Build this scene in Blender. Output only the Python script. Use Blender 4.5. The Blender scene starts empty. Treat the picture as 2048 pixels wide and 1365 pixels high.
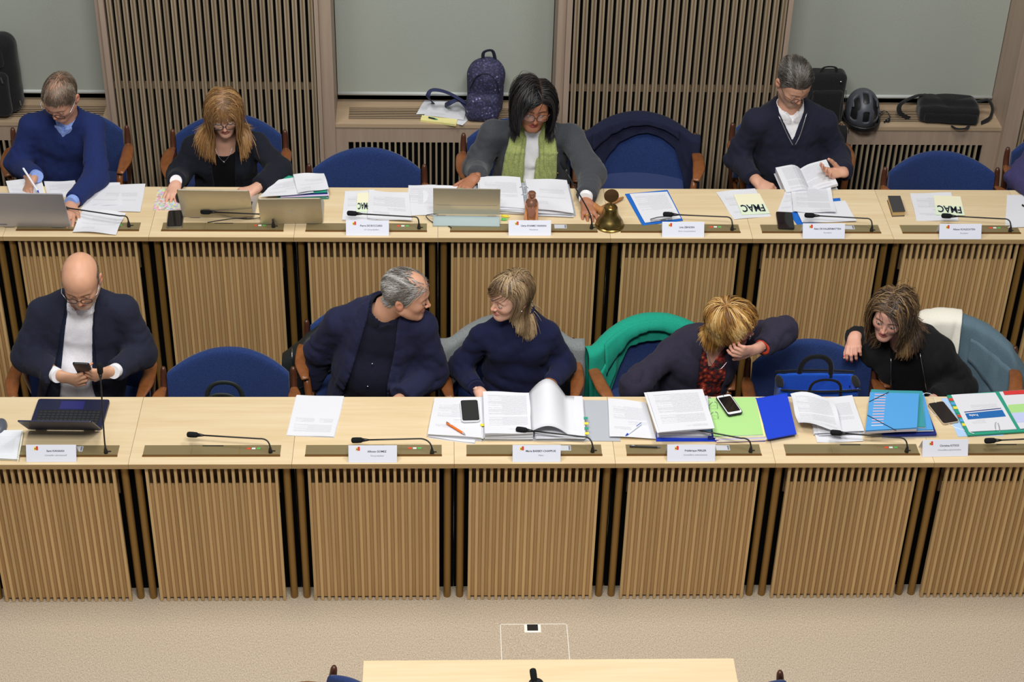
import bpy, bmesh, math, random
import numpy as np
from mathutils import Vector, Matrix
random.seed(7); rng = np.random.default_rng(7)
scn = bpy.context.scene
COL = scn.collection

# ---------------------------------------------------------------- camera
CAM = np.array([-0.0532, -5.9258, 5.589]); CYAW, CPITCH, CROLL, CF = 0.0482, 0.6094, 0.0283, 3549.5
IW, IH = 2048, 1365
def _rot(yaw, pitch, roll):
    cy, sy = np.cos(yaw), np.sin(yaw); cp, sp = np.cos(pitch), np.sin(pitch); cr, sr = np.cos(roll), np.sin(roll)
    f = np.array([sy*cp, cy*cp, -sp]); r = np.array([cy, -sy, 0.]); u = np.cross(r, f)
    return cr*r+sr*u, -sr*r+cr*u, f
CR, CU, CFW = _rot(CYAW, CPITCH, CROLL)
cam_data = bpy.data.cameras.new('camera'); cam = bpy.data.objects.new('camera', cam_data); COL.objects.link(cam)
cam_data.sensor_fit = 'HORIZONTAL'; cam_data.sensor_width = 36.0; cam_data.lens = CF/IW*36.0
cam_data.clip_start = 0.1; cam_data.clip_end = 100
cam.matrix_world = Matrix([[CR[i], CU[i], -CFW[i], CAM[i]] for i in range(3)]+[[0, 0, 0, 1]])
scn.camera = cam
def ray(x, y): return CFW+CR*(x-IW/2)/CF-CU*(y-IH/2)/CF
def atz(x, y, z): d = ray(x, y); return CAM+d*(z-CAM[2])/d[2]        # where the sight line meets a height
def aty(x, y, Y): d = ray(x, y); return CAM+d*(Y-CAM[1])/d[1]        # where it meets a depth

# ---------------------------------------------------------------- world, lamps, exposure
world = bpy.data.worlds.new('world'); scn.world = world; world.use_nodes = True
world.node_tree.nodes['Background'].inputs[0].default_value = (0.95, 0.97, 1.0, 1)
world.node_tree.nodes['Background'].inputs[1].default_value = 0.16
def area_lamp(name, loc, size, power, target, col=(1, 0.985, 0.95)):
    l = bpy.data.lights.new(name, 'AREA'); l.shape = 'RECTANGLE'; l.size, l.size_y = size; l.energy = power; l.color = col
    o = bpy.data.objects.new(name, l); COL.objects.link(o); o.location = loc
    o.rotation_euler = (Vector(target)-Vector(loc)).to_track_quat('-Z', 'Y').to_euler()
    return o
area_lamp('ceiling_lamp', (-1.8, 0.3, 6.4), (1.6, 1.0), 120, (-1.2, 0.5, 0.5))
area_lamp('ceiling_lamp.001', (1.9, 0.3, 6.4), (1.6, 1.0), 120, (1.3, 0.5, 0.5))
area_lamp('ceiling_lamp.002', (0.0, -3.2, 6.4), (3.0, 1.2), 330, (0, -0.3, 0.3))
scn.view_settings.view_transform = 'Standard'; scn.view_settings.look = 'None'
scn.view_settings.gamma = 1; scn.view_settings.use_curve_mapping = False
scn.view_settings.exposure = -0.12

# ---------------------------------------------------------------- materials
MATS = {}
def s2l(c):
    return tuple(((v/255)/12.92 if v/255 <= 0.04045 else ((v/255+0.055)/1.055)**2.4) for v in c)
class NT:
    def __init__(s, name):
        s.m = bpy.data.materials.new(name); s.m.use_nodes = True; s.t = s.m.node_tree
        s.b = s.t.nodes['Principled BSDF']; MATS[name] = s.m
    def n(s, typ, **kw):
        nd = s.t.nodes.new(typ)
        for k, v in kw.items():
            if k.startswith('_'): nd.inputs[k[1:].replace('_', ' ')].default_value = v
            else: setattr(nd, k, v)
        return nd
    def l(s, a, b): s.t.links.new(a, b)
    def ramp(s, src, stops, interp='LINEAR'):
        r = s.t.nodes.new('ShaderNodeValToRGB'); r.color_ramp.interpolation = interp
        e = r.color_ramp.elements
        while len(e) < len(stops): e.new(0.5)
        for i, (p, c) in enumerate(stops):
            e[i].position = p; e[i].color = tuple(c)+(1,) if len(c) == 3 else c
        s.l(src, r.inputs[0]); return r.outputs[0]
    def mix(s, f, a, b, mode='MIX'):
        m = s.t.nodes.new('ShaderNodeMix'); m.data_type = 'RGBA'; m.blend_type = mode
        for i, v in ((0, f), (6, a), (7, b)):
            if hasattr(v, 'is_linked'): s.l(v, m.inputs[i])
            else: m.inputs[i].default_value = v if i == 0 else (tuple(v)+(1,))[:4]
        return m.outputs[2]
    def bump(s, h, strength=0.3, dist=0.001):
        b = s.t.nodes.new('ShaderNodeBump'); b.inputs['Strength'].default_value = strength; b.inputs['Distance'].default_value = dist
        s.l(h, b.inputs['Height']); s.l(b.outputs[0], s.b.inputs['Normal'])
    def coords(s, scale=(1, 1, 1), kind='Object', rot=(0, 0, 0)):
        tc = s.t.nodes.new('ShaderNodeTexCoord'); mp = s.t.nodes.new('ShaderNodeMapping')
        mp.inputs['Scale'].default_value = scale; mp.inputs['Rotation'].default_value = rot
        s.l(tc.outputs[kind], mp.inputs[0]); return mp.outputs[0]
def mat_plain(name, col, rough=0.6, metal=0.0, spec=0.5, coat=0.0, srgb=True, sheen=0.0):
    if name in MATS: return MATS[name]
    k = NT(name); c = s2l(col) if srgb else col
    k.b.inputs['Base Color'].default_value = tuple(c)+(1,)
    k.b.inputs['Roughness'].default_value = rough; k.b.inputs['Metallic'].default_value = metal
    k.b.inputs['Specular IOR Level'].default_value = spec; k.b.inputs['Coat Weight'].default_value = coat
    k.b.inputs['Sheen Weight'].default_value = sheen
    return k.m
def mat_wood(name, c1, c2, grain=(60, 60, 3), rough=0.45, vary=0.12, spec=0.4, big=1.0):
    k = NT(name)
    oi = k.n('ShaderNodeObjectInfo')
    tc = k.n('ShaderNodeTexCoord'); add = k.n('ShaderNodeVectorMath', operation='MULTIPLY_ADD')
    k.l(oi.outputs['Random'], add.inputs[0]); add.inputs[1].default_value = (7, 13, 5); k.l(tc.outputs['Object'], add.inputs[2])
    mp = k.n('ShaderNodeMapping'); mp.inputs['Scale'].default_value = grain; k.l(add.outputs[0], mp.inputs[0])
    n1 = k.n('ShaderNodeTexNoise', _Scale=1.0, _Detail=5.0, _Roughness=0.6, _Distortion=0.4); k.l(mp.outputs[0], n1.inputs['Vector'])
    mp2 = k.n('ShaderNodeMapping'); mp2.inputs['Scale'].default_value = tuple(g*0.16*big for g in grain); k.l(add.outputs[0], mp2.inputs[0])
    n2 = k.n('ShaderNodeTexNoise', _Scale=1.0, _Detail=3.0, _Distortion=1.2); k.l(mp2.outputs[0], n2.inputs['Vector'])
    f1 = k.ramp(n1.outputs[0], [(0.3, (0, 0, 0)), (0.72, (1, 1, 1))])
    f2 = k.ramp(n2.outputs[0], [(0.32, (0, 0, 0)), (0.68, (1, 1, 1))])
    fm = k.mix(0.5, f1, f2)
    base = k.mix(fm, s2l(c1), s2l(c2))
    hs = k.n('ShaderNodeHueSaturation'); k.l(base, hs.inputs['Color'])
    mr = k.n('ShaderNodeMapRange'); k.l(oi.outputs['Random'], mr.inputs[0]); mr.inputs[3].default_value = 1-vary; mr.inputs[4].default_value = 1+vary
    k.l(mr.outputs[0], hs.inputs['Value'])
    k.l(hs.outputs[0], k.b.inputs['Base Color'])
    k.b.inputs['Roughness'].default_value = rough; k.b.inputs['Specular IOR Level'].default_value = spec
    k.bump(f1, 0.12, 0.0006)
    return k.m
def mat_fabric(name, c1, c2=None, scale=900, rough=0.95, bump=0.35, sheen=0.15, big=0.0, stripe=None):
    k = NT(name); c1 = s2l(c1); c2 = s2l(c2) if c2 else tuple(v*1.5+0.004 for v in c1)
    v = k.coords()
    n = k.n('ShaderNodeTexNoise', _Scale=scale*0.35, _Detail=2.0); k.l(v, n.inputs['Vector'])
    f = k.ramp(n.outputs[0], [(0.35, (0, 0, 0)), (0.68, (1, 1, 1))])
    c = k.mix(f, c1, c2)
    if stripe:
        w = k.n('ShaderNodeTexWave', _Scale=stripe[0], _Distortion=0.3); w.bands_direction = 'X'; k.l(v, w.inputs['Vector'])
        wf = k.ramp(w.outputs[0], [(0.86, (0, 0, 0)), (0.95, (1, 1, 1))])
        c = k.mix(wf, c, s2l(stripe[1]))
    k.l(c, k.b.inputs['Base Color'])
    k.b.inputs['Roughness'].default_value = rough; k.b.inputs['Specular IOR Level'].default_value = 0.15
    k.b.inputs['Sheen Weight'].default_value = sheen; k.b.inputs['Sheen Roughness'].default_value = 0.5
    k.bump(n.outputs[0], bump, 0.0012)
    return k.m
# page coordinates come from the UV map: u across, v from foot to head of the page
def mat_print(name, paper=(222, 223, 229), ink=(100, 102, 112), blocks=((0.14, 0.86, 0.2, 0.85),), lines=46, heavy=0.55):
    k = NT(name)
    tc = k.n('ShaderNodeTexCoord'); sp = k.n('ShaderNodeSeparateXYZ'); k.l(tc.outputs['UV'], sp.inputs[0])
    def math_(op, a, b=None, c=None):
        m = k.n('ShaderNodeMath', operation=op)
        for i, v in enumerate((a, b, c)):
            if v is None: continue
            if hasattr(v, 'is_linked'): k.l(v, m.inputs[i])
            else: m.inputs[i].default_value = v
        return m.outputs[0]
    u, v = sp.outputs[0], sp.outputs[1]
    tot = None
    for (u0, u1, v0, v1) in blocks:
        rag = k.n('ShaderNodeTexNoise', _Scale=1.0, _Detail=0.0); rag.noise_dimensions = '1D'
        k.l(math_('MULTIPLY', math_('FLOOR', math_('MULTIPLY', v, float(lines))), 0.77), rag.inputs['W'])
        ue = math_('SUBTRACT', u1, math_('MULTIPLY', math_('GREATER_THAN', rag.outputs[0], 0.56), (u1-u0)*0.35))
        b = math_('MULTIPLY', math_('MULTIPLY', math_('GREATER_THAN', u, u0), math_('LESS_THAN', u, ue)),
                  math_('MULTIPLY', math_('GREATER_THAN', v, v0), math_('LESS_THAN', v, v1)))
        tot = b if tot is None else math_('MAXIMUM', tot, b)
    fr = math_('FRACT', math_('MULTIPLY', v, float(lines)))
    row = math_('MULTIPLY', math_('GREATER_THAN', fr, 0.25), math_('LESS_THAN', fr, 0.7))
    mp = k.n('ShaderNodeMapping'); mp.inputs['Scale'].default_value = (130, lines, 1); k.l(tc.outputs['UV'], mp.inputs[0])
    n = k.n('ShaderNodeTexNoise', _Scale=1.0, _Detail=1.0); k.l(mp.outputs[0], n.inputs['Vector'])
    word = math_('GREATER_THAN', n.outputs[0], 0.42)
    f = math_('MULTIPLY', math_('MULTIPLY', tot, row), math_('MULTIPLY', word, heavy))
    k.l(k.mix(f, s2l(paper), s2l(ink)), k.b.inputs['Base Color'])
    k.b.inputs['Roughness'].default_value = 0.75; k.b.inputs['Specular IOR Level'].default_value = 0.2
    return k.m
mat_wood('oak_top', (230, 210, 174), (214, 189, 147), grain=(3.0, 55, 55), rough=0.38, vary=0.03, spec=0.35)
mat_wood('oak_edge', (186, 156, 110), (164, 134, 90), grain=(3.0, 60, 60), rough=0.45, vary=0.03)
mat_wood('oak_slat', (212, 180, 128), (190, 154, 104), grain=(60, 60, 2.5), rough=0.5, vary=0.10)
mat_wood('oak_board', (200, 164, 114), (176, 140, 94), grain=(45, 60, 2.0), rough=0.55, vary=0.04)
mat_wood('oak_shaded', (128, 102, 70), (106, 82, 54), grain=(45, 60, 2.0), rough=0.6, vary=0.04)  # deep shade under the worktop put into the colour of the recessed board
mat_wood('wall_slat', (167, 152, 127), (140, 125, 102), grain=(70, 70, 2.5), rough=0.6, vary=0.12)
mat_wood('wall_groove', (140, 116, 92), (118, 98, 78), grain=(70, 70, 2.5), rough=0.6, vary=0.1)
mat_wood('wall_trim', (176, 156, 138), (158, 138, 122), grain=(50, 50, 2.5), rough=0.55, vary=0.03)
mat_wood('sill_wood', (188, 164, 136), (168, 145, 118), grain=(3, 60, 60), rough=0.5, vary=0.03)
mat_wood('chair_wood', (150, 92, 50), (112, 64, 34), grain=(40, 40, 5), rough=0.32, vary=0.08, spec=0.5)
mat_wood('chair_wood_dark', (92, 54, 38), (62, 34, 24), grain=(40, 40, 5), rough=0.28, vary=0.08, spec=0.5)
mat_wood('gavel_wood', (186, 130, 78), (156, 102, 58), grain=(20, 60, 60), rough=0.3, vary=0.05)
mat_fabric('chair_blue', (27, 43, 88), (46, 68, 122), scale=1100, bump=0.5)
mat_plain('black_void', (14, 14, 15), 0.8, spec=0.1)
mat_plain('brass_post', (142, 108, 54), 0.42, metal=0.35, spec=0.5)
mat_plain('console_brass', (158, 142, 104), 0.26, metal=0.45)
mat_plain('console_lip', (128, 92, 48), 0.35, metal=0.6)
mat_plain('black_plastic', (24, 25, 27), 0.45)
mat_plain('black_foam', (30, 31, 33), 0.95, spec=0.1)
mat_plain('white_card', (228, 231, 244), 0.55)
mat_plain('paper', (222, 223, 229), 0.75, spec=0.2)
mat_plain('paper_grey', (206, 208, 214), 0.75, spec=0.2)
mat_plain('ink', (44, 46, 60), 0.7, spec=0.1)
mat_plain('ink_grey', (120, 122, 134), 0.7, spec=0.1)
mat_plain('red', (214, 62, 52), 0.5); mat_plain('yellow', (236, 218, 70), 0.5); mat_plain('gold', (226, 186, 92), 0.3, metal=0.9)
mat_plain('button_red', (236, 84, 52), 0.4); mat_plain('button_white', (244, 244, 238), 0.4); mat_plain('button_green', (92, 196, 96), 0.4)
mat_plain('steel', (190, 192, 196), 0.28, metal=1.0)
def mk_carpet():
    k = NT('carpet'); v = k.coords()
    n = k.n('ShaderNodeTexNoise', _Scale=150, _Detail=4.0, _Roughness=0.75); k.l(v, n.inputs['Vector'])
    mp = k.coords((420, 120, 1))
    n2 = k.n('ShaderNodeTexNoise', _Scale=1.0, _Detail=2.0); k.l(mp, n2.inputs['Vector'])
    f = k.mix(0.5, n.outputs[0], n2.outputs[0])
    c = k.ramp(f, [(0.36, s2l((152, 137, 118))), (0.5, s2l((190, 174, 153))), (0.64, s2l((214, 200, 180)))])
    k.l(c, k.b.inputs['Base Color']); k.b.inputs['Roughness'].default_value = 1.0; k.b.inputs['Specular IOR Level'].default_value = 0.05
    k.bump(f, 0.5, 0.004)
mk_carpet()
def mk_blind():
    k = NT('blind_cloth'); v = k.coords()
    n = k.n('ShaderNodeTexNoise', _Scale=420, _Detail=3.0); k.l(v, n.inputs['Vector'])
    k.l(k.ramp(n.outputs[0], [(0.3, s2l((158, 163, 154))), (0.7, s2l((174, 178, 168)))]), k.b.inputs['Base Color'])
    k.b.inputs['Roughness'].default_value = 0.9; k.b.inputs['Specular IOR Level'].default_value = 0.15
    n2 = k.n('ShaderNodeTexNoise', _Scale=3.5, _Detail=1.0); k.l(v, n2.inputs['Vector']); k.bump(n2.outputs[0], 0.25, 0.006)
mk_blind()
M = MATS

# ---------------------------------------------------------------- mesh building
class MB:
    def __init__(s): s.v = []; s.f = []; s.mi = []; s.uv = {}
    def add(s, verts, faces, mi=0):
        o = len(s.v); s.v += [tuple(map(float, p)) for p in verts]
        s.f += [tuple(i+o for i in f) for f in faces]; s.mi += [mi]*len(faces); return s
    def box(s, x0, x1, y0, y1, z0, z1, mi=0):
        v = [(x, y, z) for z in (z0, z1) for y in (y0, y1) for x in (x0, x1)]
        return s.add(v, [(0, 2, 3, 1), (4, 5, 7, 6), (0, 1, 5, 4), (2, 6, 7, 3), (0, 4, 6, 2), (1, 3, 7, 5)], mi)
    def obox(s, c, ax, ay, az, mi=0):                       # box from centre and three half-axis vectors
        c, ax, ay, az = map(lambda q: np.array(q, float), (c, ax, ay, az))
        v = [c+i*ax+j*ay+k*az for k in (-1, 1) for j in (-1, 1) for i in (-1, 1)]
        return s.add(v, [(0, 2, 3, 1), (4, 5, 7, 6), (0, 1, 5, 4), (2, 6, 7, 3), (0, 4, 6, 2), (1, 3, 7, 5)], mi)
    def prism(s, poly, z0, z1, mi=0):                       # polygon (x, y) counter-clockwise, extruded in z
        n = len(poly); v = [(x, y, z0) for x, y in poly]+[(x, y, z1) for x, y in poly]
        return s.add(v, [tuple(range(n-1, -1, -1)), tuple(range(n, 2*n))]+[(i, (i+1) % n, n+(i+1) % n, n+i) for i in range(n)], mi)
    def lathe(s, prof, c=(0, 0, 0), n=24, mi=0):            # profile [(r, z)] bottom to top
        v = []; c = np.array(c)
        for r, z in prof:
            for i in range(n):
                a = 2*math.pi*i/n; v.append(c+np.array((r*math.cos(a), r*math.sin(a), z)))
        f = [(k*n+i, k*n+(i+1) % n, (k+1)*n+(i+1) % n, (k+1)*n+i) for k in range(len(prof)-1) for i in range(n)]
        f += [tuple(range(n-1, -1, -1)), tuple(range((len(prof)-1)*n, len(prof)*n))]
        return s.add(v, f, mi)
    def tube(s, pts, r, n=8, mi=0, flat=None, up=(0, 0, 1), closed=False):
        P = [np.array(p, float) for p in pts]; m = len(P); R_ = [r]*m if np.isscalar(r) else r
        v = []; prev = None
        for i in range(m):
            t = (P[(i+1) % m]-P[i-1]) if closed else (P[min(i+1, m-1)]-P[max(i-1, 0)])
            t = t/(np.linalg.norm(t)+1e-12)
            if prev is None:
                a = np.cross(t, np.array(up, float))
                if np.linalg.norm(a) < 1e-3: a = np.cross(t, (1., 0.3, 0.))
            else: a = prev-t*np.dot(prev, t)
            a = a/(np.linalg.norm(a)+1e-12); prev = a; b = np.cross(a, t)
            ra = R_[i]; rb = ra*flat if flat else ra
            for k in range(n):
                q = 2*math.pi*k/n; v.append(P[i]+a*ra*math.cos(q)+b*rb*math.sin(q))
        rng_ = range(m) if closed else range(m-1)
        f = [(i*n+k, i*n+(k+1) % n, ((i+1) % m)*n+(k+1) % n, ((i+1) % m)*n+k) for i in rng_ for k in range(n)]
        if not closed: f += [tuple(range(n-1, -1, -1)), tuple(range((m-1)*n, m*n))]
        return s.add(v, f, mi)
    def ball(s, c, r, n=12, mi=0, rot=None):
        r = np.array((r, r, r) if np.isscalar(r) else r, float); c = np.array(c, float); v = []; h = n//2
        for j in range(h+1):
            th = math.pi*j/h
            for i in range(n):
                ph = 2*math.pi*i/n; p = r*np.array((math.sin(th)*math.cos(ph), math.sin(th)*math.sin(ph), -math.cos(th)))
                v.append(c+(rot@p if rot is not None else p))
        return s.add(v, [(j*n+i, j*n+(i+1) % n, (j+1)*n+(i+1) % n, (j+1)*n+i) for j in range(h) for i in range(n)], mi)
    def grid(s, P, mi=0, thick=0.0):                        # P[i][j] points; with thickness a closed shell
        P = np.array(P, float); a, b = P.shape[:2]
        if thick == 0:
            return s.add(P.reshape(-1, 3), [(i*b+j, i*b+j+1, (i+1)*b+j+1, (i+1)*b+j) for i in range(a-1) for j in range(b-1)], mi)
        du = np.gradient(P, axis=0); dv = np.gradient(P, axis=1); n = np.cross(du, dv); n /= (np.linalg.norm(n, axis=2, keepdims=True)+1e-12)
        Q = P-n*thick; k = a*b
        f = [(i*b+j, i*b+j+1, (i+1)*b+j+1, (i+1)*b+j) for i in range(a-1) for j in range(b-1)]
        f = [tuple(reversed(q)) for q in f]+[tuple(k+x for x in q) for q in f]
        for i in range(a-1): f += [(i*b, (i+1)*b, k+(i+1)*b, k+i*b), ((i+1)*b+b-1, i*b+b-1, k+i*b+b-1, k+(i+1)*b+b-1)]
        for j in range(b-1): f += [(j+1, j, k+j, k+j+1), ((a-1)*b+j, (a-1)*b+j+1, k+(a-1)*b+j+1, k+(a-1)*b+j)]
        return s.add(np.concatenate([P.reshape(-1, 3), Q.reshape(-1, 3)]), f, mi)
    def mesh(s, name, mats, smooth=False, bevel=0.0, uvproj=None):
        me = bpy.data.meshes.new(name); me.from_pydata(s.v, [], s.f)
        for m in (mats if isinstance(mats, (list, tuple)) else [mats]): me.materials.append(M[m] if isinstance(m, str) else m)
        if len(me.materials) > 1: me.polygons.foreach_set('material_index', s.mi)
        bm = bmesh.new(); bm.from_mesh(me)
        bmesh.ops.recalc_face_normals(bm, faces=bm.faces)
        if bevel > 0: bmesh.ops.bevel(bm, geom=[e for e in bm.edges if e.is_manifold and e.calc_face_angle(0) > 0.6], offset=bevel, segments=2, affect='EDGES', profile=0.6)
        bm.to_mesh(me); bm.free()
        if smooth: me.shade_smooth() if smooth is True else me.set_sharp_from_angle(angle=smooth)
        if smooth and smooth is not True:
            me.polygons.foreach_set('use_smooth', [True]*len(me.polygons)); me.set_sharp_from_angle(angle=smooth)
        if uvproj is not None:
            uv = me.uv_layers.new(name='UVMap')
            for lp in me.loops: uv.data[lp.index].uv = uvproj(me.vertices[lp.vertex_index].co)
        me.update(); return me
    def build(s, name, mats, parent=None, smooth=False, bevel=0.0, uvproj=None, loc=None, rotz=None):
        return link(name, s.mesh(name, mats, smooth, bevel, uvproj), parent, loc, rotz)
def link(name, me, parent=None, loc=None, rotz=None):
    o = bpy.data.objects.new(name, me); COL.objects.link(o)
    if parent is not None: o.parent = parent
    if loc is not None: o.location = loc
    if rotz is not None: o.rotation_euler = (0, 0, rotz)
    return o
def tag(o, label=None, cat=None, group=None, kind=None):
    for k, v in (('label', label), ('category', cat), ('group', group), ('kind', kind)):
        if v: o[k] = v
    return o
def thing(name, label, cat, loc=(0, 0, 0), rotz=0, group=None):
    o = bpy.data.objects.new(name, None); COL.objects.link(o); o.empty_display_size = 0.05
    o.location = loc; o.rotation_euler = (0, 0, rotz)
    return tag(o, label, cat, group)
def copy_tree(o, parent=None):
    c = o.copy(); COL.objects.link(c)
    if parent is not None: c.parent = parent
    for ch in list(o.children): copy_tree(ch, c)
    return c
def text_mesh(txt, size, italic=0.0, bold=0.0):
    cu = bpy.data.curves.new('t', 'FONT'); cu.body = txt; cu.size = size; cu.align_x = 'CENTER'; cu.shear = italic
    cu.offset = bold; cu.resolution_u = 2
    o = bpy.data.objects.new('t', cu); COL.objects.link(o)
    dg = bpy.context.evaluated_depsgraph_get(); me = bpy.data.meshes.new_from_object(o.evaluated_get(dg))
    bpy.data.objects.remove(o); bpy.data.curves.remove(cu); return me
def bez(p0, p1, p2, p3, n=10):
    p0, p1, p2, p3 = (np.array(q, float) for q in (p0, p1, p2, p3))
    return [((1-t)**3)*p0+3*((1-t)**2)*t*p1+3*(1-t)*t*t*p2+t**3*p3 for t in np.linspace(0, 1, n)]
def spline(pts, n=8):                                       # Catmull-Rom through the points
    P = [np.array(p, float) for p in pts]; P = [2*P[0]-P[1]]+P+[2*P[-1]-P[-2]]; out = []
    for i in range(1, len(P)-2):
        for t in np.linspace(0, 1, n, endpoint=False):
            a, b, c, d = P[i-1:i+3]
            out.append(0.5*((2*b)+(c-a)*t+(2*a-5*b+4*c-d)*t*t+(3*b-a-3*c+d)*t**3))
    return out+[P[-2]]
# ================================================================ the setting
S, TD, ZT, DB, HR, KW, BX = 0.6923, 0.479, 0.8066, 1.3801, 0.2848, 1.2074, -0.0728
ZB = ZT+HR                                                  # top of the rear desks
YW = 2.85                                                   # face of the slatted wall
ZTH = 0.025                                                 # worktop thickness
b = MB(); b.box(-4.2, 4.6, -4.0, DB+0.125, -0.10, 0.0)
tag(b.build('floor', 'carpet'), 'beige carpeted floor in front of the desks', kind='structure')
b = MB(); b.box(-4.2, 4.6, DB+0.125, YW+0.6, -0.10, HR)
tag(b.build('floor_platform', 'carpet'), 'raised carpeted platform under the rear row of desks', kind='structure')
# floor hatch: a thin pale frame line and a little socket
HP0, HP1 = atz(1000, 1250, 0), atz(1134, 1249, 0)
hx0, hx1, hy1, hy0 = float(HP0[0]), float(HP1[0]), float(HP0[1]), -0.46
t = thing('floor_hatch', 'square floor hatch outlined by a thin pale metal line on the beige carpet', 'hatch', ((hx0+hx1)/2, (hy0+hy1)/2, 0))
w, d = (hx1-hx0)/2, (hy1-hy0)/2
b = MB(); b.box(-w+.003, w-.003, -d+.003, d-.003, -.004, .0015); b.build('carpet_inlay', 'carpet', t)
b = MB()
for x0, x1, y0, y1 in ((-w, w, d-.003, d), (-w, w, -d, -d+.003), (-w, -w+.003, -d, d), (w-.003, w, -d, d)): b.box(x0, x1, y0, y1, 0, .003)
b.build('frame', 'button_white', t)
sx = float(atz(1065, 1257, 0)[0])-(hx0+hx1)/2
t2 = tag(MB().box(sx-.037, sx+.037, d-.055, d-.006, .0015, .004).build('socket_frame', 'button_white', t), 'white rim of the floor socket')
MB().box(sx-.024, sx+.024, d-.044, d-.006, .003, .006).build('socket_lid', 'black_plastic', t2)

# ---- rear wall: two slatted bays, three blind niches
ZTOP = 3.6
def pxw(x, y): return float(aty(x, y, YW)[0])
bays = [(pxw(207, 0), pxw(627, 0), 'left'), (pxw(1146, 0), pxw(1578, 0), 'right')]
bx0, bx1 = bays[0][0], bays[0][1]; bw = bx1-bx0
cx0 = bays[1][0]; cx1 = bays[1][1]
niches = [(bx0-0.055-(cx0-bx1-0.2)-0.3, bx0-0.055), (bx1+0.088, cx0-0.075), (cx1+0.025, cx1+0.025+(cx0-bx1-0.1))]
far0 = niches[2][1]+0.088
wall = tag(MB().box(-4.2, 4.6, YW+0.5, YW+0.6, -.1, ZTOP).build('wall_back', 'black_void'), 'dark rear wall behind slats and blinds', kind='structure')
wt = tag(MB().box(-4.2, 4.6, YW+0.06, YW+0.08, HR, HR+.001).build('wall_slatted', 'wall_trim'), 'slatted wooden wall panelling behind the rear desks', kind='structure')
def slat_mesh(w, z0, z1, name):
    g, dp, gd, h = w*0.34, 0.036, 0.006, w/2
    x = [(-h, 0), (-g/2, 0), (-g/2, gd), (g/2, gd), (g/2, 0), (h, 0), (h, dp), (-h, dp)]
    m = MB(); n = 8; v = [(a, c, z0) for a, c in x]+[(a, c, z1) for a, c in x]
    for i in range(n):
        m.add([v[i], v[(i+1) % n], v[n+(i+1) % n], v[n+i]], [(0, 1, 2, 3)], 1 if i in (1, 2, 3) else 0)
    m.add(v[:n], [tuple(range(n))], 0); m.add(v[n:], [tuple(range(n))], 0)
    bmm = m.mesh(name, ['wall_slat', 'wall_groove']); return bmm
NSL = 26
for (x0, x1, nm) in bays+[(far0, far0+bw*0.45, 'far')]:
    n = NSL if nm != 'far' else 11
    pit = (bays[0][1]-bays[0][0])/(NSL) if nm == 'left' else ((bays[1][1]-bays[1][0])/NSL)
    sm = slat_mesh(pit*0.62, HR, ZTOP, 'slat')
    MB().box(x0, x1, YW+.05, YW+.055, HR, ZTOP).build('void_board', 'black_void', wt)
    zr = float(aty(430, 172, YW+.036)[2])
    MB().box(x0, x1, YW+.030, YW+.048, zr-.016, zr+.022).build('rail', 'wall_groove', wt)
    MB().box(x0, x1, YW+.030, YW+.048, zr-.016-1.2, zr+.022-1.2).build('rail', 'wall_groove', wt)
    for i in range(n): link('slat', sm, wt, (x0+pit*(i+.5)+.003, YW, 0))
# pillar trims (the returns of each niche)
trim_i = 1
def trim(x0, x1, y0=YW-.012, y1=YW+.34):
    global trim_i
    tag(MB().box(x0, x1, y0, y1, HR, ZTOP).build('trim_%d' % trim_i, 'wall_trim', bevel=.002), kind='structure'); trim_i += 1
trim(bays[0][0]-.028, bays[0][0]); trim(bays[0][1], bays[0][1]+.022)
trim(bays[0][1]+.022, niches[1][0], YW+.02); trim(niches[0][1], bays[0][0]-.028, YW+.02) if niches[0][1] < bays[0][0]-.03 else None
trim(bays[1][0]-.03, bays[1][0]); trim(niches[1][1], bays[1][0]-.03, YW+.02)
trim(bays[1][1], bays[1][1]+.025); trim(niches[2][1], far0)
ZS = float(aty(800, 249, YW+.03)[2])                         # sill height
def grille_unit(x0, x1, sx0, sx1, lab, gx0=None, gx1=None):
    gx0 = gx0 if gx0 is not None else sx0; gx1 = gx1 if gx1 is not None else sx1
    t = thing('radiator_cover', lab, 'radiator cover', ((x0+x1)/2, YW+.03, HR)); o = (x0+x1)/2
    zs = ZS-HR; dp = .30
    m = MB(); ys0, ys1 = .055, .215                           # slot opening in the top
    m.box(x0-o, x1-o, 0, ys0, zs-.022, zs).box(x0-o, x1-o, ys1, dp, zs-.022, zs)
    m.box(x0-o, sx0-o, ys0, ys1, zs-.022, zs).box(sx1-o, x1-o, ys0, ys1, zs-.022, zs)
    m.build('sill', 'sill_wood', t)
    ns = 8
    for i in range(ns):
        y = ys0+(ys1-ys0)*(i+.5)/ns
        MB().box(sx0-o, sx1-o, y-.0042, y+.0042, zs-.0022, zs-.0006).build('sill_slat', 'sill_wood', t)
    MB().box(x0-o, x1-o, .021, dp, zs-.048, zs-.040).build('slot_shade_sheet', 'black_void', t)  # black sheet added below the slots, standing in for the shade inside
    zg = zs-.115
    m = MB(); m.box(x0-o, x1-o, .005, .02, zg, zs-.022).box(x0-o, gx0-o, .005, .02, 0, zg).box(gx1-o, x1-o, .005, .02, 0, zg)
    m.build('front_frame', 'wall_trim', t)
    MB().box(x0-o, x1-o, .06, .07, 0, zs-.03).build('void_board', 'black_void', t)
    n = max(3, int((gx1-gx0)/.0325)); sm = MB().box(-.0055, .0055, .004, .024, 0, zg).mesh('grille_slat', 'wall_slat')
    for i in range(1, n): link('grille_slat', sm, t, (gx0-o+(gx1-gx0)*i/n, 0, 0))
    return t
nx = niches[1]
gx = lambda px, py: float(aty(px, py, YW+.03)[0])
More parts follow.
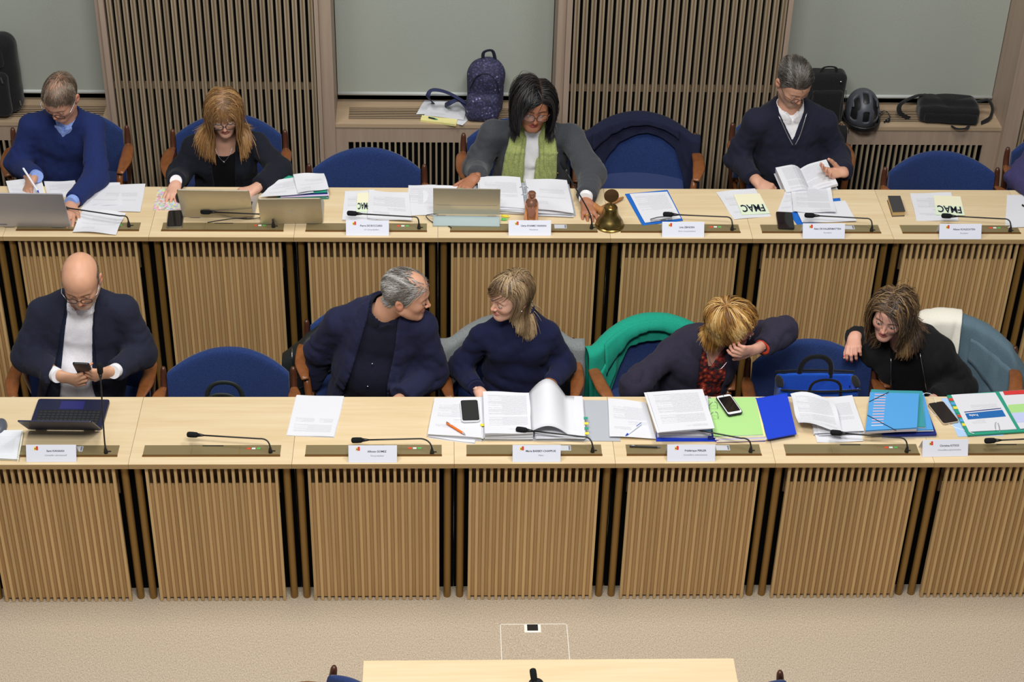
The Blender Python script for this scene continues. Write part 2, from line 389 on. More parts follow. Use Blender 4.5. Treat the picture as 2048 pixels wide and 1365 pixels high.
grille_unit(nx[0], nx[1], gx(695, 225), gx(1085, 225), 'wooden radiator cover with slotted sill under the middle blind behind the president')
nx = niches[2]
grille_unit(nx[0], nx[1], nx[0]+.08, gx(1965, 230), 'wooden radiator cover with slotted sill under the right blind carrying helmet and bag', gx1=gx(1960, 320))
nx = niches[0]
grille_unit(nx[0], nx[1], nx[0]+.1, nx[1]-.045, 'wooden radiator cover with slotted sill under the left blind behind the black suitcase', gx1=nx[1]-.14)
YBL = YW+.285; ZBL = float(aty(800, 186, YBL)[2])
for i, (x0, x1) in enumerate(niches):
    nm = ['left', 'middle', 'right'][i]
    t = thing('roller_blind', 'grey roller blind pulled down in the %s window niche of the rear wall' % nm, 'roller blind', ((x0+x1)/2, YBL, ZBL))
    w = (x1-x0)/2-.004
    P = [[(x, .004*math.sin(9*x+2*z)*min(1, z)*.6, z) for z in np.linspace(0, ZTOP-ZBL, 14)] for x in np.linspace(-w, w, 30)]
    MB().grid(P, thick=.0015).build('cloth', 'blind_cloth', t, smooth=.6)
    MB().tube([(-w, 0, -.004), (w, 0, -.004)], .0115, n=10).build('bottom_bar', mat_plain('blind_bar', (186, 190, 188), .5), t, smooth=True)

# ================================================================ desks
NS = 19
desks_front = []; desks_back = []
def desk_unit(name, label, x0, x1, y0, zt, zf, group, n, hh):
    wd = x1-x0; h = wd/2
    t = thing(name, label, 'desk', (x0+h, y0, zf), 0, group); H_ = zt-zf; zside = 0 if y0 == 0 else HR
    MB().box(-h+.0006, h-.0006, 0, TD, H_-ZTH, H_).build('worktop', ['oak_top'], t, bevel=.0012)
    MB().box(-h+.0006, h-.0006, -.0008, .0012, H_-ZTH+.0002, H_-.0016).build('worktop_edge', 'oak_edge', t)
    ph = (wd-S*(1-.815))/2
    MB().box(-ph+.002, ph-.002, .031, .045, .012, H_-ZTH-.115).build('front_board', 'oak_board', t)
    MB().box(-ph+.002, ph-.002, .080, .090, H_-ZTH-.20, H_-ZTH-.002).build('inner_board', 'oak_shaded', t)
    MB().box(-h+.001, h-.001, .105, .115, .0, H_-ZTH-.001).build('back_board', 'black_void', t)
    key = (round(H_, 3),)
    if key not in slat_cache: slat_cache[key] = MB().box(-.0062, .0062, .015, .0315, .003, H_-ZTH-.003).mesh('slat', 'oak_slat')
    for i in range(n): link('slat', slat_cache[key], t, (-ph+.0062+(2*ph-.0124)*i/(n-1), 0, 0))
    pm = slat_cache.get(('post',)+key) or slat_cache.setdefault(('post',)+key, MB().lathe([(.0165, 0), (.0165, H_-ZTH-.001)], n=20).mesh('post', 'brass_post', smooth=0.8))
    for sx in (-1, 1): link('post', pm, t, (sx*(h-.0285), .047, 0))
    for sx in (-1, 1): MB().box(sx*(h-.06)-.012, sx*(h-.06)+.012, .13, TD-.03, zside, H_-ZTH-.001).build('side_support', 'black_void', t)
    return t
slat_cache = {}
fl = ['leftmost front desk unit, with the small folded laptop and upright microphone', 'front desk unit with bare top, second from the left', 'front desk unit with one loose printed page, third from the left',
      'front desk unit with the thick grey ring binder, fourth from the left', 'front desk unit with the blue binder and green divider, fifth from the left',
      'front desk unit with the blue elastic folders, sixth from the left', 'rightmost front desk unit, under the open green folder']
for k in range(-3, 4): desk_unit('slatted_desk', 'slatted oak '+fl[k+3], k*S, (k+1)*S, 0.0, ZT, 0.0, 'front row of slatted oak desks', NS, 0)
xb = [BX-4*S, BX-3*S, BX-2*S, BX-S, BX, BX+KW*S, BX+KW*S+S, BX+KW*S+2*S, BX+KW*S+3*S, BX+KW*S+4*S]
bl = ['rear desk unit cut off by the left picture edge', 'rear desk unit where the man in the blue sweater writes', 'rear desk unit with two open laptops, second from the left', 'rear desk unit before the empty chair, third from the left',
      'wide rear desk unit in the middle, with bell and open binder', 'rear desk unit with the blue clipboard, right of the bell', 'rear desk unit where the man reads a book',
      'rear desk unit with the small dark book', 'rear desk unit cut off by the right picture edge']
for k in range(9):
    n = NS if k != 4 else 24
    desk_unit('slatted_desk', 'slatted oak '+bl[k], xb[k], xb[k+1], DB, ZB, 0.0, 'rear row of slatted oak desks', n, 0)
# near table at the lower edge of the picture
c0 = atz(727, 1322, ZT-.02); c1 = atz(1467, 1316, ZT-.02)
t = thing('near_table', 'pale oak table top seen at the bottom edge of the picture', 'table', ((c0[0]+c1[0])/2, float(c0[1])-.30, 0))
hw = (c1[0]-c0[0])/2; zt = ZT-.02
MB().box(-hw, hw, -.30, .30, zt-.03, zt).build('table_top', 'oak_top', t, bevel=.002)
for sx in (-1, 1):
    for sy in (-1, 1): MB().lathe([(.02, 0), (.02, zt-.03)], (sx*(hw-.08), sy*.24, 0), n=14).build('leg', 'brass_post', t, smooth=.8)
# ================================================================ implicit surfaces (people, cloth, bags)
f32 = np.float32
def A(p): return np.array(p, f32)
def nrm(v): v = np.array(v, float); return v/(np.linalg.norm(v)+1e-12)
def smin(a, b, k):
    h = np.clip(.5+.5*(b-a)/k, 0, 1); return b+(a-b)*h-k*h*(1-h)
def smax(a, b, k): return -smin(-a, -b, k)
def rc(P, a, b, ra, rb):
    a, b = A(a), A(b); t = b-a; q = P-a
    h = np.clip((q@t)/(t@t+1e-9), 0, 1); return np.linalg.norm(q-h[:, None]*t, axis=1)-(ra+(rb-ra)*h).astype(f32)
def sph(P, c, r): return np.linalg.norm(P-A(c), axis=1)-f32(r)
def ell(P, c, r, R=None):
    q = P-A(c)
    if R is not None: q = q@np.array(R, f32).T              # rows of R are the axes
    r = A(r); k0 = np.linalg.norm(q/r, axis=1); k1 = np.linalg.norm(q/(r*r), axis=1)+1e-6
    return np.where(k0 < 1e-3, -r.min(), k0*(k0-1)/k1)
def erc(P, a, b, side, wa, da, wb, db):                      # tapered capsule of elliptic section
    a, b, side = A(a), A(b), A(side); t = b-a; q = P-a
    h = np.clip((q@t)/(t@t+1e-9), 0, 1); c = q-h[:, None]*t
    w = wa+(wb-wa)*h; d = da+(db-da)*h
    s = c@side; r = np.linalg.norm(c-s[:, None]*side, axis=1)
    k0 = np.sqrt((s/w)**2+(r/d)**2); k1 = np.sqrt((s/(w*w))**2+(r/(d*d))**2)+1e-6
    return np.where(k0 < 1e-3, -np.minimum(w, d), k0*(k0-1)/k1).astype(f32)
_W = np.random.default_rng(3).normal(size=(12, 3)).astype(f32); _W /= np.linalg.norm(_W, axis=1, keepdims=True)
def folds(P, freq, seed=0, warp=1.6):
    k = [_W[(seed+i) % 12] for i in range(5)]
    a = P@k[0]*freq; b_ = P@k[1]*freq*.7; c = P@k[2]*freq*1.3
    v = np.sin(a+warp*np.sin(b_+seed))+.7*np.sin(c*1.1+warp*np.sin(P@k[3]*freq*.8+seed*2))+.4*np.sin(P@k[4]*freq*2.2+2*np.sin(a*.6))
    return (1.25*np.abs(v/1.3)**.8-.55).astype(f32)
def surface(fn, lo, hi, h, coarse=4):
    """surface nets over a sparse grid; returns verts, quads"""
    lo = np.array(lo, float); hi = np.array(hi, float)
    n = (np.ceil((hi-lo)/(h*coarse))).astype(int)+1
    H_ = h*coarse
    ax = [lo[i]+H_*np.arange(n[i]+1) for i in range(3)]
    G = np.stack(np.meshgrid(*ax, indexing='ij'), -1).reshape(-1, 3).astype(f32)
    D = fn(G).reshape([n[i]+1 for i in range(3)])
    mn = np.full(n, 1e9, f32); mx = np.full(n, -1e9, f32); ab = np.full(n, 1e9, f32)
    for i in (0, 1):
        for j in (0, 1):
            for k in (0, 1):
                c = D[i:n[0]+i, j:n[1]+j, k:n[2]+k]; mn = np.minimum(mn, c); mx = np.maximum(mx, c); ab = np.minimum(ab, np.abs(c))
    act = ((mn < 0) & (mx > 0)) | (ab < H_*1.05)
    N = n*coarse+1
    base = np.repeat(np.repeat(np.repeat(D[:-1, :-1, :-1], coarse, 0), coarse, 1), coarse, 2)
    F = np.empty(N, f32); F[...] = 1; F[:-1, :-1, :-1] = np.sign(base)*H_
    mask = np.zeros(N, bool)
    am = np.repeat(np.repeat(np.repeat(act, coarse, 0), coarse, 1), coarse, 2)
    for i in (0, 1):
        for j in (0, 1):
            for k in (0, 1): mask[i:N[0]-1+i, j:N[1]-1+j, k:N[2]-1+k] |= am
    idx = np.argwhere(mask); P = (lo+idx*h).astype(f32)
    out = np.empty(len(P), f32)
    for s in range(0, len(P), 400000): out[s:s+400000] = fn(P[s:s+400000])
    F[mask] = out
    ins = F < 0
    s = np.zeros(N-1, np.uint8)
    for i in (0, 1):
        for j in (0, 1):
            for k in (0, 1): s += ins[i:N[0]-1+i, j:N[1]-1+j, k:N[2]-1+k]
    cell = np.argwhere((s > 0) & (s < 8))
    if len(cell) == 0: return np.zeros((0, 3)), np.zeros((0, 4), int)
    vid = np.full(N-1, -1, np.int64); vid[tuple(cell.T)] = np.arange(len(cell))
    acc = np.zeros((len(cell), 3)); cnt = np.zeros(len(cell))
    for axis in range(3):
        o = [i for i in range(3) if i != axis]
        for p in (0, 1):
            for q in (0, 1):
                c0 = cell.copy(); c0[:, o[0]] += p; c0[:, o[1]] += q; c1 = c0.copy(); c1[:, axis] += 1
                d0 = F[tuple(c0.T)]; d1 = F[tuple(c1.T)]; m = (d0 < 0) != (d1 < 0)
                t = np.where(m, d0/np.where(m, d0-d1, 1), 0); pt = c0.astype(float); pt[:, axis] += t
                acc[m] += pt[m]; cnt[m] += 1
    V = lo+acc/np.maximum(cnt, 1)[:, None]*h
    quads = []
    for axis in range(3):
        o = [i for i in range(3) if i != axis]
        sl0 = [slice(None)]*3; sl1 = [slice(None)]*3; sl0[axis] = slice(0, -1); sl1[axis] = slice(1, None)
        e = np.argwhere(ins[tuple(sl0)] != ins[tuple(sl1)])
        e = e[(e[:, o[0]] > 0) & (e[:, o[1]] > 0) & (e[:, o[0]] < N[o[0]]-1) & (e[:, o[1]] < N[o[1]]-1)]
        c = []
        for p, q in ((1, 1), (0, 1), (0, 0), (1, 0)):
            k = e.copy(); k[:, o[0]] -= p; k[:, o[1]] -= q; c.append(vid[tuple(k.T)])
        qd = np.stack(c, 1); fl = ins[tuple(e.T)]
        if axis == 1: fl = ~fl
        qd = np.where(fl[:, None], qd, qd[:, ::-1]); quads.append(qd[(qd >= 0).all(1)])
    return V, np.concatenate(quads)
class Soup:                                                  # numpy mesh with optional vertex colours
    def __init__(s): s.V = []; s.F = []; s.C = []; s.n = 0
    def add(s, V, F, C=None):
        s.V.append(np.asarray(V, float)); s.F += [tuple(map(int, f)) for f in (np.asarray(F)+s.n)] if len(F) else []
        s.C.append(np.tile(A((1, 1, 1)), (len(V), 1)) if C is None else np.broadcast_to(np.asarray(C, f32), (len(V), 3)).copy()); s.n += len(V); return s
    def build(s, name, mat, parent=None, origin=(0, 0, 0), smooth=True):
        me = bpy.data.meshes.new(name); V = np.concatenate(s.V)-np.array(origin); me.from_pydata(V.tolist(), [], s.F)
        me.materials.append(M[mat] if isinstance(mat, str) else mat)
        a = me.color_attributes.new('Col', 'FLOAT_COLOR', 'POINT'); C = np.concatenate(s.C)
        a.data.foreach_set('color', np.concatenate([C, np.ones((len(C), 1), f32)], 1).astype(f32).ravel())
        if smooth: me.polygons.foreach_set('use_smooth', [True]*len(me.polygons))
        me.update(); return link(name, me, parent)
def mk_vcol(name, rough, spec=0.4, sss=0.0, bump=0.0, aniso=0.0, coat=0.0):
    k = NT(name); a = k.n('ShaderNodeAttribute', attribute_name='Col'); k.l(a.outputs['Color'], k.b.inputs['Base Color'])
    k.b.inputs['Roughness'].default_value = rough; k.b.inputs['Specular IOR Level'].default_value = spec
    if sss: k.b.inputs['Subsurface Weight'].default_value = sss; k.b.inputs['Subsurface Radius'].default_value = (.008, .003, .0015); k.b.inputs['Subsurface Scale'].default_value = 1.0
    if bump:
        v = k.coords(); n = k.n('ShaderNodeTexNoise', _Scale=500, _Detail=2.0); k.l(v, n.inputs['Vector']); k.bump(n.outputs[0], bump, .0008)
    k.b.inputs['Coat Weight'].default_value = coat
    return k.m
mk_vcol('skin', .48, .4, .12, .15); mk_vcol('hair', .42, .45); mk_vcol('eye', .12, .5); mk_vcol('vcol_cloth', .9, .15, bump=.3)
def mk_lens():
    k = NT('lens'); k.t.nodes.remove(k.b); out = [n for n in k.t.nodes if n.type == 'OUTPUT_MATERIAL'][0]
    tr = k.n('ShaderNodeBsdfTransparent'); gl = k.n('ShaderNodeBsdfGlossy', _Roughness=.03); mx = k.n('ShaderNodeMixShader'); mx.inputs[0].default_value = .10
    k.l(tr.outputs[0], mx.inputs[1]); k.l(gl.outputs[0], mx.inputs[2]); k.l(mx.outputs[0], out.inputs[0])
mk_lens()

# ---------------------------------------------------------------- heads
def head_frame(c, fwd, up):
    f = nrm(fwd); l = nrm(np.cross(up, f)); u = np.cross(f, l); return np.array(c, float), np.stack([l, f, u])   # rows: left, forward, up
def skull(P, g):
    d = smin(ell(P, (0, -.012, .042), (.0765*g['w'], .099, .084)), ell(P, (0, .035, .042), (.061*g['w'], .054, .062)), .03)
    return smin(d, ell(P, (0, .028, -.030), (.059*g['fw'], .062, .088*g['fl'])), .03)
def head_sdf(P, g):
    Q = P.copy(); Q[:, 0] = np.abs(Q[:, 0])
    fl, jw = g['fl'], g['jw']
    d = skull(P, g)
    d = smin(d, rc(Q, (.047*jw, .0, -.052*fl), (.016*jw, .066, -.094*fl), .022, .019), .025)
    d = smin(d, ell(P, (0, .077, -.098*fl), (.017*jw, .013, .014)), .02)
    d = smin(d, sph(Q, (.039, .062, -.018), .021*g['cheek']), .03)
    d = smin(d, rc(Q, (.010, .086, .025), (.042, .073, .027), .009*g['brow'], .008), .016)
    d = smax(d, -sph(Q, (.031, .1015, .005), .0165), .013)
    nl = g['nose']
    d = smin(d, rc(P, (0, .085, .018), (0, .0985+.006*nl, -.022-.004*nl), .0068, .0078), .010)
    d = smin(d, sph(P, (0, .0995+.006*nl, -.0245-.004*nl), .0090*g['nw']), .006)
    d = smin(d, sph(Q, (.0112*g['nw'], .0945+.003*nl, -.0285-.003*nl), .0066), .006)
    d = smin(d, sph(Q, (.031, .0800, .004), .0134), .004)
    op = g['open']
    if op > 0: d = smax(d, -ell(Q, (.031, .0945, .0030), (.0128, .012, .0046*op)), .0015)
    mz = -.060*fl; my = .0865+.002*g['lip']
    B_ = P.copy(); B_[:, 2] += 11*B_[:, 0]**2; B_[:, 1] += 8*B_[:, 0]**2
    d = smin(d, ell(B_, (0, my, mz+.0050), (.0215, .0095, .0050)), .006)
    d = smin(d, ell(B_, (0, my-.001, mz-.0055), (.0175, .0100, .0062)), .006)
    d = smax(d, -ell(B_, (0, my+.012, mz), (.0235, .013, .0012+.004*g['mouth'])), .003)
    th = np.array([[1, .25, 0], [-.25, .93, .3], [0, -.3, .95]]); th /= np.linalg.norm(th, axis=1, keepdims=True)
    e = ell(Q, (.079*g['w'], -.014, -.004), (.0075, .0185, .031), th); e = smax(e, -sph(Q, (.092*g['w'], -.010, .0), .0125), .005)
    d = smin(d, e, .007)
    return d
HG = dict(w=1, fw=1, fl=1, jw=1, cheek=1, brow=1, nose=1, nw=1, open=1, lip=0, mouth=0)
def head_color(P, g, col):
    sk = np.tile(A(s2l(col['skin'])), (len(P), 1)); n1 = folds(P, 70, 4)[:, None]
    Q = P.copy(); Q[:, 0] = np.abs(Q[:, 0])
    def blend(m, c, a=1.0):
        nonlocal sk
        m = (np.clip(m, 0, 1)*a)[:, None]; sk = sk*(1-m)+A(s2l(c))*m
    sk *= 1+.05*n1
    red = tuple(min(255, v*w) for v, w in zip(col['skin'], (1.02, .84, .80)))
    blend(1-np.linalg.norm((Q-A((.042, .075, -.022)))/A((.028, .05, .024)), axis=1), red, .5)
    blend(1.3-np.linalg.norm((P-A((0, .112, -.028)))/A((.018, .02, .016)), axis=1), red, .35)
    blend(1.4-np.linalg.norm((Q-A((.082, -.01, 0)))/A((.02, .03, .04)), axis=1), red, .5)
    fl = g['fl']; mz = -.060*fl
    B_ = P.copy(); B_[:, 2] += 11*B_[:, 0]**2
    blend((1.25-np.linalg.norm((B_-A((0, .095, mz)))/A((.0205, .03, .0105)), axis=1))*4, col.get('lip', (170, 96, 88)), .85)
    # lids, lashes, brows
    blend((1.15-np.linalg.norm((Q-A((.031, .09, .004)))/A((.019, .02, .0105)), axis=1))*3, tuple(v*.78 for v in col['skin']), .55)
    if g['open'] > 0: blend(1.8-np.abs(np.linalg.norm((Q-A((.031, .0945, .003)))/A((.0135, 1, .0052*g['open'])), axis=1)-1)*9*(.6+.8*(Q[:, 2] < .004)), col.get('lash', (40, 28, 24)), .9*(1))
    else: blend(1-np.abs((Q[:, 2]+.0045+10*(Q[:, 0]-.031)**2))/.0018, col.get('lash', (40, 28, 24)), .9); 
    bz = .0235-.9*(Q[:, 0]-.026)**2*8+.004
    bm = (1-np.abs(Q[:, 2]-bz)/.0048)*(Q[:, 0] > .010)*(Q[:, 0] < .049)*(P[:, 1] > .055)
    blend(bm*2, col.get('browc', col['hair']), col.get('browa', .8))
    if 'beard' in col:
        c, a = col['beard']
        m = (P[:, 1] > -.005)*np.clip((-.034*fl-P[:, 2]+.10*np.clip(Q[:, 0]-.03, 0, 1)*6)/.012, 0, 1)*(P[:, 2] > -.125)*(np.linalg.norm((P-A((0, .095, mz)))/A((.02, .03, .009)), axis=1) > 1)
        blend(m*np.clip(.75+.5*folds(P, 400, 2), 0, 1), c, a)
    return sk
def eyes(parent, org, R, c, g, gaze, iris, sc):
    for s in (-1, 1):
        sp = Soup()
        b_ = MB(); b_.ball((0, 0, 0), .0126, n=20); V = np.array(b_.v); gz = nrm(gaze)
        a = np.degrees(np.arccos(np.clip((V/np.linalg.norm(V, axis=1, keepdims=True))@gz, -1, 1)))
        C = np.tile(A(s2l((226, 220, 216))), (len(V), 1)); C[a < 30] = s2l(iris); C[a < 12] = s2l((12, 10, 10))
        W = (V+np.array((s*.031, .0800, .004)))*sc
        sp.add(W@R+c, b_.f, C); sp.build('eye', 'eye', parent, org)
def glasses(parent, R, c, sc, org, col='black_plastic', rx=.025, rz=.018, y=.108, z=.000, r=.0016, square=3.0, temple='same'):
    t = MB(); lens = MB()
    def L(p): return (np.array(p)*sc)@R+c-org
    for s in (-1, 1):
        ring = []
        for k in range(24):
            a = 2*math.pi*k/24; ca, sa = math.cos(a), math.sin(a)
            x = rx*math.copysign(abs(ca)**(2/square), ca); zz = rz*math.copysign(abs(sa)**(2/square), sa)
            ring.append(L((s*.0325+x, y-.25*abs(s*.0325+x)**2*18*.4, z+zz)))
        t.tube(ring, r*sc, n=6, closed=True)
        cen = np.mean(ring, axis=0); lens.add([cen]+ring, [(0, 1+k, 1+(k+1) % 24) for k in range(24)])
        t2 = MB().tube([L((s*(.0325+rx), y-.010, z+.006)), L((s*.079, .07, z+.010)), L((s*.083, .0, z+.014)), L((s*.083, -.02, z+.004))], r*.85*sc, n=6)
        t2.build('temple', M[temple] if temple != 'same' else M[col], parent, smooth=True)
    t.tube([L((-.0325+rx*.9, y-.001, z+.004)), L((0, y+.004, z+.007)), L((.0325-rx*.9, y-.001, z+.004))], r*sc, n=6)
    fr = t.build('glasses_frame', col, parent, smooth=True); lens.build('lens', 'lens', fr)
    return fr
# ---------------------------------------------------------------- hair
def fib(n):
    i = np.arange(n)+.5; ph = np.arccos(1-2*i/n); th = math.pi*(1+5**.5)*i
    return np.stack([np.cos(th)*np.sin(ph), np.sin(th)*np.sin(ph), np.cos(ph)], 1)
def scalp_roots(n, g, mask):
    u = fib(n)+rng.normal(size=(n, 3))*.02; u /= np.linalg.norm(u, axis=1, keepdims=True)
    lo = np.full(n, .02); hi = np.full(n, .18); c0 = np.array((0, -.005, .025))
    for _ in range(16):
        m = (lo+hi)/2; d = skull((c0+u*m[:, None]).astype(f32), g); hi = np.where(d > 0, m, hi); lo = np.where(d > 0, lo, m)
    p = c0+u*lo[:, None]; return p[mask(p)]
def guard(P, w=.052, z0=-.035, h=.085): return ell(P, (0, .085, z0), (w, .065, h))
def hairline(front=.072, side=.012, back=-.055):
    xs = [-.13, -.08, -.045, -.01, .02, .045, .06, .12]; zs = [back, back, -.03, .004, side, .045, front-.012, front]
    return lambda p: p[:, 2] > np.interp(p[:, 1], xs, zs)
def grow(P0, comb, steps, step, off, body, hug=.6, jit=.15, face=None):
    """strands: P0 roots (N,3) local; comb(p, t) -> direction; off(t) -> stand-off; body(p) -> distance; face = (half width, part x, top z) kept clear"""
    n = len(P0); P = P0.copy(); out = [P.copy()]; J = rng.normal(size=(n, 3))*jit; nn = []
    lift = rng.uniform(.45, 1.0, n); step = np.asarray(step)*np.ones(n)
    sd = np.where(P0[:, 0] > (face[1] if face else 0), 1.0, -1.0)
    def grad(q):
        e = 1e-3; b0 = body(q); g = np.stack([body(q+A(v))-b0 for v in ((e, 0, 0), (0, e, 0), (0, 0, e))], 1); return b0, g/(np.linalg.norm(g, axis=1, keepdims=True)+1e-9)
    nn.append(grad(P.astype(f32))[1])
    for k in range(1, steps+1):
        t = k/steps; d = comb(P, t)+J; d /= np.linalg.norm(d, axis=1, keepdims=True)+1e-9
        P = P+d*step[:, None]
        if face:
            xw = face[0]*np.clip(.55+(face[2]-P[:, 2])/.06, .55, 1); m = (P[:, 1] > .015) & (P[:, 2] < face[2]); gap = np.clip(xw-P[:, 0]*sd, 0, .015); P[:, 0] += np.where(m, sd*gap, 0)
        for _ in range(2):
            b0, g = grad(P.astype(f32)); err = b0-off(t)*lift
            P = P-g*np.where(err < 0, err, err*hug*np.clip(1-(err-.02)/.03, 0, 1))[:, None]
        out.append(P.copy()); nn.append(g)
    return np.stack(out, 1), np.stack(nn, 1)
def strand_mesh(sp, SN, c, R, sc, cols, r0=.0016, r1=.0006, tipw=.0):
    """flat locks lying on the head: three points across, the middle one raised"""
    S_, N_ = SN; n, m, _ = S_.shape
    T = np.gradient(S_, axis=1); T /= np.linalg.norm(T, axis=2, keepdims=True)+1e-9
    N2 = N_+rng.normal(size=(n, 1, 3))*.22; a = np.cross(T, N2); a /= np.linalg.norm(a, axis=2, keepdims=True)+1e-9; b_ = np.cross(a, T)
    tt = np.linspace(0, 1, m); rad = (r0*np.interp(tt, [0, .15, .75, 1], [.7, 1, .9, .25]))[None, :, None]
    V = np.stack([S_-rad*a, S_+rad*.45*b_, S_+rad*a], 2)
    ca = np.array([s2l(q) for q in cols]); ca = ca[np.argsort(ca.sum(1))]; fq = np.clip(.5+.42*np.sin(S_[:, m//2]@_W[1]*95+2*np.sin(S_[:, m//2]@_W[2]*60))+rng.normal(size=n)*.16, 0, .999)*(len(cols)-1)
    i0 = fq.astype(int); C0 = ca[i0]*(1-(fq-i0))[:, None]+ca[np.minimum(i0+1, len(cols)-1)]*(fq-i0)[:, None]; C0 = C0*rng.uniform(.9, 1.1, (n, 1))
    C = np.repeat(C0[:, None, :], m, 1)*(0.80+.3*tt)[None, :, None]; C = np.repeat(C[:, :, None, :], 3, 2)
    i = np.arange(n)[:, None, None]*m*3; j = np.arange(m-1)[None, :, None]*3; k = np.arange(2)[None, None, :]
    F = np.stack([i+j+k, i+j+k+1, i+j+3+k+1, i+j+3+k], -1).reshape(-1, 4)
    sp.add((V.reshape(-1, 3)*sc)@R+c, F, C.reshape(-1, 3))
# ---------------------------------------------------------------- hands
def hand_prims(w, d, n, thumb_side, curl=(.5, .5, .55, .6), spread=.06, sc=1.0, thumb=(.6, .7, .3), bend=1.0):
    """w wrist, d pointing to the fingers, n out of the palm; returns list of segments, nails"""
    d = nrm(d); n = nrm(np.array(n)-np.dot(n, d)*d); t = np.cross(d, n)*thumb_side; w = np.array(w, float)
    segs = []; nails = []; L = [.070, .078, .073, .057]; offs = [.030, .0100, -.0105, -.0295]; st = [.088, .092, .088, .080]
    for i in range(4):
        p = w+d*st[i]*sc+t*offs[i]*sc; a = 0; rr = [.0092, .0084, .0076, .0066]
        if i == 3: rr = [r*.88 for r in rr]
        for k, fr in enumerate((.45, .31, .24)):
            a += curl[i]*(.75, 1.1, .75)[k]*bend if not isinstance(curl[i], tuple) else curl[i][k]
            dd = d*math.cos(a)+n*math.sin(a)+t*spread*(1.5-i)*(1 if k == 0 else .3); dd = nrm(dd)
            q = p+dd*L[i]*fr*sc; segs.append((p, q, rr[k]*sc, rr[k+1]*sc)); p = q
        back = -n*math.cos(a)+d*math.sin(a); nails.append(p-dd*.002*sc+back*rr[3]*sc)
    p0 = w+d*.022*sc+t*.020*sc; v1 = nrm(d*thumb[0]+t*thumb[1]+n*thumb[2]); p1 = p0+v1*.046*sc
    v2 = nrm(v1+d*.45+n*.15); p2 = p1+v2*.032*sc; v3 = nrm(v2+d*.3-t*.1+n*.1); p3 = p2+v3*.025*sc
    segs += [(p0, p1, .0155*sc, .0115*sc), (p1, p2, .0112*sc, .0100*sc), (p2, p3, .0098*sc, .0078*sc)]
    nails.append(p3-v3*.003*sc+nrm(t*.6-n*.8)*.0075*sc)
    return w, d, n, t, segs, nails
def hand_soup(sp, H_, elbow, skin, sc=1.0, wr=.027, nail=None, h=.0034, fore=.10):
    w, d, n, t, segs, nails = H_; e = np.array(elbow, float); fd = nrm(e-w)
    def fn(P):
        r = erc(P, w-d*.004, w+d*.078*sc, t, .026*sc, .017*sc, .038*sc, .0135*sc)
        r = smin(r, erc(P, w+d*.006, w+fd*fore, t, wr*sc, .0205*sc, .034*sc, .030*sc), .02)
        for i, (a, b_, ra, rb) in enumerate(segs): r = smin(r, rc(P, a, b_, ra, rb), .010 if i % 3 == 0 else .0035)
        return r
    pts = np.array([w, w+fd*fore]+[s[1] for s in segs]); lo = pts.min(0)-.045*sc; hi = pts.max(0)+.045*sc
    V, F = surface(fn, lo, hi, h)
    C = np.tile(A(s2l(skin)), (len(V), 1)); red = A(s2l(tuple(min(255, v*k) for v, k in zip(skin, (1.0, .80, .76)))))
    for i, s_ in enumerate(segs):
        for q in (s_[0], s_[1]):
            m = np.clip(1-np.linalg.norm(V-q, axis=1)/.012, 0, 1)[:, None]*.45; C = C*(1-m)+red*m
    nc = A(s2l(nail if nail else tuple(min(255, v*1.06) for v in skin)))
    for q in nails:
        m = (np.linalg.norm(V-q, axis=1) < .0062*sc)[:, None]; C = np.where(m, nc, C)
    sp.add(V, F, C)
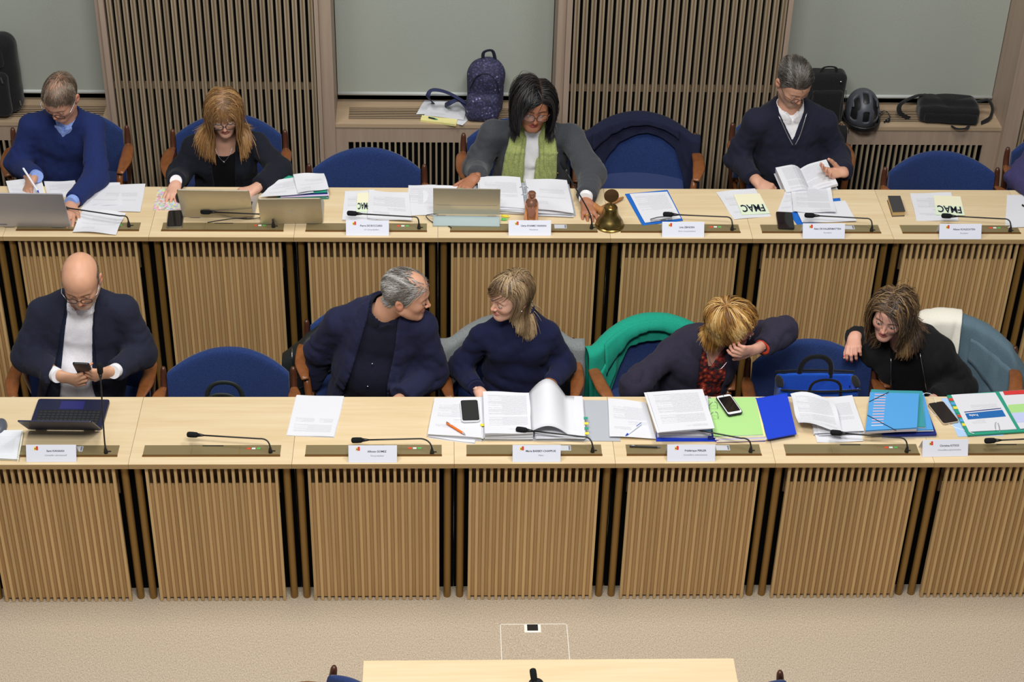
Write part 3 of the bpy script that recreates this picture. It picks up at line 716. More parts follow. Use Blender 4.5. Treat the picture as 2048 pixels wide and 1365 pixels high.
# ================================================================ people
def ray_elbow(px, py, s, w, lu, lf):
    best = None
    for Y in np.arange(min(s[1], w[1])-.25, max(s[1], w[1])+.35, .01):
        e = aty(px, py, Y); c = (np.linalg.norm(e-s)-lu)**2+(np.linalg.norm(e-w)-lf)**2
        if best is None or c < best[0]: best = (c, e)
    return best[1]
class Person:
    def __init__(s, label, cat, J, floor, B, base=None):
        s.J = J; s.B = dict(dict(chw=.165, chd=.112, waw=.150, wad=.112, pew=.170, ped=.125, sh=.047, ua=.046, el=.042, wr=.028, bust=0), **B); s.floor = floor
        J['ea'] = ray_elbow(*J['ea'], J['sa'], J['wa'], s.B.get('lu', .29), s.B.get('lf', .25)) if len(J['ea']) == 2 else J['ea']
        J['eb'] = ray_elbow(*J['eb'], J['sb'], J['wb'], s.B.get('lu', .29), s.B.get('lf', .25)) if len(J['eb']) == 2 else J['eb']
        s.org = np.array((J['pel'][0], J['pel'][1], floor))
        s.t = thing('person', label, 'person', tuple(s.org))
        s.up = nrm(J['neck']-J['pel']); sd = J['sb']-J['sa']; s.side = nrm(sd-np.dot(sd, s.up)*s.up); s.front = np.cross(s.side, s.up)
        s.L = np.linalg.norm(J['neck']-J['pel']); hun = B.get('hunch', .02)
        s.waist = J['pel']+(J['neck']-J['pel'])*.40-s.front*hun*.5; s.chest = J['pel']+(J['neck']-J['pel'])*.74-s.front*hun
        s.skin = Soup(); s.crease = B.get('crease', 1.0)
    def torso(s, P, inf=0.0, arms=True):
        J, B = s.J, s.B
        d = erc(P, J['pel'], s.waist, s.side, B['pew']+inf, B['ped']+inf, B['waw']+inf, B['wad']+inf)
        d = smin(d, erc(P, s.waist, s.chest, s.side, B['waw']+inf, B['wad']+inf, B['chw']+inf, B['chd']+inf), .06)
        nb = J['neck']-s.up*.030
        d = smin(d, erc(P, s.chest, nb, s.side, B['chw']*.95+inf, B['chd']+inf, .07+inf, .058+inf), .06)
        for k in ('sa', 'sb'): d = smin(d, rc(P, nb-s.up*.006, J[k]-s.up*.010, .040+inf, B['sh']-.006+inf), .045)
        if B['bust']:
            for q in (-1, 1): d = smin(d, ell(P, s.chest+s.side*q*.075+s.front*(B['chd']*.62)-s.up*.035, (.066, .062, .066)+np.array([inf]*3)*.6), .045)
        if B.get('belly'): d = smin(d, ell(P, s.waist+s.front*.05-s.up*.02, (.13+inf, .10+B['belly']+inf, .13+inf), np.stack([s.side, s.front, s.up])), .06)
        return d
    def arm(s, P, q, inf=0.0, cut=None, extra=0.0):
        J, B = s.J, s.B; a, e, w = J['s'+q], J['e'+q], J['w'+q]
        d = smin(rc(P, a-s.up*.012, a*.25+e*.75, B['sh']+inf, B['ua']+inf), rc(P, a*.3+e*.7, e, B['ua']*.98+inf, B['el']+inf+extra), .02)
        f = rc(P, e, w, B['el']+inf+extra, B['wr']+inf+extra)
        if inf > 0:
            for (o, dv, am, base) in ((0, nrm(a-e), .0055, 'd'), (1, nrm(w-e), .0045, 'f')):
                u = (P-A(e))@A(dv); ph = folds(P, 14, 3+o)*2.2
                wv = (np.abs(np.sin(u*55+ph+(P@A(s.side))*18))-.5)*am*s.crease*np.exp(-((u-.05)/.10)**2)
                if base == 'd': d = d-wv
                else: f = f-wv
        if cut is not None:
            dr = nrm(w-e); c = w-dr*cut; f = np.maximum(f, ((P-A(c))@A(dr)))
        return smin(d, f, .035)
    def box(s, keys, pad=.19):
        pts = np.array([s.J[k] for k in keys]+[s.waist, s.chest]); return pts.min(0)-pad, pts.max(0)+pad
    def tp(s, x, v, f): return s.J['pel']+s.side*x+s.up*v*s.L+s.front*f
    def coords(s, P):
        q = P-A(s.J['pel']); return q@A(s.side), (q@A(s.up))/s.L, q@A(s.front)
    def crumple(s, P, amp, freq=26, seed=0):
        d = np.minimum(np.linalg.norm(P-A(s.J['ea']), axis=1), np.linalg.norm(P-A(s.J['eb']), axis=1))
        return amp*(.55+1.3*np.exp(-(d/.11)**2))*folds(P, freq, seed)+amp*.35*folds(P, freq*2.3, seed+3)
    def top(s, name, mat, inf=.014, amp=.004, freq=26, seed=0, cut=.012, h=.0085, hem=0.02, opening=None, lapel=0, neck=None, sleeve_extra=.004, raw=None, arms='ab', lower=True, mod=None, collar=None, fold=.004):
        """a garment with sleeves; opening = [(v, left, right)] cut through the front, neck = (radius, height) hole or collar"""
        J = s.J
        def fn(P):
            d = s.torso(P, inf)
            for q in arms: d = smin(d, s.arm(P, q, inf*.8, cut, sleeve_extra), .03)
            d = d-s.crumple(P, amp, freq, seed)
            x, v, f = s.coords(P)
            if fold: d = d-(fold*(np.abs(np.sin(v*16+2.0*folds(P, 9, seed+1)+x*7))-.5)*np.exp(-((v-.30)/.30)**2)).astype(f32)
            if collar:
                r0, hgt, gap = collar[:3]; c0 = J['neck']-s.up*.030
                ax, sx_, fx_ = s.neckaxes(.6); q_ = P-A(c0); y = q_@A(ax); xx = q_@A(sx_); ff = q_@A(fx_)+.008; rad = np.sqrt(xx**2+ff**2)
                tgt = r0+.018*(1-np.clip(y/hgt, 0, 1))
                c = np.maximum(np.abs(rad-tgt)-.005, np.maximum(-y-.02, y-hgt+.03*np.clip(ff/.06, 0, 1)))
                d = smin(d, np.maximum(c, np.minimum(gap-np.abs(xx), ff)), .008)
            if opening is not None:
                vs, l, r = zip(*opening); lo = np.interp(v, vs, l); hi = np.interp(v, vs, r)
                edge = np.minimum(x-lo, hi-x)
                if lapel:
                    lp = np.clip((edge+lapel)/.006, 0, 1)*(f > .02)*np.clip((v-opening[0][0]-.12)/.02, 0, 1); d = d-.0075*lp.astype(f32)
                d = smax(d, np.minimum(edge, f-.01).astype(f32), .004)
            if neck is not None: d = smax(d, -rc(P, J['neck']-s.up*neck[1], J['neck']+s.up*.12+s.front*neck[2] if len(neck) > 2 else J['neck']+s.up*.12, neck[0], neck[0]*1.05), .006)
            if lower: d = np.maximum(d, (hem-v*s.L).astype(f32))
            if mod is not None: d = mod(P, d, x, v, f)
            return d.astype(f32)
        keys = ['pel', 'neck', 'sa', 'sb']+[k+q for q in arms for k in 'ew']; lo, hi = s.box(keys)
        V, F = surface(fn, lo, hi, h)
        o = Soup().add(V, F).build(name, mat, s.t, s.org); s.topfn = fn; return o
    def shape(s, name, mat, fn, lo, hi, h=.006, parent=None):
        V, F = surface(lambda P: fn(P).astype(f32), lo, hi, h)
        return Soup().add(V, F).build(name, mat, parent or s.t, s.org if parent is None else s.org)
    def shirt(s, mat, inf=.004, amp=.0025, seed=5, h=.0074, vmin=.02, collar=None, name='shirt', mod=None):
        J = s.J; lo, hi = s.box(['pel', 'neck', 'sa', 'sb'], .20)
        def fn(P):
            d = s.torso(P, inf)-amp*folds(P, 30, seed)-amp*.4*folds(P, 75, seed+2); x, v, f = s.coords(P)
            d = smax(d, -rc(P, J['neck']-s.up*.02, J['neck']+s.up*.15, (collar[0]-.003) if collar else .058, .064), .006)
            if collar:
                r0, hgt, gap = collar[:3]; c0 = J['neck']-s.up*.028+s.front*.004; c1 = c0+s.up*hgt+s.front*.006
                ax, sx_, fx_ = s.neckaxes(); q = P-A(c0); y = q@A(ax); xx = q@A(sx_); ff = q@A(fx_); rad = np.sqrt(xx**2+(ff*1.0)**2)
                tgt = r0+.014*(1-np.clip(y/hgt, 0, 1))
                c = np.maximum(np.abs(rad-tgt)-.0045, np.maximum(-y-.012-.03*np.clip(ff/.06, 0, 1), y-hgt+.022*np.clip(ff/.06, 0, 1)))
                c = np.maximum(c, np.minimum(gap*(.25+np.clip(y/hgt+.3, 0, 1.3))-np.abs(xx), ff))
                d = smin(d, c, .004)
            d = np.maximum(d, (vmin-v)*s.L)
            if mod is not None: d = mod(P, d, x, v, f)
            return d
        return s.shape(name, mat, fn, lo, hi, h)
    def neckaxes(s, k=1.0):
        nd = nrm(s.hc+s.hR[2]*-.05*s.hs-s.hR[1]*.03-s.J['neck']); ax = nrm(s.up+nd*k*.9); sx = nrm(s.side-np.dot(s.side, ax)*ax); return ax, sx, np.cross(sx, ax)
    def cuff(s, q, mat, r=.036, ln=.028, start=.0, name='cuff'):
        w, e = s.J['w'+q], s.J['e'+q]; dr = nrm(w-e)
        pts = [w-dr*.03, w+dr*(ln+start-.012), w+dr*(ln+start), w+dr*(ln+start-.001), w-dr*.02]
        MB().tube([p-s.org for p in pts], [r*.97, r*1.02, r*.99, r*.88, r*.88], n=20, up=tuple(s.side)).build(name, mat, s.t, smooth=.7)
    def legs(s, mat, splay=.10, kneez=.50, reach=.42, shoe='black_plastic', side=(1, 0, 0), front=(0, -1, 0), ankle=.06):
        J = s.J; sd = np.array(side, float); fr = np.array(front, float); K = {}
        zf = s.floor
        for i, q in enumerate((-1, 1)):
            hp = J['pel']*1.0+sd*q*.085; hp[2] = max(hp[2]-.02, zf+.50)
            kn = hp+fr*reach+sd*q*splay*.6; kn[2] = zf+kneez; an = kn-fr*ankle*.2; an[2] = zf+.10; K[q] = (hp, kn, an)
        def fn(P):
            d = None
            for q in (-1, 1):
                hp, kn, an = K[q]; e = smin(rc(P, hp, kn, .082, .062), rc(P, kn, an, .060, .048), .03)
                d = e if d is None else smin(d, e, .02)
            d = smin(d, erc(P, J['pel']-A((0, 0, .01)), J['pel']+A((0, 0, .05)), sd, s.B['pew'], s.B['ped'], s.B['pew']*.95, s.B['ped']), .04)
            return np.maximum(d-.003*folds(P, 24, 2), zf+.07-P[:, 2]).astype(f32)
        pts = np.array([p for q in K.values() for p in q]+[J['pel']]); V, F = surface(fn, pts.min(0)-.19, pts.max(0)+.19, .02)
        Soup().add(V, F).build('trousers', mat, s.t, s.org)
        for q in (-1, 1):
            an = K[q][2]; a = an-fr*.05; a[2] = zf+.045; b_ = an+fr*.14; b_[2] = zf+.03
            V, F = surface(lambda P: np.maximum(smin(rc(P, a, b_, .045, .036), rc(P, a, an, .044, .042), .02), zf+.002-P[:, 2]).astype(f32), np.minimum(a, b_)-.06, np.maximum(an, np.maximum(a, b_))+.06, .016)
            Soup().add(V, F).build('shoe', shoe, s.t, s.org)
    def head(s, c, fwd, up, g, col, sc=1.0, gaze=(0, 1, -.1), iris=(92, 70, 48), glass=None, h=.0029, neckr=.054, chestskin=True, drop=.22):
        g = dict(HG, **g); c, R = head_frame(c, fwd, up); s.hc, s.hR, s.hs, s.hg = c, R, sc, g
        nb = ((s.J['neck']-s.up*.03)-c)@R.T/sc; nt = A((0, -.028, -.045)); n0 = ((s.J['neck']-s.up*.12)-c)@R.T/sc
        def neck(P): return smin(rc(P, nt, nb, neckr/sc, neckr*1.06/sc), rc(P, nb, n0, neckr*1.05/sc, .07/sc), .03)
        def fn(P):
            d = smin(head_sdf(P, g), neck(P), .02)
            if chestskin: d = smin(d, s.torso((P*f32(sc))@R.astype(f32)+c.astype(f32), -.006)/sc, .03)
            return d.astype(f32)
        s.neckfn = neck
        lo = np.minimum((-.10, -.13, -.15), nb-(.07 if chestskin else .03)); hi = np.maximum((.10, .13, .14), nb+.06)
        V, F = surface(fn, lo, hi, h)
        C = head_color(V.astype(f32), g, col)
        if 'scalp' in col:
            m, cc, a = col['scalp']; k = (np.clip(m(V)*1.0, 0, 1)*a*(skull(V.astype(f32), g) < .005))[:, None]; C = C*(1-k)+A(s2l(cc))*k
        s.skin.add((V*sc)@R+c, F, C)
        eyes(s.t, s.org, R, c, g, gaze, iris, sc)
        if glass is not None: glasses(s.t, R, c, sc, s.org, **glass)
        s.grav = R@np.array((0, 0, -1.))
    def bodyfn(s, extra=None, gd=None):
        g, sc, R, c = s.hg, s.hs, s.hR.astype(f32), s.hc.astype(f32)
        def fn(P):
            d = smin(skull(P, g), s.neckfn(P), .02)
            if gd: d = np.minimum(d, guard(P, *gd))
            w = (P*f32(sc))@R+c; return np.minimum(d, (extra or (lambda w: s.torso(w, .016)))(w)/sc)
        return fn
    def hair(s, layers, name='hair'):
        sp = Soup()
        for (roots, comb, steps, step, off, cols, kw) in layers:
            kw = dict(kw); r0 = kw.pop('r0', .0016); r1 = kw.pop('r1', .0005); kw.pop('r1', 0); ex = kw.pop('extra', None); gd = kw.pop('gd', None)
            S_ = grow(roots, comb, steps, step, off, s.bodyfn(ex, gd), **kw); strand_mesh(sp, S_, s.hc, s.hR, s.hs, cols, r0, r1)
        return tag(sp.build(name, 'hair', s.t, s.org), kind='stuff')
    def finish(s, skin, hidden=True):
        if hidden:
            J = s.J
            def fn(P):
                d = s.torso(P, -.012)
                for q in 'ab': d = smin(d, s.arm(P, q, -.010), .03)
                return d.astype(f32)
            lo, hi = s.box(['pel', 'neck', 'sa', 'sb', 'ea', 'eb', 'wa', 'wb'], .14); V, F = surface(fn, lo, hi, .022)
            s.skin.add(V, F, s2l(skin))
        s.skin.build('body', 'skin', s.t, s.org)
def J_(**k): return {n: (np.array(v, float) if len(v) == 3 else v) for n, v in k.items()}
# styles -----------------------------------------------------------------------------------
def short_roots(n, g, front=.072, side=.012, back=-.05, extra=None):
    hl = hairline(front, side, back); return scalp_roots(n, g, lambda p: hl(p) & (extra(p) if extra else True))
for nm, c in (('sweater_blue', (29, 40, 84)), ('knit_navy', (30, 31, 46)), ('turtle_navy', (26, 29, 56)), ('blazer_navy', (33, 35, 50)), ('blazer_blue', (32, 34, 58)),
              ('shirt_dark', (24, 25, 40)), ('blazer_black', (24, 26, 34)), ('top_black', (14, 14, 17)), ('jacket_black', (26, 26, 28)), ('blazer_plum', (42, 39, 54)),
              ('shirt_white', (232, 230, 238)), ('shirt_lilac', (226, 222, 236)), ('shirt_blue', (126, 150, 206)), ('khaki', (132, 116, 92)), ('trousers_dark', (30, 32, 40)), ('trousers_pale', (214, 208, 212)),
              ('sleeve_purple', (54, 50, 86)), ('vest_dark', (24, 30, 48))):
    mat_fabric(nm, c, tuple(min(255, v*1.22+4) for v in c), scale=1500, bump=.22, sheen=.04)
mat_fabric('pinstripe', (54, 56, 61), (68, 70, 75), scale=900, stripe=(62, (84, 86, 93)))
mat_fabric('scarf_green', (142, 152, 86), (172, 180, 118), scale=500, bump=.4)

def cols(*a): return [tuple(c) for c in a]
def comb_part(grav, x0=0.0, out=.9, back=0.0, turn=.35, wave=0.0, k=3.0, rootdir=None, fwd=0.0):
    ph = rng.uniform(-.5, .5, 100000)
    def f(p, t):
        n = len(p); sg = np.where(p[:, 0] > x0, 1.0, -1.0); w = min(1.0, t/turn)
        base = np.stack([sg*out, np.full(n, back)+fwd*np.clip((p[:, 1]-.0)/.05, 0, 1), np.full(n, -.25)], 1); d = (1-w)*base+w*np.array(grav)[None]*1.15
        if wave:
            q = wave*np.sin(6.283*(k*t+ph[:n]*.6)); d = d+q[:, None]*np.stack([sg*.8, np.full(n, .6), np.zeros(n)], 1)
        return d
    return f
def comb_crown(crown, grav, g=.4, bias=(0, 0, 0)):
    c = np.array(crown); b_ = np.array(bias)
    def f(p, t):
        d = p-c; d /= np.linalg.norm(d, axis=1, keepdims=True)+1e-6; return d+b_+np.array(grav)*g*(.4+t)
    return f
# ---------------------------------------------------------------- small objects used in several places
def rounded(w, h, r, n=5):
    return [(sx*(w/2-r)+r*math.cos(a), sy*(h/2-r)+r*math.sin(a)) for sx, sy, a0 in ((1, 1, 0), (-1, 1, math.pi/2), (-1, -1, math.pi), (1, -1, 1.5*math.pi)) for a in [a0+math.pi/2*k/n for k in range(n+1)]]
mat_plain('screen_off', (22, 22, 26), .08, coat=.5); mat_plain('phone_white', (236, 236, 240), .3); mat_plain('phone_black', (26, 27, 30), .35)
def phone(label, c, x, nrm_dir, w=.072, h=.15, body='phone_black', screen='screen_off', held=False, case=None):
    """a telephone lying or held: c centre of the underside, x its long axis, nrm_dir out of the screen"""
    z = nrm(nrm_dir); lx = nrm(np.array(x)-np.dot(x, z)*z); wy = np.cross(z, lx)
    t = thing('smartphone', label, 'smartphone', tuple(c))
    t.matrix_world = Matrix([[lx[i], wy[i], z[i], c[i]] for i in range(3)]+[[0, 0, 0, 1]])
    if case: MB().prism(rounded(h+.005, w+.005, .012), 0, .0085).build('case', case, t, bevel=.001)
    MB().prism(rounded(h, w, .010), .0005, .009).build('body', body, t, bevel=.0012)
    m = .004 if body != 'phone_white' else .014
    MB().prism(rounded(h-2*m, w-.008, .006), .0088, .0096).build('screen', screen, t)
    MB().prism(rounded(.010, .0025, .001), .0093, .0099).build('earpiece', 'black_plastic', t).location = (h/2-.006 if m > .01 else h/2-.008, 0, 0)
    return t
# ================================================================ chairs
def pad_pt(u, z, off=0.0):
    """point on the middle surface of a backrest pad: u across (-1..1), z height; off outwards to the rear"""
    y = .235-.085*u*u+.16*(z-.45)+off; return np.array((u*.282, y, z))
def pad_top(u): return .782-.075*abs(u)**2.2
def make_chair():
    t = thing('armchair', 'chair', 'chair')
    N, Kk = 25, 16; V = []; F = []
    for i in range(N):
        u = -1+2*i/(N-1); zt = pad_top(u); zb = .40+.02*u*u; th = .024*(1-.35*abs(u)**8)
        prof = []
        for k in range(Kk):
            a = 2*math.pi*k/Kk; ca, sa = math.cos(a), math.sin(a)
            prof.append((th*math.copysign(abs(ca)**.45, ca), (zt+zb)/2+(zt-zb)/2*math.copysign(abs(sa)**.22, sa)))
        for o, z in prof: V.append(pad_pt(u, z, o))
    for i in range(N-1): F += [(i*Kk+k, i*Kk+(k+1) % Kk, (i+1)*Kk+(k+1) % Kk, (i+1)*Kk+k) for k in range(Kk)]
    F += [tuple(range(Kk-1, -1, -1)), tuple(range((N-1)*Kk, N*Kk))]
    MB().add(V, F).build('backrest', 'chair_blue', t, smooth=1.0)
    b_ = MB(); b_.prism(rounded(.50, .47, .05), .405, .47); b_.build('seat', 'chair_blue', t, smooth=.7, bevel=.012)
    for sx in (-1, 1):
        e = pad_pt(sx*1.0, .70)
        pts = [(sx*.25, .26, 0), (sx*.272, .205, .35), (sx*.298, pad_pt(sx, .55)[1]+.004, .55), (sx*.302, e[1]+.010, .66), (sx*.301, e[1]+.020, .728)]
        q = spline(pts, 6); r = [np.interp(i/(len(q)-1), [0, .4, .75, .95, 1], [.015, .019, .0165, .0135, .008]) for i in range(len(q))]
        MB().tube(q, r, n=12, up=(1, 0, 0)).build('back_post', 'chair_wood_dark', t, smooth=True)
        MB().tube(spline([(sx*.24, -.20, 0), (sx*.262, -.17, .40), (sx*.285, -.12, .625)], 5), [.014]*5+[.018]*5+[.016], n=12, up=(1, 0, 0)).build('front_leg', 'chair_wood', t, smooth=True)
        ap = spline([(sx*.302, .19, .628), (sx*.312, .09, .648), (sx*.310, -.04, .650), (sx*.288, -.15, .634)], 6)
        wv = [np.interp(i/(len(ap)-1), [0, .3, .7, 1], [.014, .030, .034, .018]) for i in range(len(ap))]
        MB().tube(ap, wv, n=14, flat=.36).build('armrest', 'chair_wood', t, smooth=True)
        MB().tube([(sx*.255, -.17, .36), (sx*.262, .19, .36)], .013, n=10).build('side_rail', 'chair_wood', t, smooth=True)
    MB().tube([(-.255, .20, .375), (.255, .20, .375)], .013, n=10).build('back_rail', 'chair_wood', t, smooth=True)
    MB().tube([(-.25, -.165, .375), (.25, -.165, .375)], .013, n=10).build('front_rail', 'chair_wood', t, smooth=True)
    return t
chair0 = make_chair(); chair_used = False
def chair(px, py, label, floor, group, rz=0.0, top=.782, dx=0, dy=0):
    """place a chair so that the middle of its backrest top stands at the picked place"""
    global chair_used
    q = atz(px, py, floor+top); o = copy_tree(chair0) if chair_used else chair0; chair_used = True
    yb = pad_pt(0, .78)[1]; o.location = (q[0]+dx+yb*math.sin(rz), q[1]+dy-yb*math.cos(rz), floor); o.rotation_euler = (0, 0, rz)
    o['label'] = label; o['group'] = group; o['category'] = 'chair'; return o
GR, GF = 'blue upholstered armchairs in the rear row', 'blue upholstered armchairs in the front row'
CH = {}
CH['r1'] = chair(140, 222, 'blue armchair the man in the blue sweater sits on', HR, GR, .06)
CH['r2'] = chair(459, 228, 'blue armchair behind the woman at the two laptops', HR, GR)
CH['r3'] = chair(734, 296, 'empty blue armchair between the laptop woman and the green scarf woman', HR, GR)
CH['r4'] = chair(1038, 236, 'blue armchair the woman with the green scarf sits on', HR, GR)
CH['r5'] = chair(1280, 232, 'empty blue armchair with a dark coat over its back', HR, GR, -.05)
CH['r6'] = chair(1572, 216, 'blue armchair under the man reading a book', HR, GR)
CH['r7'] = chair(1880, 303, 'empty blue armchair behind the small dark book', HR, GR)
CH['r8'] = chair(2122, 264, 'blue armchair cut off by the right picture edge', HR, GR)
CH['f1'] = chair(176, 640, 'blue armchair the bald man sits on', 0, GF)
CH['f2'] = chair(458, 696, 'empty blue armchair right of the bald man', 0, GF)
CH['f3'] = chair(738, 604, 'blue armchair under the grey-haired man in profile', 0, GF)
CH['f4'] = chair(1020, 640, 'blue armchair with a grey wool coat behind the navy turtleneck', 0, GF)
CH['f5'] = chair(1296, 640, 'blue armchair draped with a teal coat', 0, GF, .20)
CH['f6'] = chair(1622, 680, 'blue armchair carrying the bright blue tote bag', 0, GF, -.03)
CH['f7'] = chair(1908, 640, 'blue armchair draped with a grey-blue coat at the right', 0, GF, -.24)
CH['n1'] = chair(700, 1352, 'blue armchair beside the left end of the near table', 0, 'armchairs at the near table', -1.22)
CH['n2'] = chair(1528, 1356, 'blue armchair beside the right end of the near table', 0, 'armchairs at the near table', 1.22)
for o_, px_, py_, sg_ in ((CH['n1'], 681, 1330, -1), (CH['n2'], 1547, 1340, 1)):
    q = atz(px_, py_, .728); o_.location = (q[0]+sg_*.117, q[1]-.3635, 0)
def drape(ch, name, label, mat, u0, u1, fd, bd, cat='coat', seed=0, amp=.012, thick=.007, off=.010, parts=(), nu=44, sag=.0):
    """a coat hung over a backrest: fd(u), bd(u) lengths down the front and the rear"""
    M4 = ch.matrix_basis; rz = ch.rotation_euler[2]; loc = np.array(ch.location)
    rot = np.array([[math.cos(rz), -math.sin(rz), 0], [math.sin(rz), math.cos(rz), 0], [0, 0, 1]])
    rows = []
    for i in range(nu):
        w = i/(nu-1); u = u0+(u1-u0)*w; a, b_ = fd(w), bd(w); uc = max(-1.08, min(1.08, u)); zt = pad_top(min(1, abs(uc)))+off
        pts = []
        for s_ in np.linspace(0, 1, 16): pts.append((-(.024+off), zt-.02-a*(1-s_)))
        for k in range(1, 7):
            an = math.pi*k/7; pts.append((-(.024+off)*math.cos(an), zt-.02+(.02+.006)*math.sin(an)))
        for s_ in np.linspace(0, 1, 14): pts.append((.024+off+.02*s_, zt-.02-b_*s_))
        row = []
        for j, (o, z) in enumerate(pts):
            n_ = folds(np.array([[u*.28, z*.6, o+seed*.37]], f32), 26, seed)[0]*amp+math.sin(u*13+seed+z*9)*amp*.5
            sgn = -1 if j < 18 else 1; lo_ = min(1, abs(j-18)/8)
            p_ = pad_pt(uc, z, o+sgn*(abs(n_)*.9*lo_)); p_[0] += (u-uc)*.28+n_*.3*lo_; 
            if abs(u) > 1.0: p_[2] -= (abs(u)-1.0)*sag
            row.append(rot@p_+loc)
        rows.append(row)
    org = np.array((loc[0], loc[1]+.25, rows[0][18][2]))
    t = thing(name, label, cat, tuple(org))
    m = MB(); m.grid(np.array(rows)-org, thick=thick); o = m.build('shell', mat, t, smooth=True)
    return t, rows, org
# ================================================================ microphone consoles and name cards
def arm_pts(base, bend, head, z0, zb, zh):
    a = atz(*base, z0+.004); b_ = atz(*bend, z0+zb); h = atz(*head, z0+zh); return a, b_, h
def mic_head(t, h, d, org):
    d = nrm(d); q = [h+d*s for s in (-.026, -.024, -.018, 0, .016, .022, .025)]
    MB().tube([v-org for v in q], [.003, .0085, .0118, .0128, .0125, .0105, .004], n=16).build('windscreen', 'black_foam', t, smooth=True)
    MB().tube([v-org for v in (h-d*.052, h-d*.040, h-d*.024)], [.0035, .006, .0085], n=12).build('capsule_neck', 'black_plastic', t, smooth=True)
def console(label, x0, x1, zt, y0, mic=None, upright=None, buttons=True, card=None, px=None):
    w = (x1-x0)/2; c = np.array(((x0+x1)/2, y0+.094, zt)); t = thing('microphone_console', label, 'microphone', tuple(c))
    pw = .585*S/.6923/2 if w < .40 else w-.06
    hd = .034
    MB().box(-pw, pw, -hd, hd, .0004, .0026).build('plate', 'console_brass', t, bevel=.0006)
    MB().box(-pw-.001, pw+.001, -hd-.010, -hd, .0004, .0050).build('front_lip', 'console_lip', t, bevel=.0008)
    for sx in (-.30, .40) if w < .40 else (-.5, .5):
        MB().box(sx*2*pw*.5-.0007, sx*2*pw*.5+.0007, -hd+.002, hd-.002, .0025, .0030).build('seam', 'gold', t)
    MB().box(-.045, .045, hd-.008, hd-.002, .0025, .0034).build('slot', 'black_plastic', t)
    if buttons:
        for k, m in enumerate(('button_red', 'button_white', 'button_green')):
            MB().box(.455*2*pw*.5+.021*k+.014, .455*2*pw*.5+.021*k+.030, .004, .014, .0025, .0045).build('button', m, t, bevel=.0006)
    if card is not None:
        MB().box(card-.030, card+.030, -.010, .026, .003, .0042).build('badge', mat_plain('badge', (198, 200, 206), .35), t)
        MB().box(card+.020, card+.027, -.006, .022, .0042, .0046).build('badge_stripe', 'ink_grey', t)
    if mic:
        a, b_, h = arm_pts(mic[0], mic[1], mic[2], zt, .058, .052)
        pts = [a, a+np.array((0, .0, .022))]+bez(a+np.array((0, 0, .022)), a+np.array((-.002, .01, .052)), b_+np.array((.03, 0, .002)), b_, 9)[1:]+[b_*.5+(h)*.5, h+nrm(b_-h)*.04]
        d = nrm(h-b_)
    else:
        base, hd_, = upright[:2]; a = atz(*base, zt+.004); h = aty(hd_[0], hd_[1], a[1]+upright[2])
        d = nrm(h-a-np.array((0, 0, .03))); pts = [a, a+np.array((0, 0, .03))]+bez(a+np.array((0, 0, .03)), a+np.array((0, 0, .09)), h-d*.16, h-d*.04, 10)[1:]
    MB().tube([p_-c for p_ in pts], [.0045, .004]+[.0034]*(len(pts)-2), n=10).build('gooseneck', 'black_plastic', t, smooth=True)
    MB().lathe([(.0095, .001), (.0085, .012), (.0058, .026), (.004, .032)], a-c-np.array((0, 0, .004)), n=14).build('socket', 'black_plastic', t, smooth=.8)
    MB().box(a[0]-c[0]-.004, a[0]-c[0]+.020, a[1]-c[1]+.006, a[1]-c[1]+.013, .0025, .004).build('switch', 'black_plastic', t)
    mic_head(t, h, d, c); return t
fx = [k*S for k in range(-3, 5)]
console('brass console with upright microphone in front of the bald man', fx[0], fx[1], ZT, 0, upright=((212, 906), (200, 738), .06), buttons=False, card=.11)
console('brass console on the bare front desk before the empty chair', fx[1], fx[2], ZT, 0, ((541, 905), (518, 878), (385, 870)))
console('brass console with microphone before the grey-haired man', fx[2], fx[3], ZT, 0, ((864, 907), (838, 878), (714, 881)))
console('brass console with microphone below the thick grey ring binder', fx[3], fx[4], ZT, 0, ((1185, 904), (1165, 874), (1043, 860)), buttons=False, card=.13)
console('brass console with microphone and a black pen lying on it', fx[4], fx[5], ZT, 0, ((1501, 904), (1482, 877), (1364, 855)), buttons=False, card=.13)
console('brass console with microphone below the blue elastic folders', fx[5], fx[6], ZT, 0, ((1813, 904), (1796, 876), (1672, 866)))
console('brass console with microphone at the right end of the front row', fx[6], fx[7], ZT, 0, ((2125, 903), (2108, 876), (1980, 882)))
console('brass console with microphone in front of the writing man', xb[1], xb[2], ZB, DB, ((258, 453), (240, 432), (120, 414)))
console('brass console with microphone before the two open laptops', xb[2], xb[3], ZB, DB, ((547, 454), (530, 429), (411, 424)))
console('brass console with microphone before the empty rear chair', xb[3], xb[4], ZB, DB, ((838, 457), (824, 434), (704, 427)))
console('wide brass console with slanting upright microphone in the middle', xb[4], xb[5], ZB, DB, upright=((1183, 457), (1127, 330), .10), buttons=False, card=.18)
console('brass console with microphone below the blue clipboard', xb[5], xb[6], ZB, DB, ((1464, 460), (1450, 434), (1336, 429)))
console('brass console with microphone before the man reading', xb[6], xb[7], ZB, DB, ((1743, 462), (1730, 437), (1619, 431)), buttons=False, card=.14)
console('brass console with microphone beside the small dark book', xb[7], xb[8], ZB, DB, ((2020, 463), (2006, 438), (1893, 432)))
console('brass console at the left picture edge of the rear row', xb[0], xb[1], ZB, DB, ((-30, 451), (-48, 430), (-166, 414)))
_near = atz(1072, 1372, ZT-.02)
t = thing('table_microphone', 'black gooseneck microphone on the near table at the bottom edge', 'microphone', tuple(_near))
h = np.array(atz(1067, 1351, ZT-.02+.10)); MB().lathe([(.03, 0), (.028, .012), (.006, .016)], n=18).build('foot', 'black_plastic', t, smooth=.8)
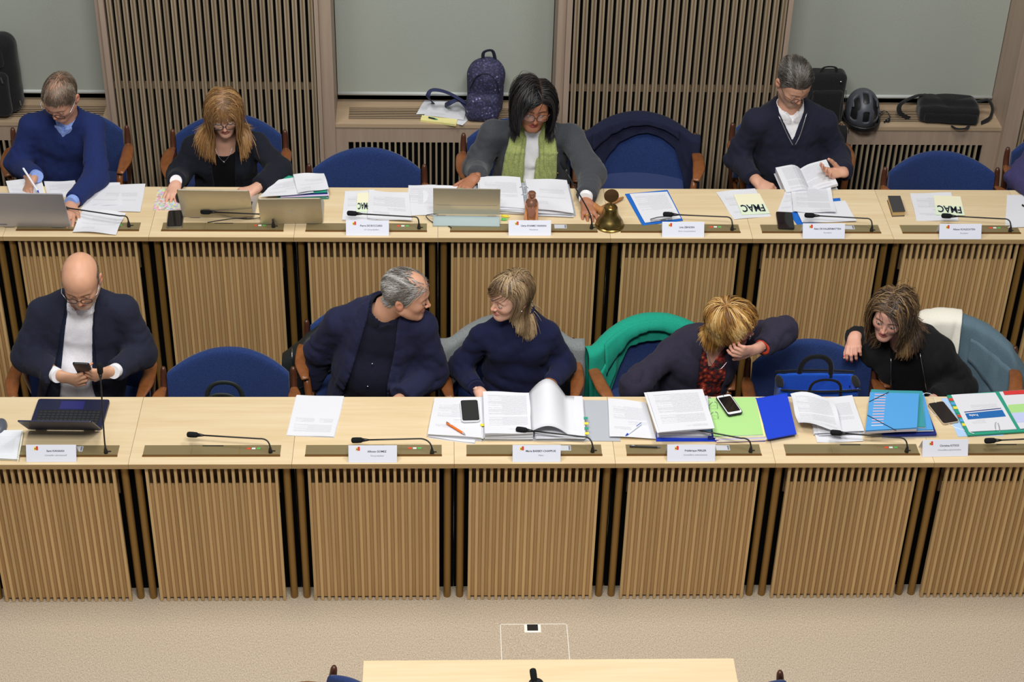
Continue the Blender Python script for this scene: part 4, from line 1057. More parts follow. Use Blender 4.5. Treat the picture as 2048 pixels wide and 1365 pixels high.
MB().tube([(0, 0, .01)]+[v for v in bez((0, 0, .01), (0, 0, .06), h-_near+np.array((.02, -.04, -.02)), h-_near+np.array((.006, -.03, -.02)), 8)], .0034, n=10).build('gooseneck', 'black_plastic', t, smooth=True)
mic_head(t, h, nrm((-.1, .55, .5)), np.array(_near))
def name_card(x0, yb, x1, n1, n2, label, zt, big=1.0, rz=0.0):
    a = atz(x0, yb, zt); b_ = atz(x1, yb, zt); w = np.linalg.norm(b_-a); c = (a+b_)/2; H_, dp = .066, .034
    t = thing('name_card', label, 'name card', (c[0], c[1], zt+.0006), rz, 'folded white name cards')
    m = MB(); h_ = w/2
    m.obox((0, dp/2, H_/2), (h_, 0, 0), np.array((0, dp, H_))/2, nrm((0, -H_, dp))*.0006); m.build('front_leaf', 'white_card', t)
    MB().obox((0, dp*1.5, H_/2), (h_, 0, 0), np.array((0, -dp, H_))/2, nrm((0, H_, dp))*.0006).build('rear_leaf', 'white_card', t)
    ang = math.atan2(H_, dp)
    for txt, s_, z, mt, it, bo in ((n1, .0118*big, .0395, 'ink', 0, .00022), (n2, .0098*big, .0235, 'ink_grey', .25, 0)):
        o = link('print', text_mesh(txt, s_, it, bo), t); o.data.materials.clear(); o.data.materials.append(M[mt])
        o.rotation_euler = (ang, 0, 0); k = z/H_; n_ = nrm((0, -H_, dp))
        o.location = (.018, dp*k+n_[1]*.0010, z+n_[2]*.0010)
    for (u0, u1, v0, v1, mt) in ((-.072, -.064, .046, .057, 'yellow'), (-.064, -.0545, .046, .060, 'red'), (-.069, -.065, .049, .053, 'ink')):
        pts = [(u, dp*(v/H_)-.0010-(.0003 if mt == 'ink' else 0), v+.0006) for u, v in ((u0, v0), (u1, v0), (u1, v1), ((u0+u1)/2, v1+.002), (u0, v1))]
        MB().add(pts, [(0, 1, 2, 3, 4)]).build('crest', mt, t)
    return t
NC = [(53, 925, 153, 'Sami KANAAN', 'Conseiller administratif', 'white folded name card in front of the bald man', ZT), (697, 926, 794, 'Alfonso GOMEZ', 'Vice-président', 'white folded name card before the grey-haired man', ZT),
      (1025, 925, 1121, 'Marie BARBEY-CHAPPUIS', 'Maire', 'white folded name card below the grey ring binder', ZT), (1334, 924, 1430, 'Frédérique PERLER', 'Conseillère administrative', 'white folded name card below the blue binder', ZT),
      (1844, 914, 1936, 'Christina KITSOS', 'Conseillère administrative', 'white folded name card at the right end of the front row', ZT),
      (692, 472, 778, 'Pierre DE BOCCARD', '1er vice-président', 'white folded name card before the empty rear chair', ZB), (1017, 472, 1102, 'Uzma KHAMIS VANNINI', 'Présidente', 'white folded name card in front of the copper bottle', ZB),
      (1324, 475, 1408, 'Livia ZBINDEN', '2ème vice-présidente', 'white folded name card below the blue clipboard', ZB), (1605, 478, 1689, 'Alain DE KALBERMATTEN', 'Secrétaire', 'white folded name card before the man reading', ZB),
      (1878, 479, 1962, 'Albane SCHLECHTEN', 'Secrétaire', 'white folded name card right of the small dark book', ZB)]
for a in NC: name_card(*a[:2], a[2], *a[3:7], rz=.03 if a[0] == 1844 else 0.0)
# ---- bald man with phone, front row left
SK = (206, 158, 128)
J = J_(neck=aty(166, 590, .85), pel=aty(165, 800, .86), sa=aty(86, 622, .85), sb=aty(246, 616, .85), ea=(54, 714), wa=aty(112, 750, .58), eb=(284, 707), wb=aty(230, 742, .58))
p = Person('bald man in a navy blazer and pale shirt looking down at his phone', 'person', J, 0.0, dict(chw=.18, chd=.125, waw=.172, wad=.13, pew=.18, belly=.05, sh=.050, ua=.052, el=.046, hunch=.03))
hl = lambda q: np.clip((q[:, 2] > -.05)*(q[:, 2] < .062-.3*np.clip(q[:, 1], 0, 1))*np.clip((.022-q[:, 1])/.01, 0, 1)*(np.abs(q[:, 0]) > .03), 0, 1)
p.head(aty(163, 562, .735), (0.0, -1, -.48), (0, -.48, 1), dict(w=1.04, fw=1.1, jw=1.12, fl=1.0, open=.35), dict(skin=(212, 160, 130), hair=(120, 112, 104), browc=(90, 76, 66), beard=((186, 178, 172), .55), scalp=(hl, (110, 96, 84), .75)),
       sc=1.0, glass=dict(col='black_plastic', rx=.024, rz=.016, temple='steel'), neckr=.056, chestskin=False)
rt = scalp_roots(2600, p.hg, lambda q: hl(q) > .5)
p.hair([(rt, lambda q, t: np.stack([.1*np.sign(q[:, 0]), -.8+0*t+0*q[:, 0], -.7+0*q[:, 0]], 1), 3, .005, lambda t: .0015+.002*t, [(96, 84, 74), (130, 118, 108), (70, 62, 56)], dict(r0=.0010, r1=.0006))])
p.shirt('shirt_lilac', collar=(.072, .036, .016), inf=.001, amp=.0018)
p.top('waistcoat', 'vest_dark', inf=.014, amp=.002, arms='', opening=[(-.2, -.12, .12), (.3, -.075, .075), (.6, -.072, .06), (.9, -.058, .056), (1.1, -.07, .07)], hem=.05, neck=(.070, .0), collar=(.078, .036, .05))
p.top('blazer', 'blazer_navy', inf=.020, amp=.0045, seed=1, opening=[(-.2, -.19, .17), (.15, -.15, .12), (.45, -.105, .085), (.75, -.085, .070), (.95, -.066, .064), (1.15, -.075, .075)], lapel=.05, neck=(.074, .0), hem=-.05, collar=(.080, .040, .05))
for q, x in (('a', .034), ('b', .0)): p.cuff(q, 'shirt_white', r=.033, ln=.02)
ph = aty(166, 746, .545)
da = nrm((.9, -.12, -.22)); Ha = hand_prims(J['wa']+da*.010, da, (.25, .9, .15), -1, curl=(.85, .9, .95, 1.0), sc=1.02, thumb=(.8, .35, .6))
db = nrm((-.9, -.12, -.15)); Hb = hand_prims(J['wb']+db*.010, db, (-.25, .9, .2), 1, curl=(.85, .9, .95, 1.0), sc=1.02, thumb=(.8, .35, .6))
hand_soup(p.skin, Ha, J['ea'], SK, 1.05, fore=.08); hand_soup(p.skin, Hb, J['eb'], SK, 1.05, fore=.08)
phone('dark smartphone held in both hands by the bald man', ph+np.array((0, .012, .008)), (.02, -.57, .82), (0.04, .82, .57), held=True)
MB().ball(p.J['pel']+p.front*.16-p.org+p.up*.25, .005, n=8).build('button', 'button_white', p.t, smooth=True)
p.legs('trousers_pale'); p.finish(SK)
P6 = p
# ---- man in the blue sweater writing, rear row left
SK = (198, 148, 122)
J = J_(neck=aty(132, 226, 2.14), pel=aty(125, 400, 2.25), sa=aty(62, 248, 2.15), sb=aty(188, 250, 2.15), ea=(36, 330), wa=atz(72, 352, ZB+.045), eb=(193, 356), wb=atz(145, 402, ZB+.045))
p = Person('man in a blue sweater with glasses, writing in a notebook', 'person', J, HR, dict(hunch=.03))
hlf = hairline(.078, .008, -.05); crn = lambda q: np.clip(hlf(q)*1.0-.55*np.exp(-(np.linalg.norm(q-np.array((0, .0, .125)), axis=1)/.05)**2), 0, 1)
p.head(aty(122, 194, 2.035), (-.30, -.85, -.62), (-.05, -.6, .85), dict(fw=.98, jw=1.0, open=.3), dict(skin=(202, 150, 124), hair=(92, 76, 62), lip=(168, 104, 92), scalp=(crn, (96, 78, 62), .8)), chestskin=False, glass=dict(col='black_plastic', rx=.025, rz=.016, temple='steel'))
rt = scalp_roots(4200, p.hg, hlf); keep = rng.uniform(size=len(rt)) > .72*np.exp(-(np.linalg.norm(rt-np.array((0, .0, .125)), axis=1)/.045)**2)
p.hair([(rt[keep], comb_crown((0, -.06, .12), p.grav, .3, (0, .15, .1)), 3, .0068, lambda t: .002+.004*t, cols((88, 74, 60), (112, 98, 84), (70, 58, 48), (140, 128, 114)), dict(r0=.0012, r1=.0006))])
p.shirt('shirt_blue', collar=(.064, .030, .012), inf=.002)
p.top('sweater', 'sweater_blue', inf=.012, amp=.005, seed=2, neck=(.060, .02, .02), fold=.006, opening=[(.80, 0, 0), (.84, 0, 0), (1.0, -.052, .052), (1.15, -.06, .06)])
for q in 'ab': p.cuff(q, 'shirt_blue', r=.031, ln=.022)
Ha = hand_prims(J['wa']+np.array((-.014, -.016, -.006)), (-.22, -.85, -.30), (.55, .12, -.8), -1, curl=(.75, .85, .95, 1.0), thumb=(.75, .35, .6))
Hb = hand_prims(J['wb']+np.array((-.004, -.016, -.012)), (-.05, -.98, -.10), (0, .1, -1), 1, curl=(.16, .14, .16, .2), spread=.10, thumb=(.8, .45, .2))
hand_soup(p.skin, Ha, J['ea'], SK, fore=.06); hand_soup(p.skin, Hb, J['eb'], SK, fore=.06); p.legs('trousers_dark'); p.finish(SK); P1 = p

# ---- woman with long light-brown hair, rear row
SK = (214, 164, 140)
J = J_(neck=aty(448, 268, 2.10), pel=aty(455, 410, 2.22), sa=aty(388, 290, 2.12), sb=aty(512, 284, 2.12), ea=(357, 352), wa=atz(352, 362, ZB+.05), eb=(560, 340), wb=atz(517, 372, ZB+.045))
p = Person('woman with long light-brown hair and glasses in a black blazer at the laptops', 'person', J, HR, dict(chw=.145, chd=.10, waw=.13, wad=.10, sh=.042, ua=.041, el=.037, wr=.028, bust=1, lu=.26, lf=.23))
hl = hairline(.080, .010, -.06)
p.head(aty(448, 224, 2.02), (.10, -1, -.36), (.02, -.36, 1), dict(w=.97, fw=.94, jw=.86, fl=.98, cheek=1.05, brow=.6, nose=.8, nw=.9, open=.75), dict(skin=SK, hair=(120, 86, 52), lip=(176, 92, 88), browa=.5, scalp=(lambda q: hl(q)*1.0, (120, 88, 56), .8)), sc=.96, gaze=(0, 1, -.3), glass=dict(col='black_plastic', rx=.026, rz=.019, r=.0019), neckr=.047)
hl = hairline(.080, .010, -.06); C2 = cols((138, 100, 58), (166, 124, 74), (110, 78, 46), (190, 150, 98), (150, 106, 62))
rt = scalp_roots(5600, p.hg, hl)
fr = rt[(rt[:, 1] > .045) & (rt[:, 2] > .07)]
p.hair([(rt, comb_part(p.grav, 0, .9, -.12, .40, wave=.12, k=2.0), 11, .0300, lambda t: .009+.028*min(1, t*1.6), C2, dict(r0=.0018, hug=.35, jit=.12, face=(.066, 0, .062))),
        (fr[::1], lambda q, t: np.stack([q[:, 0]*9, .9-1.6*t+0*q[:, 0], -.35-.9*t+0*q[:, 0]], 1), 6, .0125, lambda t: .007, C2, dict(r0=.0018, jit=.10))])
p.top('blouse', 'top_black', inf=.004, amp=.002, arms='', neck=(.078, .06, .10), fold=.002)
p.top('blazer', 'blazer_black', inf=.016, amp=.0045, seed=4, neck=(.062, .0), collar=(.066, .03, .05), opening=[(-.2, -.10, .10), (.2, -.04, .05), (.55, -.055, .055), (.95, -.06, .06), (1.15, -.07, .07)], lapel=.05)
p.cuff('a', 'shirt_white', r=.030, ln=.014)
Ha = hand_prims(J['wa']+np.array((0, -.012, -.01)), (-.02, -.93, -.22), (0, .2, -1), -1, curl=(.28, .3, .34, .4), spread=.12, sc=.93, thumb=(.75, .5, .3))
Hb = hand_prims(J['wb']+np.array((-.012, -.005, -.012)), (-.85, -.42, -.05), (-.1, .15, -1), 1, curl=(.75, .8, .85, .9), sc=.93, thumb=(.8, .3, .4))
hand_soup(p.skin, Ha, J['ea'], SK, .93, fore=.05, wr=.025); hand_soup(p.skin, Hb, J['eb'], SK, .93, fore=.05, wr=.025)
MB().tube([q-p.org for q in spline([p.tp(-.045, .98, .075), p.tp(-.02, .90, .115), p.tp(.006, .86, .128), p.tp(.03, .91, .115), p.tp(.05, .98, .075)], 5)], .0008, n=5).build('necklace', 'steel', p.t, smooth=True)
MB().ball(p.tp(.006, .855, .131)-p.org, .005, n=10).build('pendant', 'steel', p.t, smooth=True)
p.legs('trousers_dark'); p.finish(SK); P2 = p

# ---- president: black bob, green scarf, pinstripe jacket
SK = (168, 112, 82)
J = J_(neck=aty(1066, 250, 2.18), pel=aty(1060, 420, 2.25), sa=aty(985, 262, 2.17), sb=aty(1142, 270, 2.15), ea=(952, 336), wa=atz(955, 352, ZB+.045), eb=(1184, 350), wb=atz(1172, 394, ZB+.05))
p = Person('woman with black bob, glasses and green scarf seated behind the wide middle desk', 'person', J, HR, dict(chw=.165, chd=.12, waw=.17, wad=.13, pew=.185, sh=.049, ua=.050, el=.045, wr=.031, bust=1, belly=.02, lu=.27, lf=.24))
hl = hairline(.080, .010, -.06)
p.head(aty(1066, 209, 2.095), (.10, -1, -.22), (.10, -.20, 1), dict(w=.98, fw=1.14, jw=1.08, fl=.96, cheek=1.2, brow=.6, nose=1.0, nw=1.1, open=.7), dict(skin=SK, hair=(24, 20, 20), lip=(158, 60, 60), browa=.8, scalp=(lambda q: hl(q)*1.0, (30, 25, 25), .9)), sc=1.04, gaze=(.25, 1, -.3), iris=(50, 34, 26), glass=dict(col=mat_plain('tortoise', (86, 48, 40), .3).name, rx=.027, rz=.020, r=.0018, square=2.6), neckr=.052)
hl = hairline(.078, .010, -.06); C3 = cols((20, 18, 20), (34, 30, 32), (14, 13, 15), (50, 44, 46))
rt = scalp_roots(5600, p.hg, hl)
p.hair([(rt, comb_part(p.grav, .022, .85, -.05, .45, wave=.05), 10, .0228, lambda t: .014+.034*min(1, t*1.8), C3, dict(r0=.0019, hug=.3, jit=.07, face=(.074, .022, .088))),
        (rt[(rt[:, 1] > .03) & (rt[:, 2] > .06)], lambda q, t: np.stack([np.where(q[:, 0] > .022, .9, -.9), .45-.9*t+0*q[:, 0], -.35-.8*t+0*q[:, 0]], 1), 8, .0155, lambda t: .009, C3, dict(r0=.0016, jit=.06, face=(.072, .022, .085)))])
p.shirt('shirt_white', collar=None, inf=.004)
p.top('jacket', 'pinstripe', inf=.018, amp=.005, seed=6, neck=(.068, .0), collar=(.072, .03, .05), opening=[(-.2, -.12, .12), (.2, -.085, .085), (.6, -.075, .075), (.95, -.064, .064), (1.15, -.07, .07)], lapel=.045, fold=.005)
p.cuff('b', 'shirt_white', r=.034, ln=.022)
def scarf(P):
    d = None
    for q, pts in ((-1, [(-.064, 1.03, .02), (-.088, .85, .125), (-.100, .5, .170), (-.112, .1, .185)]), (1, [(.066, 1.03, .02), (.082, .85, .125), (.064, .5, .172), (.030, .1, .188)])):
        pts = [p.tp(*w) for w in pts]
        for i in range(3):
            e = erc(P, pts[i], pts[i+1], p.side, (.034, .050, .062)[i], (.024, .017, .016)[i], (.050, .062, .074)[i], (.017, .016, .015)[i]); d = e if d is None else smin(d, e, .004)
    q_ = P-A(p.J['neck']-p.up*.012); y = q_@A(p.up)-.25*(q_@A(p.front))*-1; rad = np.sqrt((q_@A(p.side))**2+(q_@A(p.front))**2)
    d = smin(d, np.maximum(np.sqrt((rad-.074)**2+(y*.75)**2)-.020, (q_@A(p.front))-.025), .02)
    x = q_@A(p.side); fl = np.abs(np.sin(x*120+1.5*folds(P, 9, 5)+(P@A(p.up))*14*np.sign(x)))
    return d-.0065*(fl-.5)-.002*folds(P, 60, 1)
lo, hi = p.box(['pel', 'neck', 'sa', 'sb'], .2); hi = hi+.04
p.shape('scarf', 'scarf_green', scarf, lo, hi, .0048)
Ha = hand_prims(J['wa']+np.array((-.015, -.012, -.008)), (-.55, -.75, -.18), (.1, .25, -1), -1, curl=(.55, .6, .65, .7), sc=.96, thumb=(.6, .7, .3))
Hb = hand_prims(J['wb']+np.array((.0, -.022, -.012)), (.10, -.97, -.22), (0, .2, -1), 1, curl=(.20, .16, .2, .26), spread=.14, sc=.96, thumb=(.55, .75, .15))
hand_soup(p.skin, Ha, J['ea'], SK, .98, fore=.05, nail=None); hand_soup(p.skin, Hb, J['eb'], SK, .98, fore=.05, nail=(206, 40, 48))
q = Ha[4][3][0]*.4+Ha[4][3][1]*.6
MB().ball(q-p.org+np.array((-.002, -.004, .012)), (.011, .009, .007), n=12).build('ring', mat_plain('jade', (120, 170, 130), .25), p.t, smooth=True)
for k, m in ((6, 'gold'), (3, 'steel')):
    a, b_ = Hb[4][k][0], Hb[4][k][1]; c = a*.5+b_*.5; d_ = nrm(b_-a); u_ = nrm(np.cross(d_, (0, 0, 1))); v_ = np.cross(u_, d_)
    MB().tube([c-p.org+.0100*(u_*math.cos(w)+v_*math.sin(w)) for w in np.linspace(0, 6.28, 17)[:-1]], .0018, n=6, closed=True).build('ring', m, p.t, smooth=True)
MB().ball(p.tp(.135, .62, .125)-p.org, .005, n=8).build('lapel_pin', 'gold', p.t, smooth=True)
p.legs('trousers_dark'); p.finish(SK); P3 = p

# ---- man reading a book, navy quarter-zip
SK = (208, 158, 132)
J = J_(neck=aty(1580, 206, 2.20), pel=aty(1578, 380, 2.28), sa=aty(1510, 240, 2.2), sb=aty(1650, 242, 2.2), ea=(1474, 318), wa=aty(1508, 358, 1.99), eb=(1674, 314), wb=aty(1692, 346, 1.95))
p = Person('man in a dark navy quarter-zip sweater with glasses, reading a thick book', 'person', J, HR, dict(chw=.17, chd=.12, waw=.16, wad=.12, belly=.01, hunch=.03, sh=.049, lu=.28, lf=.24))
hlf = hairline(.080, .006, -.055)
p.head(aty(1586, 164, 2.13), (.34, -.85, -.62), (.14, -.55, .85), dict(fw=.98, jw=1.02, open=.3, nose=1.1), dict(skin=SK, hair=(66, 60, 56), lip=(164, 100, 90), beard=((140, 122, 112), .6), scalp=(lambda q: hlf(q)*1.0, (60, 54, 50), .9)), sc=1.0, chestskin=False, glass=dict(col='black_plastic', rx=.022, rz=.018, square=2.0, r=.0013))
rt = scalp_roots(4200, p.hg, hlf); tp_ = rt[rt[:, 2] > .06]; sd_ = rt[rt[:, 2] <= .06]
p.hair([(tp_, lambda q, t: np.stack([.25+q[:, 0]*3, -.75+.25*t+0*q[:, 0], .45-.9*t+0*q[:, 0]], 1), 5, .0105, lambda t: .006+.012*t, cols((66, 60, 56), (90, 84, 80), (48, 43, 40), (116, 110, 104)), dict(r0=.0015, jit=.12)),
        (sd_, lambda q, t: np.stack([.05*np.sign(q[:, 0]), -.7+0*q[:, 0], -.6+0*q[:, 0]], 1), 4, .007, lambda t: .003+.004*t, cols((100, 94, 90), (126, 120, 114), (74, 68, 64)), dict(r0=.0012, r1=.0006))])
p.shirt('shirt_white', collar=(.068, .040, .022), inf=.004)
p.top('sweater', 'knit_navy', inf=.014, amp=.006, seed=3, neck=(.068, .0), collar=(.082, .036, .03), fold=.007, opening=[(.70, 0, 0), (.72, 0, 0), (.98, -.062, .062), (1.15, -.085, .085)])
for sx in (-1, 1): MB().tube([w-p.org for w in spline([p.tp(sx*.003, .715, .152), p.tp(sx*.034, .85, .152), p.tp(sx*.072, 1.0, .10)], 5)], .0028, n=6).build('zip', 'steel', p.t, smooth=True)
Ha = hand_prims(J['wa']+np.array((.01, -.012, -.004)), (.75, -.55, -.25), (.2, .3, -1), -1, curl=(.6, .7, .75, .8), thumb=(.7, .5, .3))
Hb = hand_prims(J['wb']+np.array((-.012, -.006, 0.006)), (-.82, -.30, .12), (-.15, -.35, .9), 1, curl=(.42, .5, .55, .6), thumb=(.8, .3, .75))
hand_soup(p.skin, Ha, J['ea'], SK, 1.0, fore=.05); hand_soup(p.skin, Hb, J['eb'], SK, 1.0, fore=.05); p.legs('khaki', kneez=.60, reach=.38); p.finish(SK); P4 = p

# ---- sleeve of a person at the right picture edge
SK = (200, 150, 124)
J = J_(neck=aty(2142, 250, 2.12), pel=aty(2140, 400, 2.25), sa=aty(2084, 290, 2.14), sb=aty(2204, 285, 2.14), ea=(2036, 356), wa=atz(2090, 400, ZB+.045), eb=(2215, 362), wb=atz(2140, 405, ZB+.045))
p = Person('person in a purple-blue sleeve mostly cut off by the right picture edge', 'person', J, HR, dict(lu=.24, lf=.22))
hlf = hairline(.078, .008, -.05)
p.head(aty(2142, 204, 2.06), (0, -1, -.4), (0, -.4, 1), {}, dict(skin=SK, hair=(70, 56, 46), scalp=(lambda q: hlf(q)*1.0, (70, 56, 46), .9)), h=.005)
rt = scalp_roots(1500, p.hg, hlf); p.hair([(rt, comb_crown((0, -.06, .12), p.grav, .5), 4, .008, lambda t: .004+.006*t, cols((80, 64, 52), (60, 48, 40)), dict(r0=.002))])
p.top('sweater', 'sleeve_purple', inf=.012, amp=.006, seed=2, neck=(.062, .0), h=.009)
Ha = hand_prims(J['wa']+np.array((.01, -.01, -.01)), (.6, -.8, -.1), (0, .1, -1), -1, curl=(.3, .3, .3, .3)); hand_soup(p.skin, Ha, J['ea'], SK, fore=.06, h=.004)
Hb = hand_prims(J['wb']+np.array((-.01, -.01, -.01)), (-.6, -.8, -.1), (0, .1, -1), 1, curl=(.3, .3, .3, .3)); hand_soup(p.skin, Hb, J['eb'], SK, fore=.06, h=.004)
p.legs('trousers_dark'); p.finish(SK)
# ---- grey-haired man in profile, front row
SK = (208, 156, 128)
J = J_(neck=aty(772, 612, .82), pel=aty(738, 800, .86), sa=aty(678, 640, .87), sb=aty(845, 648, .80), ea=(640, 705), wa=aty(622, 772, .98), eb=(868, 748), wb=aty(800, 797, .60))
p = Person('grey-haired man in a dark blue blazer turned in profile to the woman beside him', 'person', J, 0.0, dict(chw=.175, chd=.122, waw=.17, wad=.128, pew=.18, sh=.050, ua=.050, el=.045, belly=.03, hunch=.03))
bald = lambda q: np.clip(np.exp(-((q[:, 0]/.055)**2+((q[:, 1]-.05)/.075)**2+((q[:, 2]-.11)/.06)**2)*1.2), 0, 1)
hlf = hairline(.078, .0, -.06)
p.head(aty(812, 590, .765), (.95, -.16, -.16), (.16, -.14, 1), dict(w=1.0, fw=1.02, jw=1.08, nose=1.5, brow=1.3, open=.5, fl=1.0), dict(skin=SK, hair=(150, 146, 142), browc=(120, 110, 104), browa=.5, lip=(176, 110, 94), scalp=(lambda q: np.clip(hlf(q)*1.0-bald(q)*1.3, 0, 1), (134, 122, 114), .75)), sc=1.02, neckr=.058, chestskin=False)
rt = scalp_roots(4200, p.hg, hlf); rt = rt[rng.uniform(size=len(rt)) > bald(rt)*1.12]
p.hair([(rt, lambda q, t: np.stack([.1*np.sign(q[:, 0])+0*t, -.75+0*q[:, 0], -.45-.1*(q[:, 2] < .05)+.5*(q[:, 2] > .09)], 1), 5, .0085, lambda t: .003+.007*t, cols((138, 134, 130), (164, 160, 156), (112, 106, 100), (182, 178, 174), (96, 88, 82)), dict(r0=.0016, jit=.22))])
p.shirt('shirt_dark', collar=(.074, .040, .020), inf=.003, amp=.002)
p.top('blazer', 'blazer_blue', inf=.020, amp=.006, seed=7, neck=(.074, .0), collar=(.080, .038, .05), opening=[(-.2, -.13, .15), (.1, -.12, .11), (.45, -.09, .085), (.75, -.075, .085), (.95, -.066, .072), (1.15, -.075, .08)], lapel=.055, fold=.006, hem=-.06)
Ha = hand_prims(J['wa'], (0, -.2, -1), (1, 0, 0), -1, curl=(.5, .5, .5, .5)); hand_soup(p.skin, Ha, J['ea'], SK, fore=.06, h=.004)
Hb = hand_prims(J['wb']+np.array((-.01, -.01, -.01)), (-.8, -.5, -.3), (0, .2, -1), 1, curl=(.5, .5, .5, .5)); hand_soup(p.skin, Hb, J['eb'], SK, fore=.06, h=.004)
for v in (.40, .60): MB().ball(p.tp(.0, v, .178 if v < .5 else .150)-p.org, .0045, n=8).build('button', 'steel', p.t, smooth=True)
p.legs('trousers_dark'); p.finish(SK); P7 = p

# ---- woman in the navy turtleneck
SK = (226, 176, 152)
J = J_(neck=aty(1040, 628, .84), pel=aty(1032, 800, .86), sa=aty(962, 668, .83), sb=aty(1098, 663, .83), ea=(921, 738), wa=aty(955, 780, .62), eb=(1130, 732), wb=aty(1098, 772, .62))
p = Person('young woman in a navy turtleneck sweater looking at the grey-haired man', 'person', J, 0.0, dict(chw=.140, chd=.10, waw=.132, wad=.10, pew=.16, sh=.041, ua=.041, el=.037, wr=.028, bust=.8, lu=.26, lf=.235))
hl = hairline(.082, .014, -.06)
p.head(aty(1022, 592, .775), (-.82, -.54, -.12), (-.12, -.28, 1), dict(w=.96, fw=.92, jw=.86, fl=1.0, cheek=1.05, brow=.6, nose=1.15, nw=.92, open=.7), dict(skin=SK, hair=(120, 94, 66), lip=(196, 112, 108), browa=.6, browc=(112, 88, 66), scalp=(lambda q: hl(q)*1.0, (126, 100, 72), .85)), sc=.97, gaze=(.1, 1, -.25), iris=(80, 90, 90), neckr=.047, chestskin=False)
hl = hairline(.082, .014, -.06); C8 = cols((138, 112, 80), (166, 140, 104), (108, 84, 58), (184, 158, 122), (90, 70, 50))
rt = scalp_roots(5600, p.hg, hl)
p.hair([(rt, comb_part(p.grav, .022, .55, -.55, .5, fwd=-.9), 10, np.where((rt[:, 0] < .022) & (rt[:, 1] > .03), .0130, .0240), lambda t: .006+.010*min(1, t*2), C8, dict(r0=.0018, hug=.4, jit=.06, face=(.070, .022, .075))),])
def roll(P, d, x, v, f):
    q = P-A(J['neck']); y = q@A(p.up); rad = np.sqrt((q@A(p.side))**2+(q@A(p.front)-.15*y)**2)
    c = np.maximum(np.abs(rad-.061+.003*np.abs(np.sin(y*90)))-.007, np.maximum(-y-.05, y-.048)); return smin(d, c, .012)
p.top('turtleneck', 'turtle_navy', inf=.010, amp=.006, seed=8, fold=.008, mod=roll, cut=.035)
p.cuff('a', 'turtle_navy', r=.036, ln=-.015, name='sleeve_hem'); p.cuff('b', 'turtle_navy', r=.036, ln=-.015, name='sleeve_hem')
Ha = hand_prims(J['wa']+np.array((.012, -.01, -.01)), (.55, -.65, -.45), (0, .3, -1), -1, curl=(.4, .4, .4, .4), sc=.92); hand_soup(p.skin, Ha, J['ea'], SK, .92, wr=.026, fore=.13)
Hb = hand_prims(J['wb']+np.array((-.014, -.012, -.01)), (-.65, -.6, -.4), (0, .3, -1), 1, curl=(.4, .4, .4, .4), sc=.92); hand_soup(p.skin, Hb, J['eb'], SK, .92, wr=.026, fore=.13)
c = J['wb']; d_ = nrm(J['eb']-J['wb']); u_ = nrm(np.cross(d_, (0, 0, 1))); v_ = np.cross(u_, d_); c = c+d_*.012
wt_ = MB().tube([c-p.org+.030*u_*math.cos(w)+.025*v_*math.sin(w) for w in np.linspace(0, 6.28, 25)[:-1]], .009, n=8, closed=True, flat=.25, up=tuple(d_)).build('watch_strap', mat_plain('leather_tan', (150, 92, 50), .5), p.t, smooth=True)
MB().ball(c-p.org-v_*.026+np.array((0, -.006, .004)), (.010, .010, .006), n=14).build('watch_case', 'gold', wt_, smooth=True)
MB().ball((np.array((.081, -.004, -.038))*p.hs)@p.hR+p.hc-p.org, .003, n=8).build('earring', 'button_white', p.t, smooth=True)
MB().ball((np.array((-.081, -.004, -.038))*p.hs)@p.hR+p.hc-p.org, .003, n=8).build('earring', 'button_white', p.t, smooth=True)
p.legs('trousers_dark'); p.finish(SK); P8 = p

# ---- blonde woman leaning right, hand at her chin
SK = (216, 162, 140)
J = J_(neck=aty(1424, 676, .80), pel=aty(1370, 815, .88), sa=aty(1340, 706, .83), sb=aty(1492, 668, .86), ea=(1268, 772), wa=aty(1262, 840, .66), eb=(1566, 664), wb=aty(1522, 697, .64))
p = Person('woman with short blonde hair in a plum blazer, chin on her hand, leaning right', 'person', J, 0.0, dict(chw=.148, chd=.105, waw=.145, wad=.108, pew=.17, sh=.044, ua=.044, el=.041, wr=.029, bust=.9, lu=.26, lf=.22, hunch=.035))
hl = hairline(.080, .0, -.05)
p.head(aty(1462, 648, .72), (.95, -.30, -.14), (.20, -.36, .92), dict(w=.97, fw=.94, jw=.9, cheek=1.05, brow=.6, nose=1.1, open=.6), dict(skin=SK, hair=(150, 108, 56), lip=(180, 92, 88), browa=.4, scalp=(lambda q: hl(q)*1.0, (150, 108, 56), .9)), sc=.98, glass=dict(col='steel', rx=.024, rz=.016, r=.0011), neckr=.048)
hl = hairline(.080, .0, -.05); C9 = cols((176, 130, 64), (212, 166, 96), (136, 92, 44), (232, 196, 134), (190, 140, 70), (110, 74, 38))
rt = scalp_roots(6400, p.hg, hl)
p.hair([(rt, comb_crown((0.0, -.045, .125), p.grav, .55, (-.1, .25, -.1)), 9, np.where(rt[:, 1] > .03, .0052, .0150)*rng.uniform(.8, 1.1, len(rt)), lambda t: .012+.016*math.sin(3.0*min(1, t*1.0)), C9, dict(r0=.0018, r1=.0006, hug=.5, jit=.14, face=(.066, 0, .05)))])
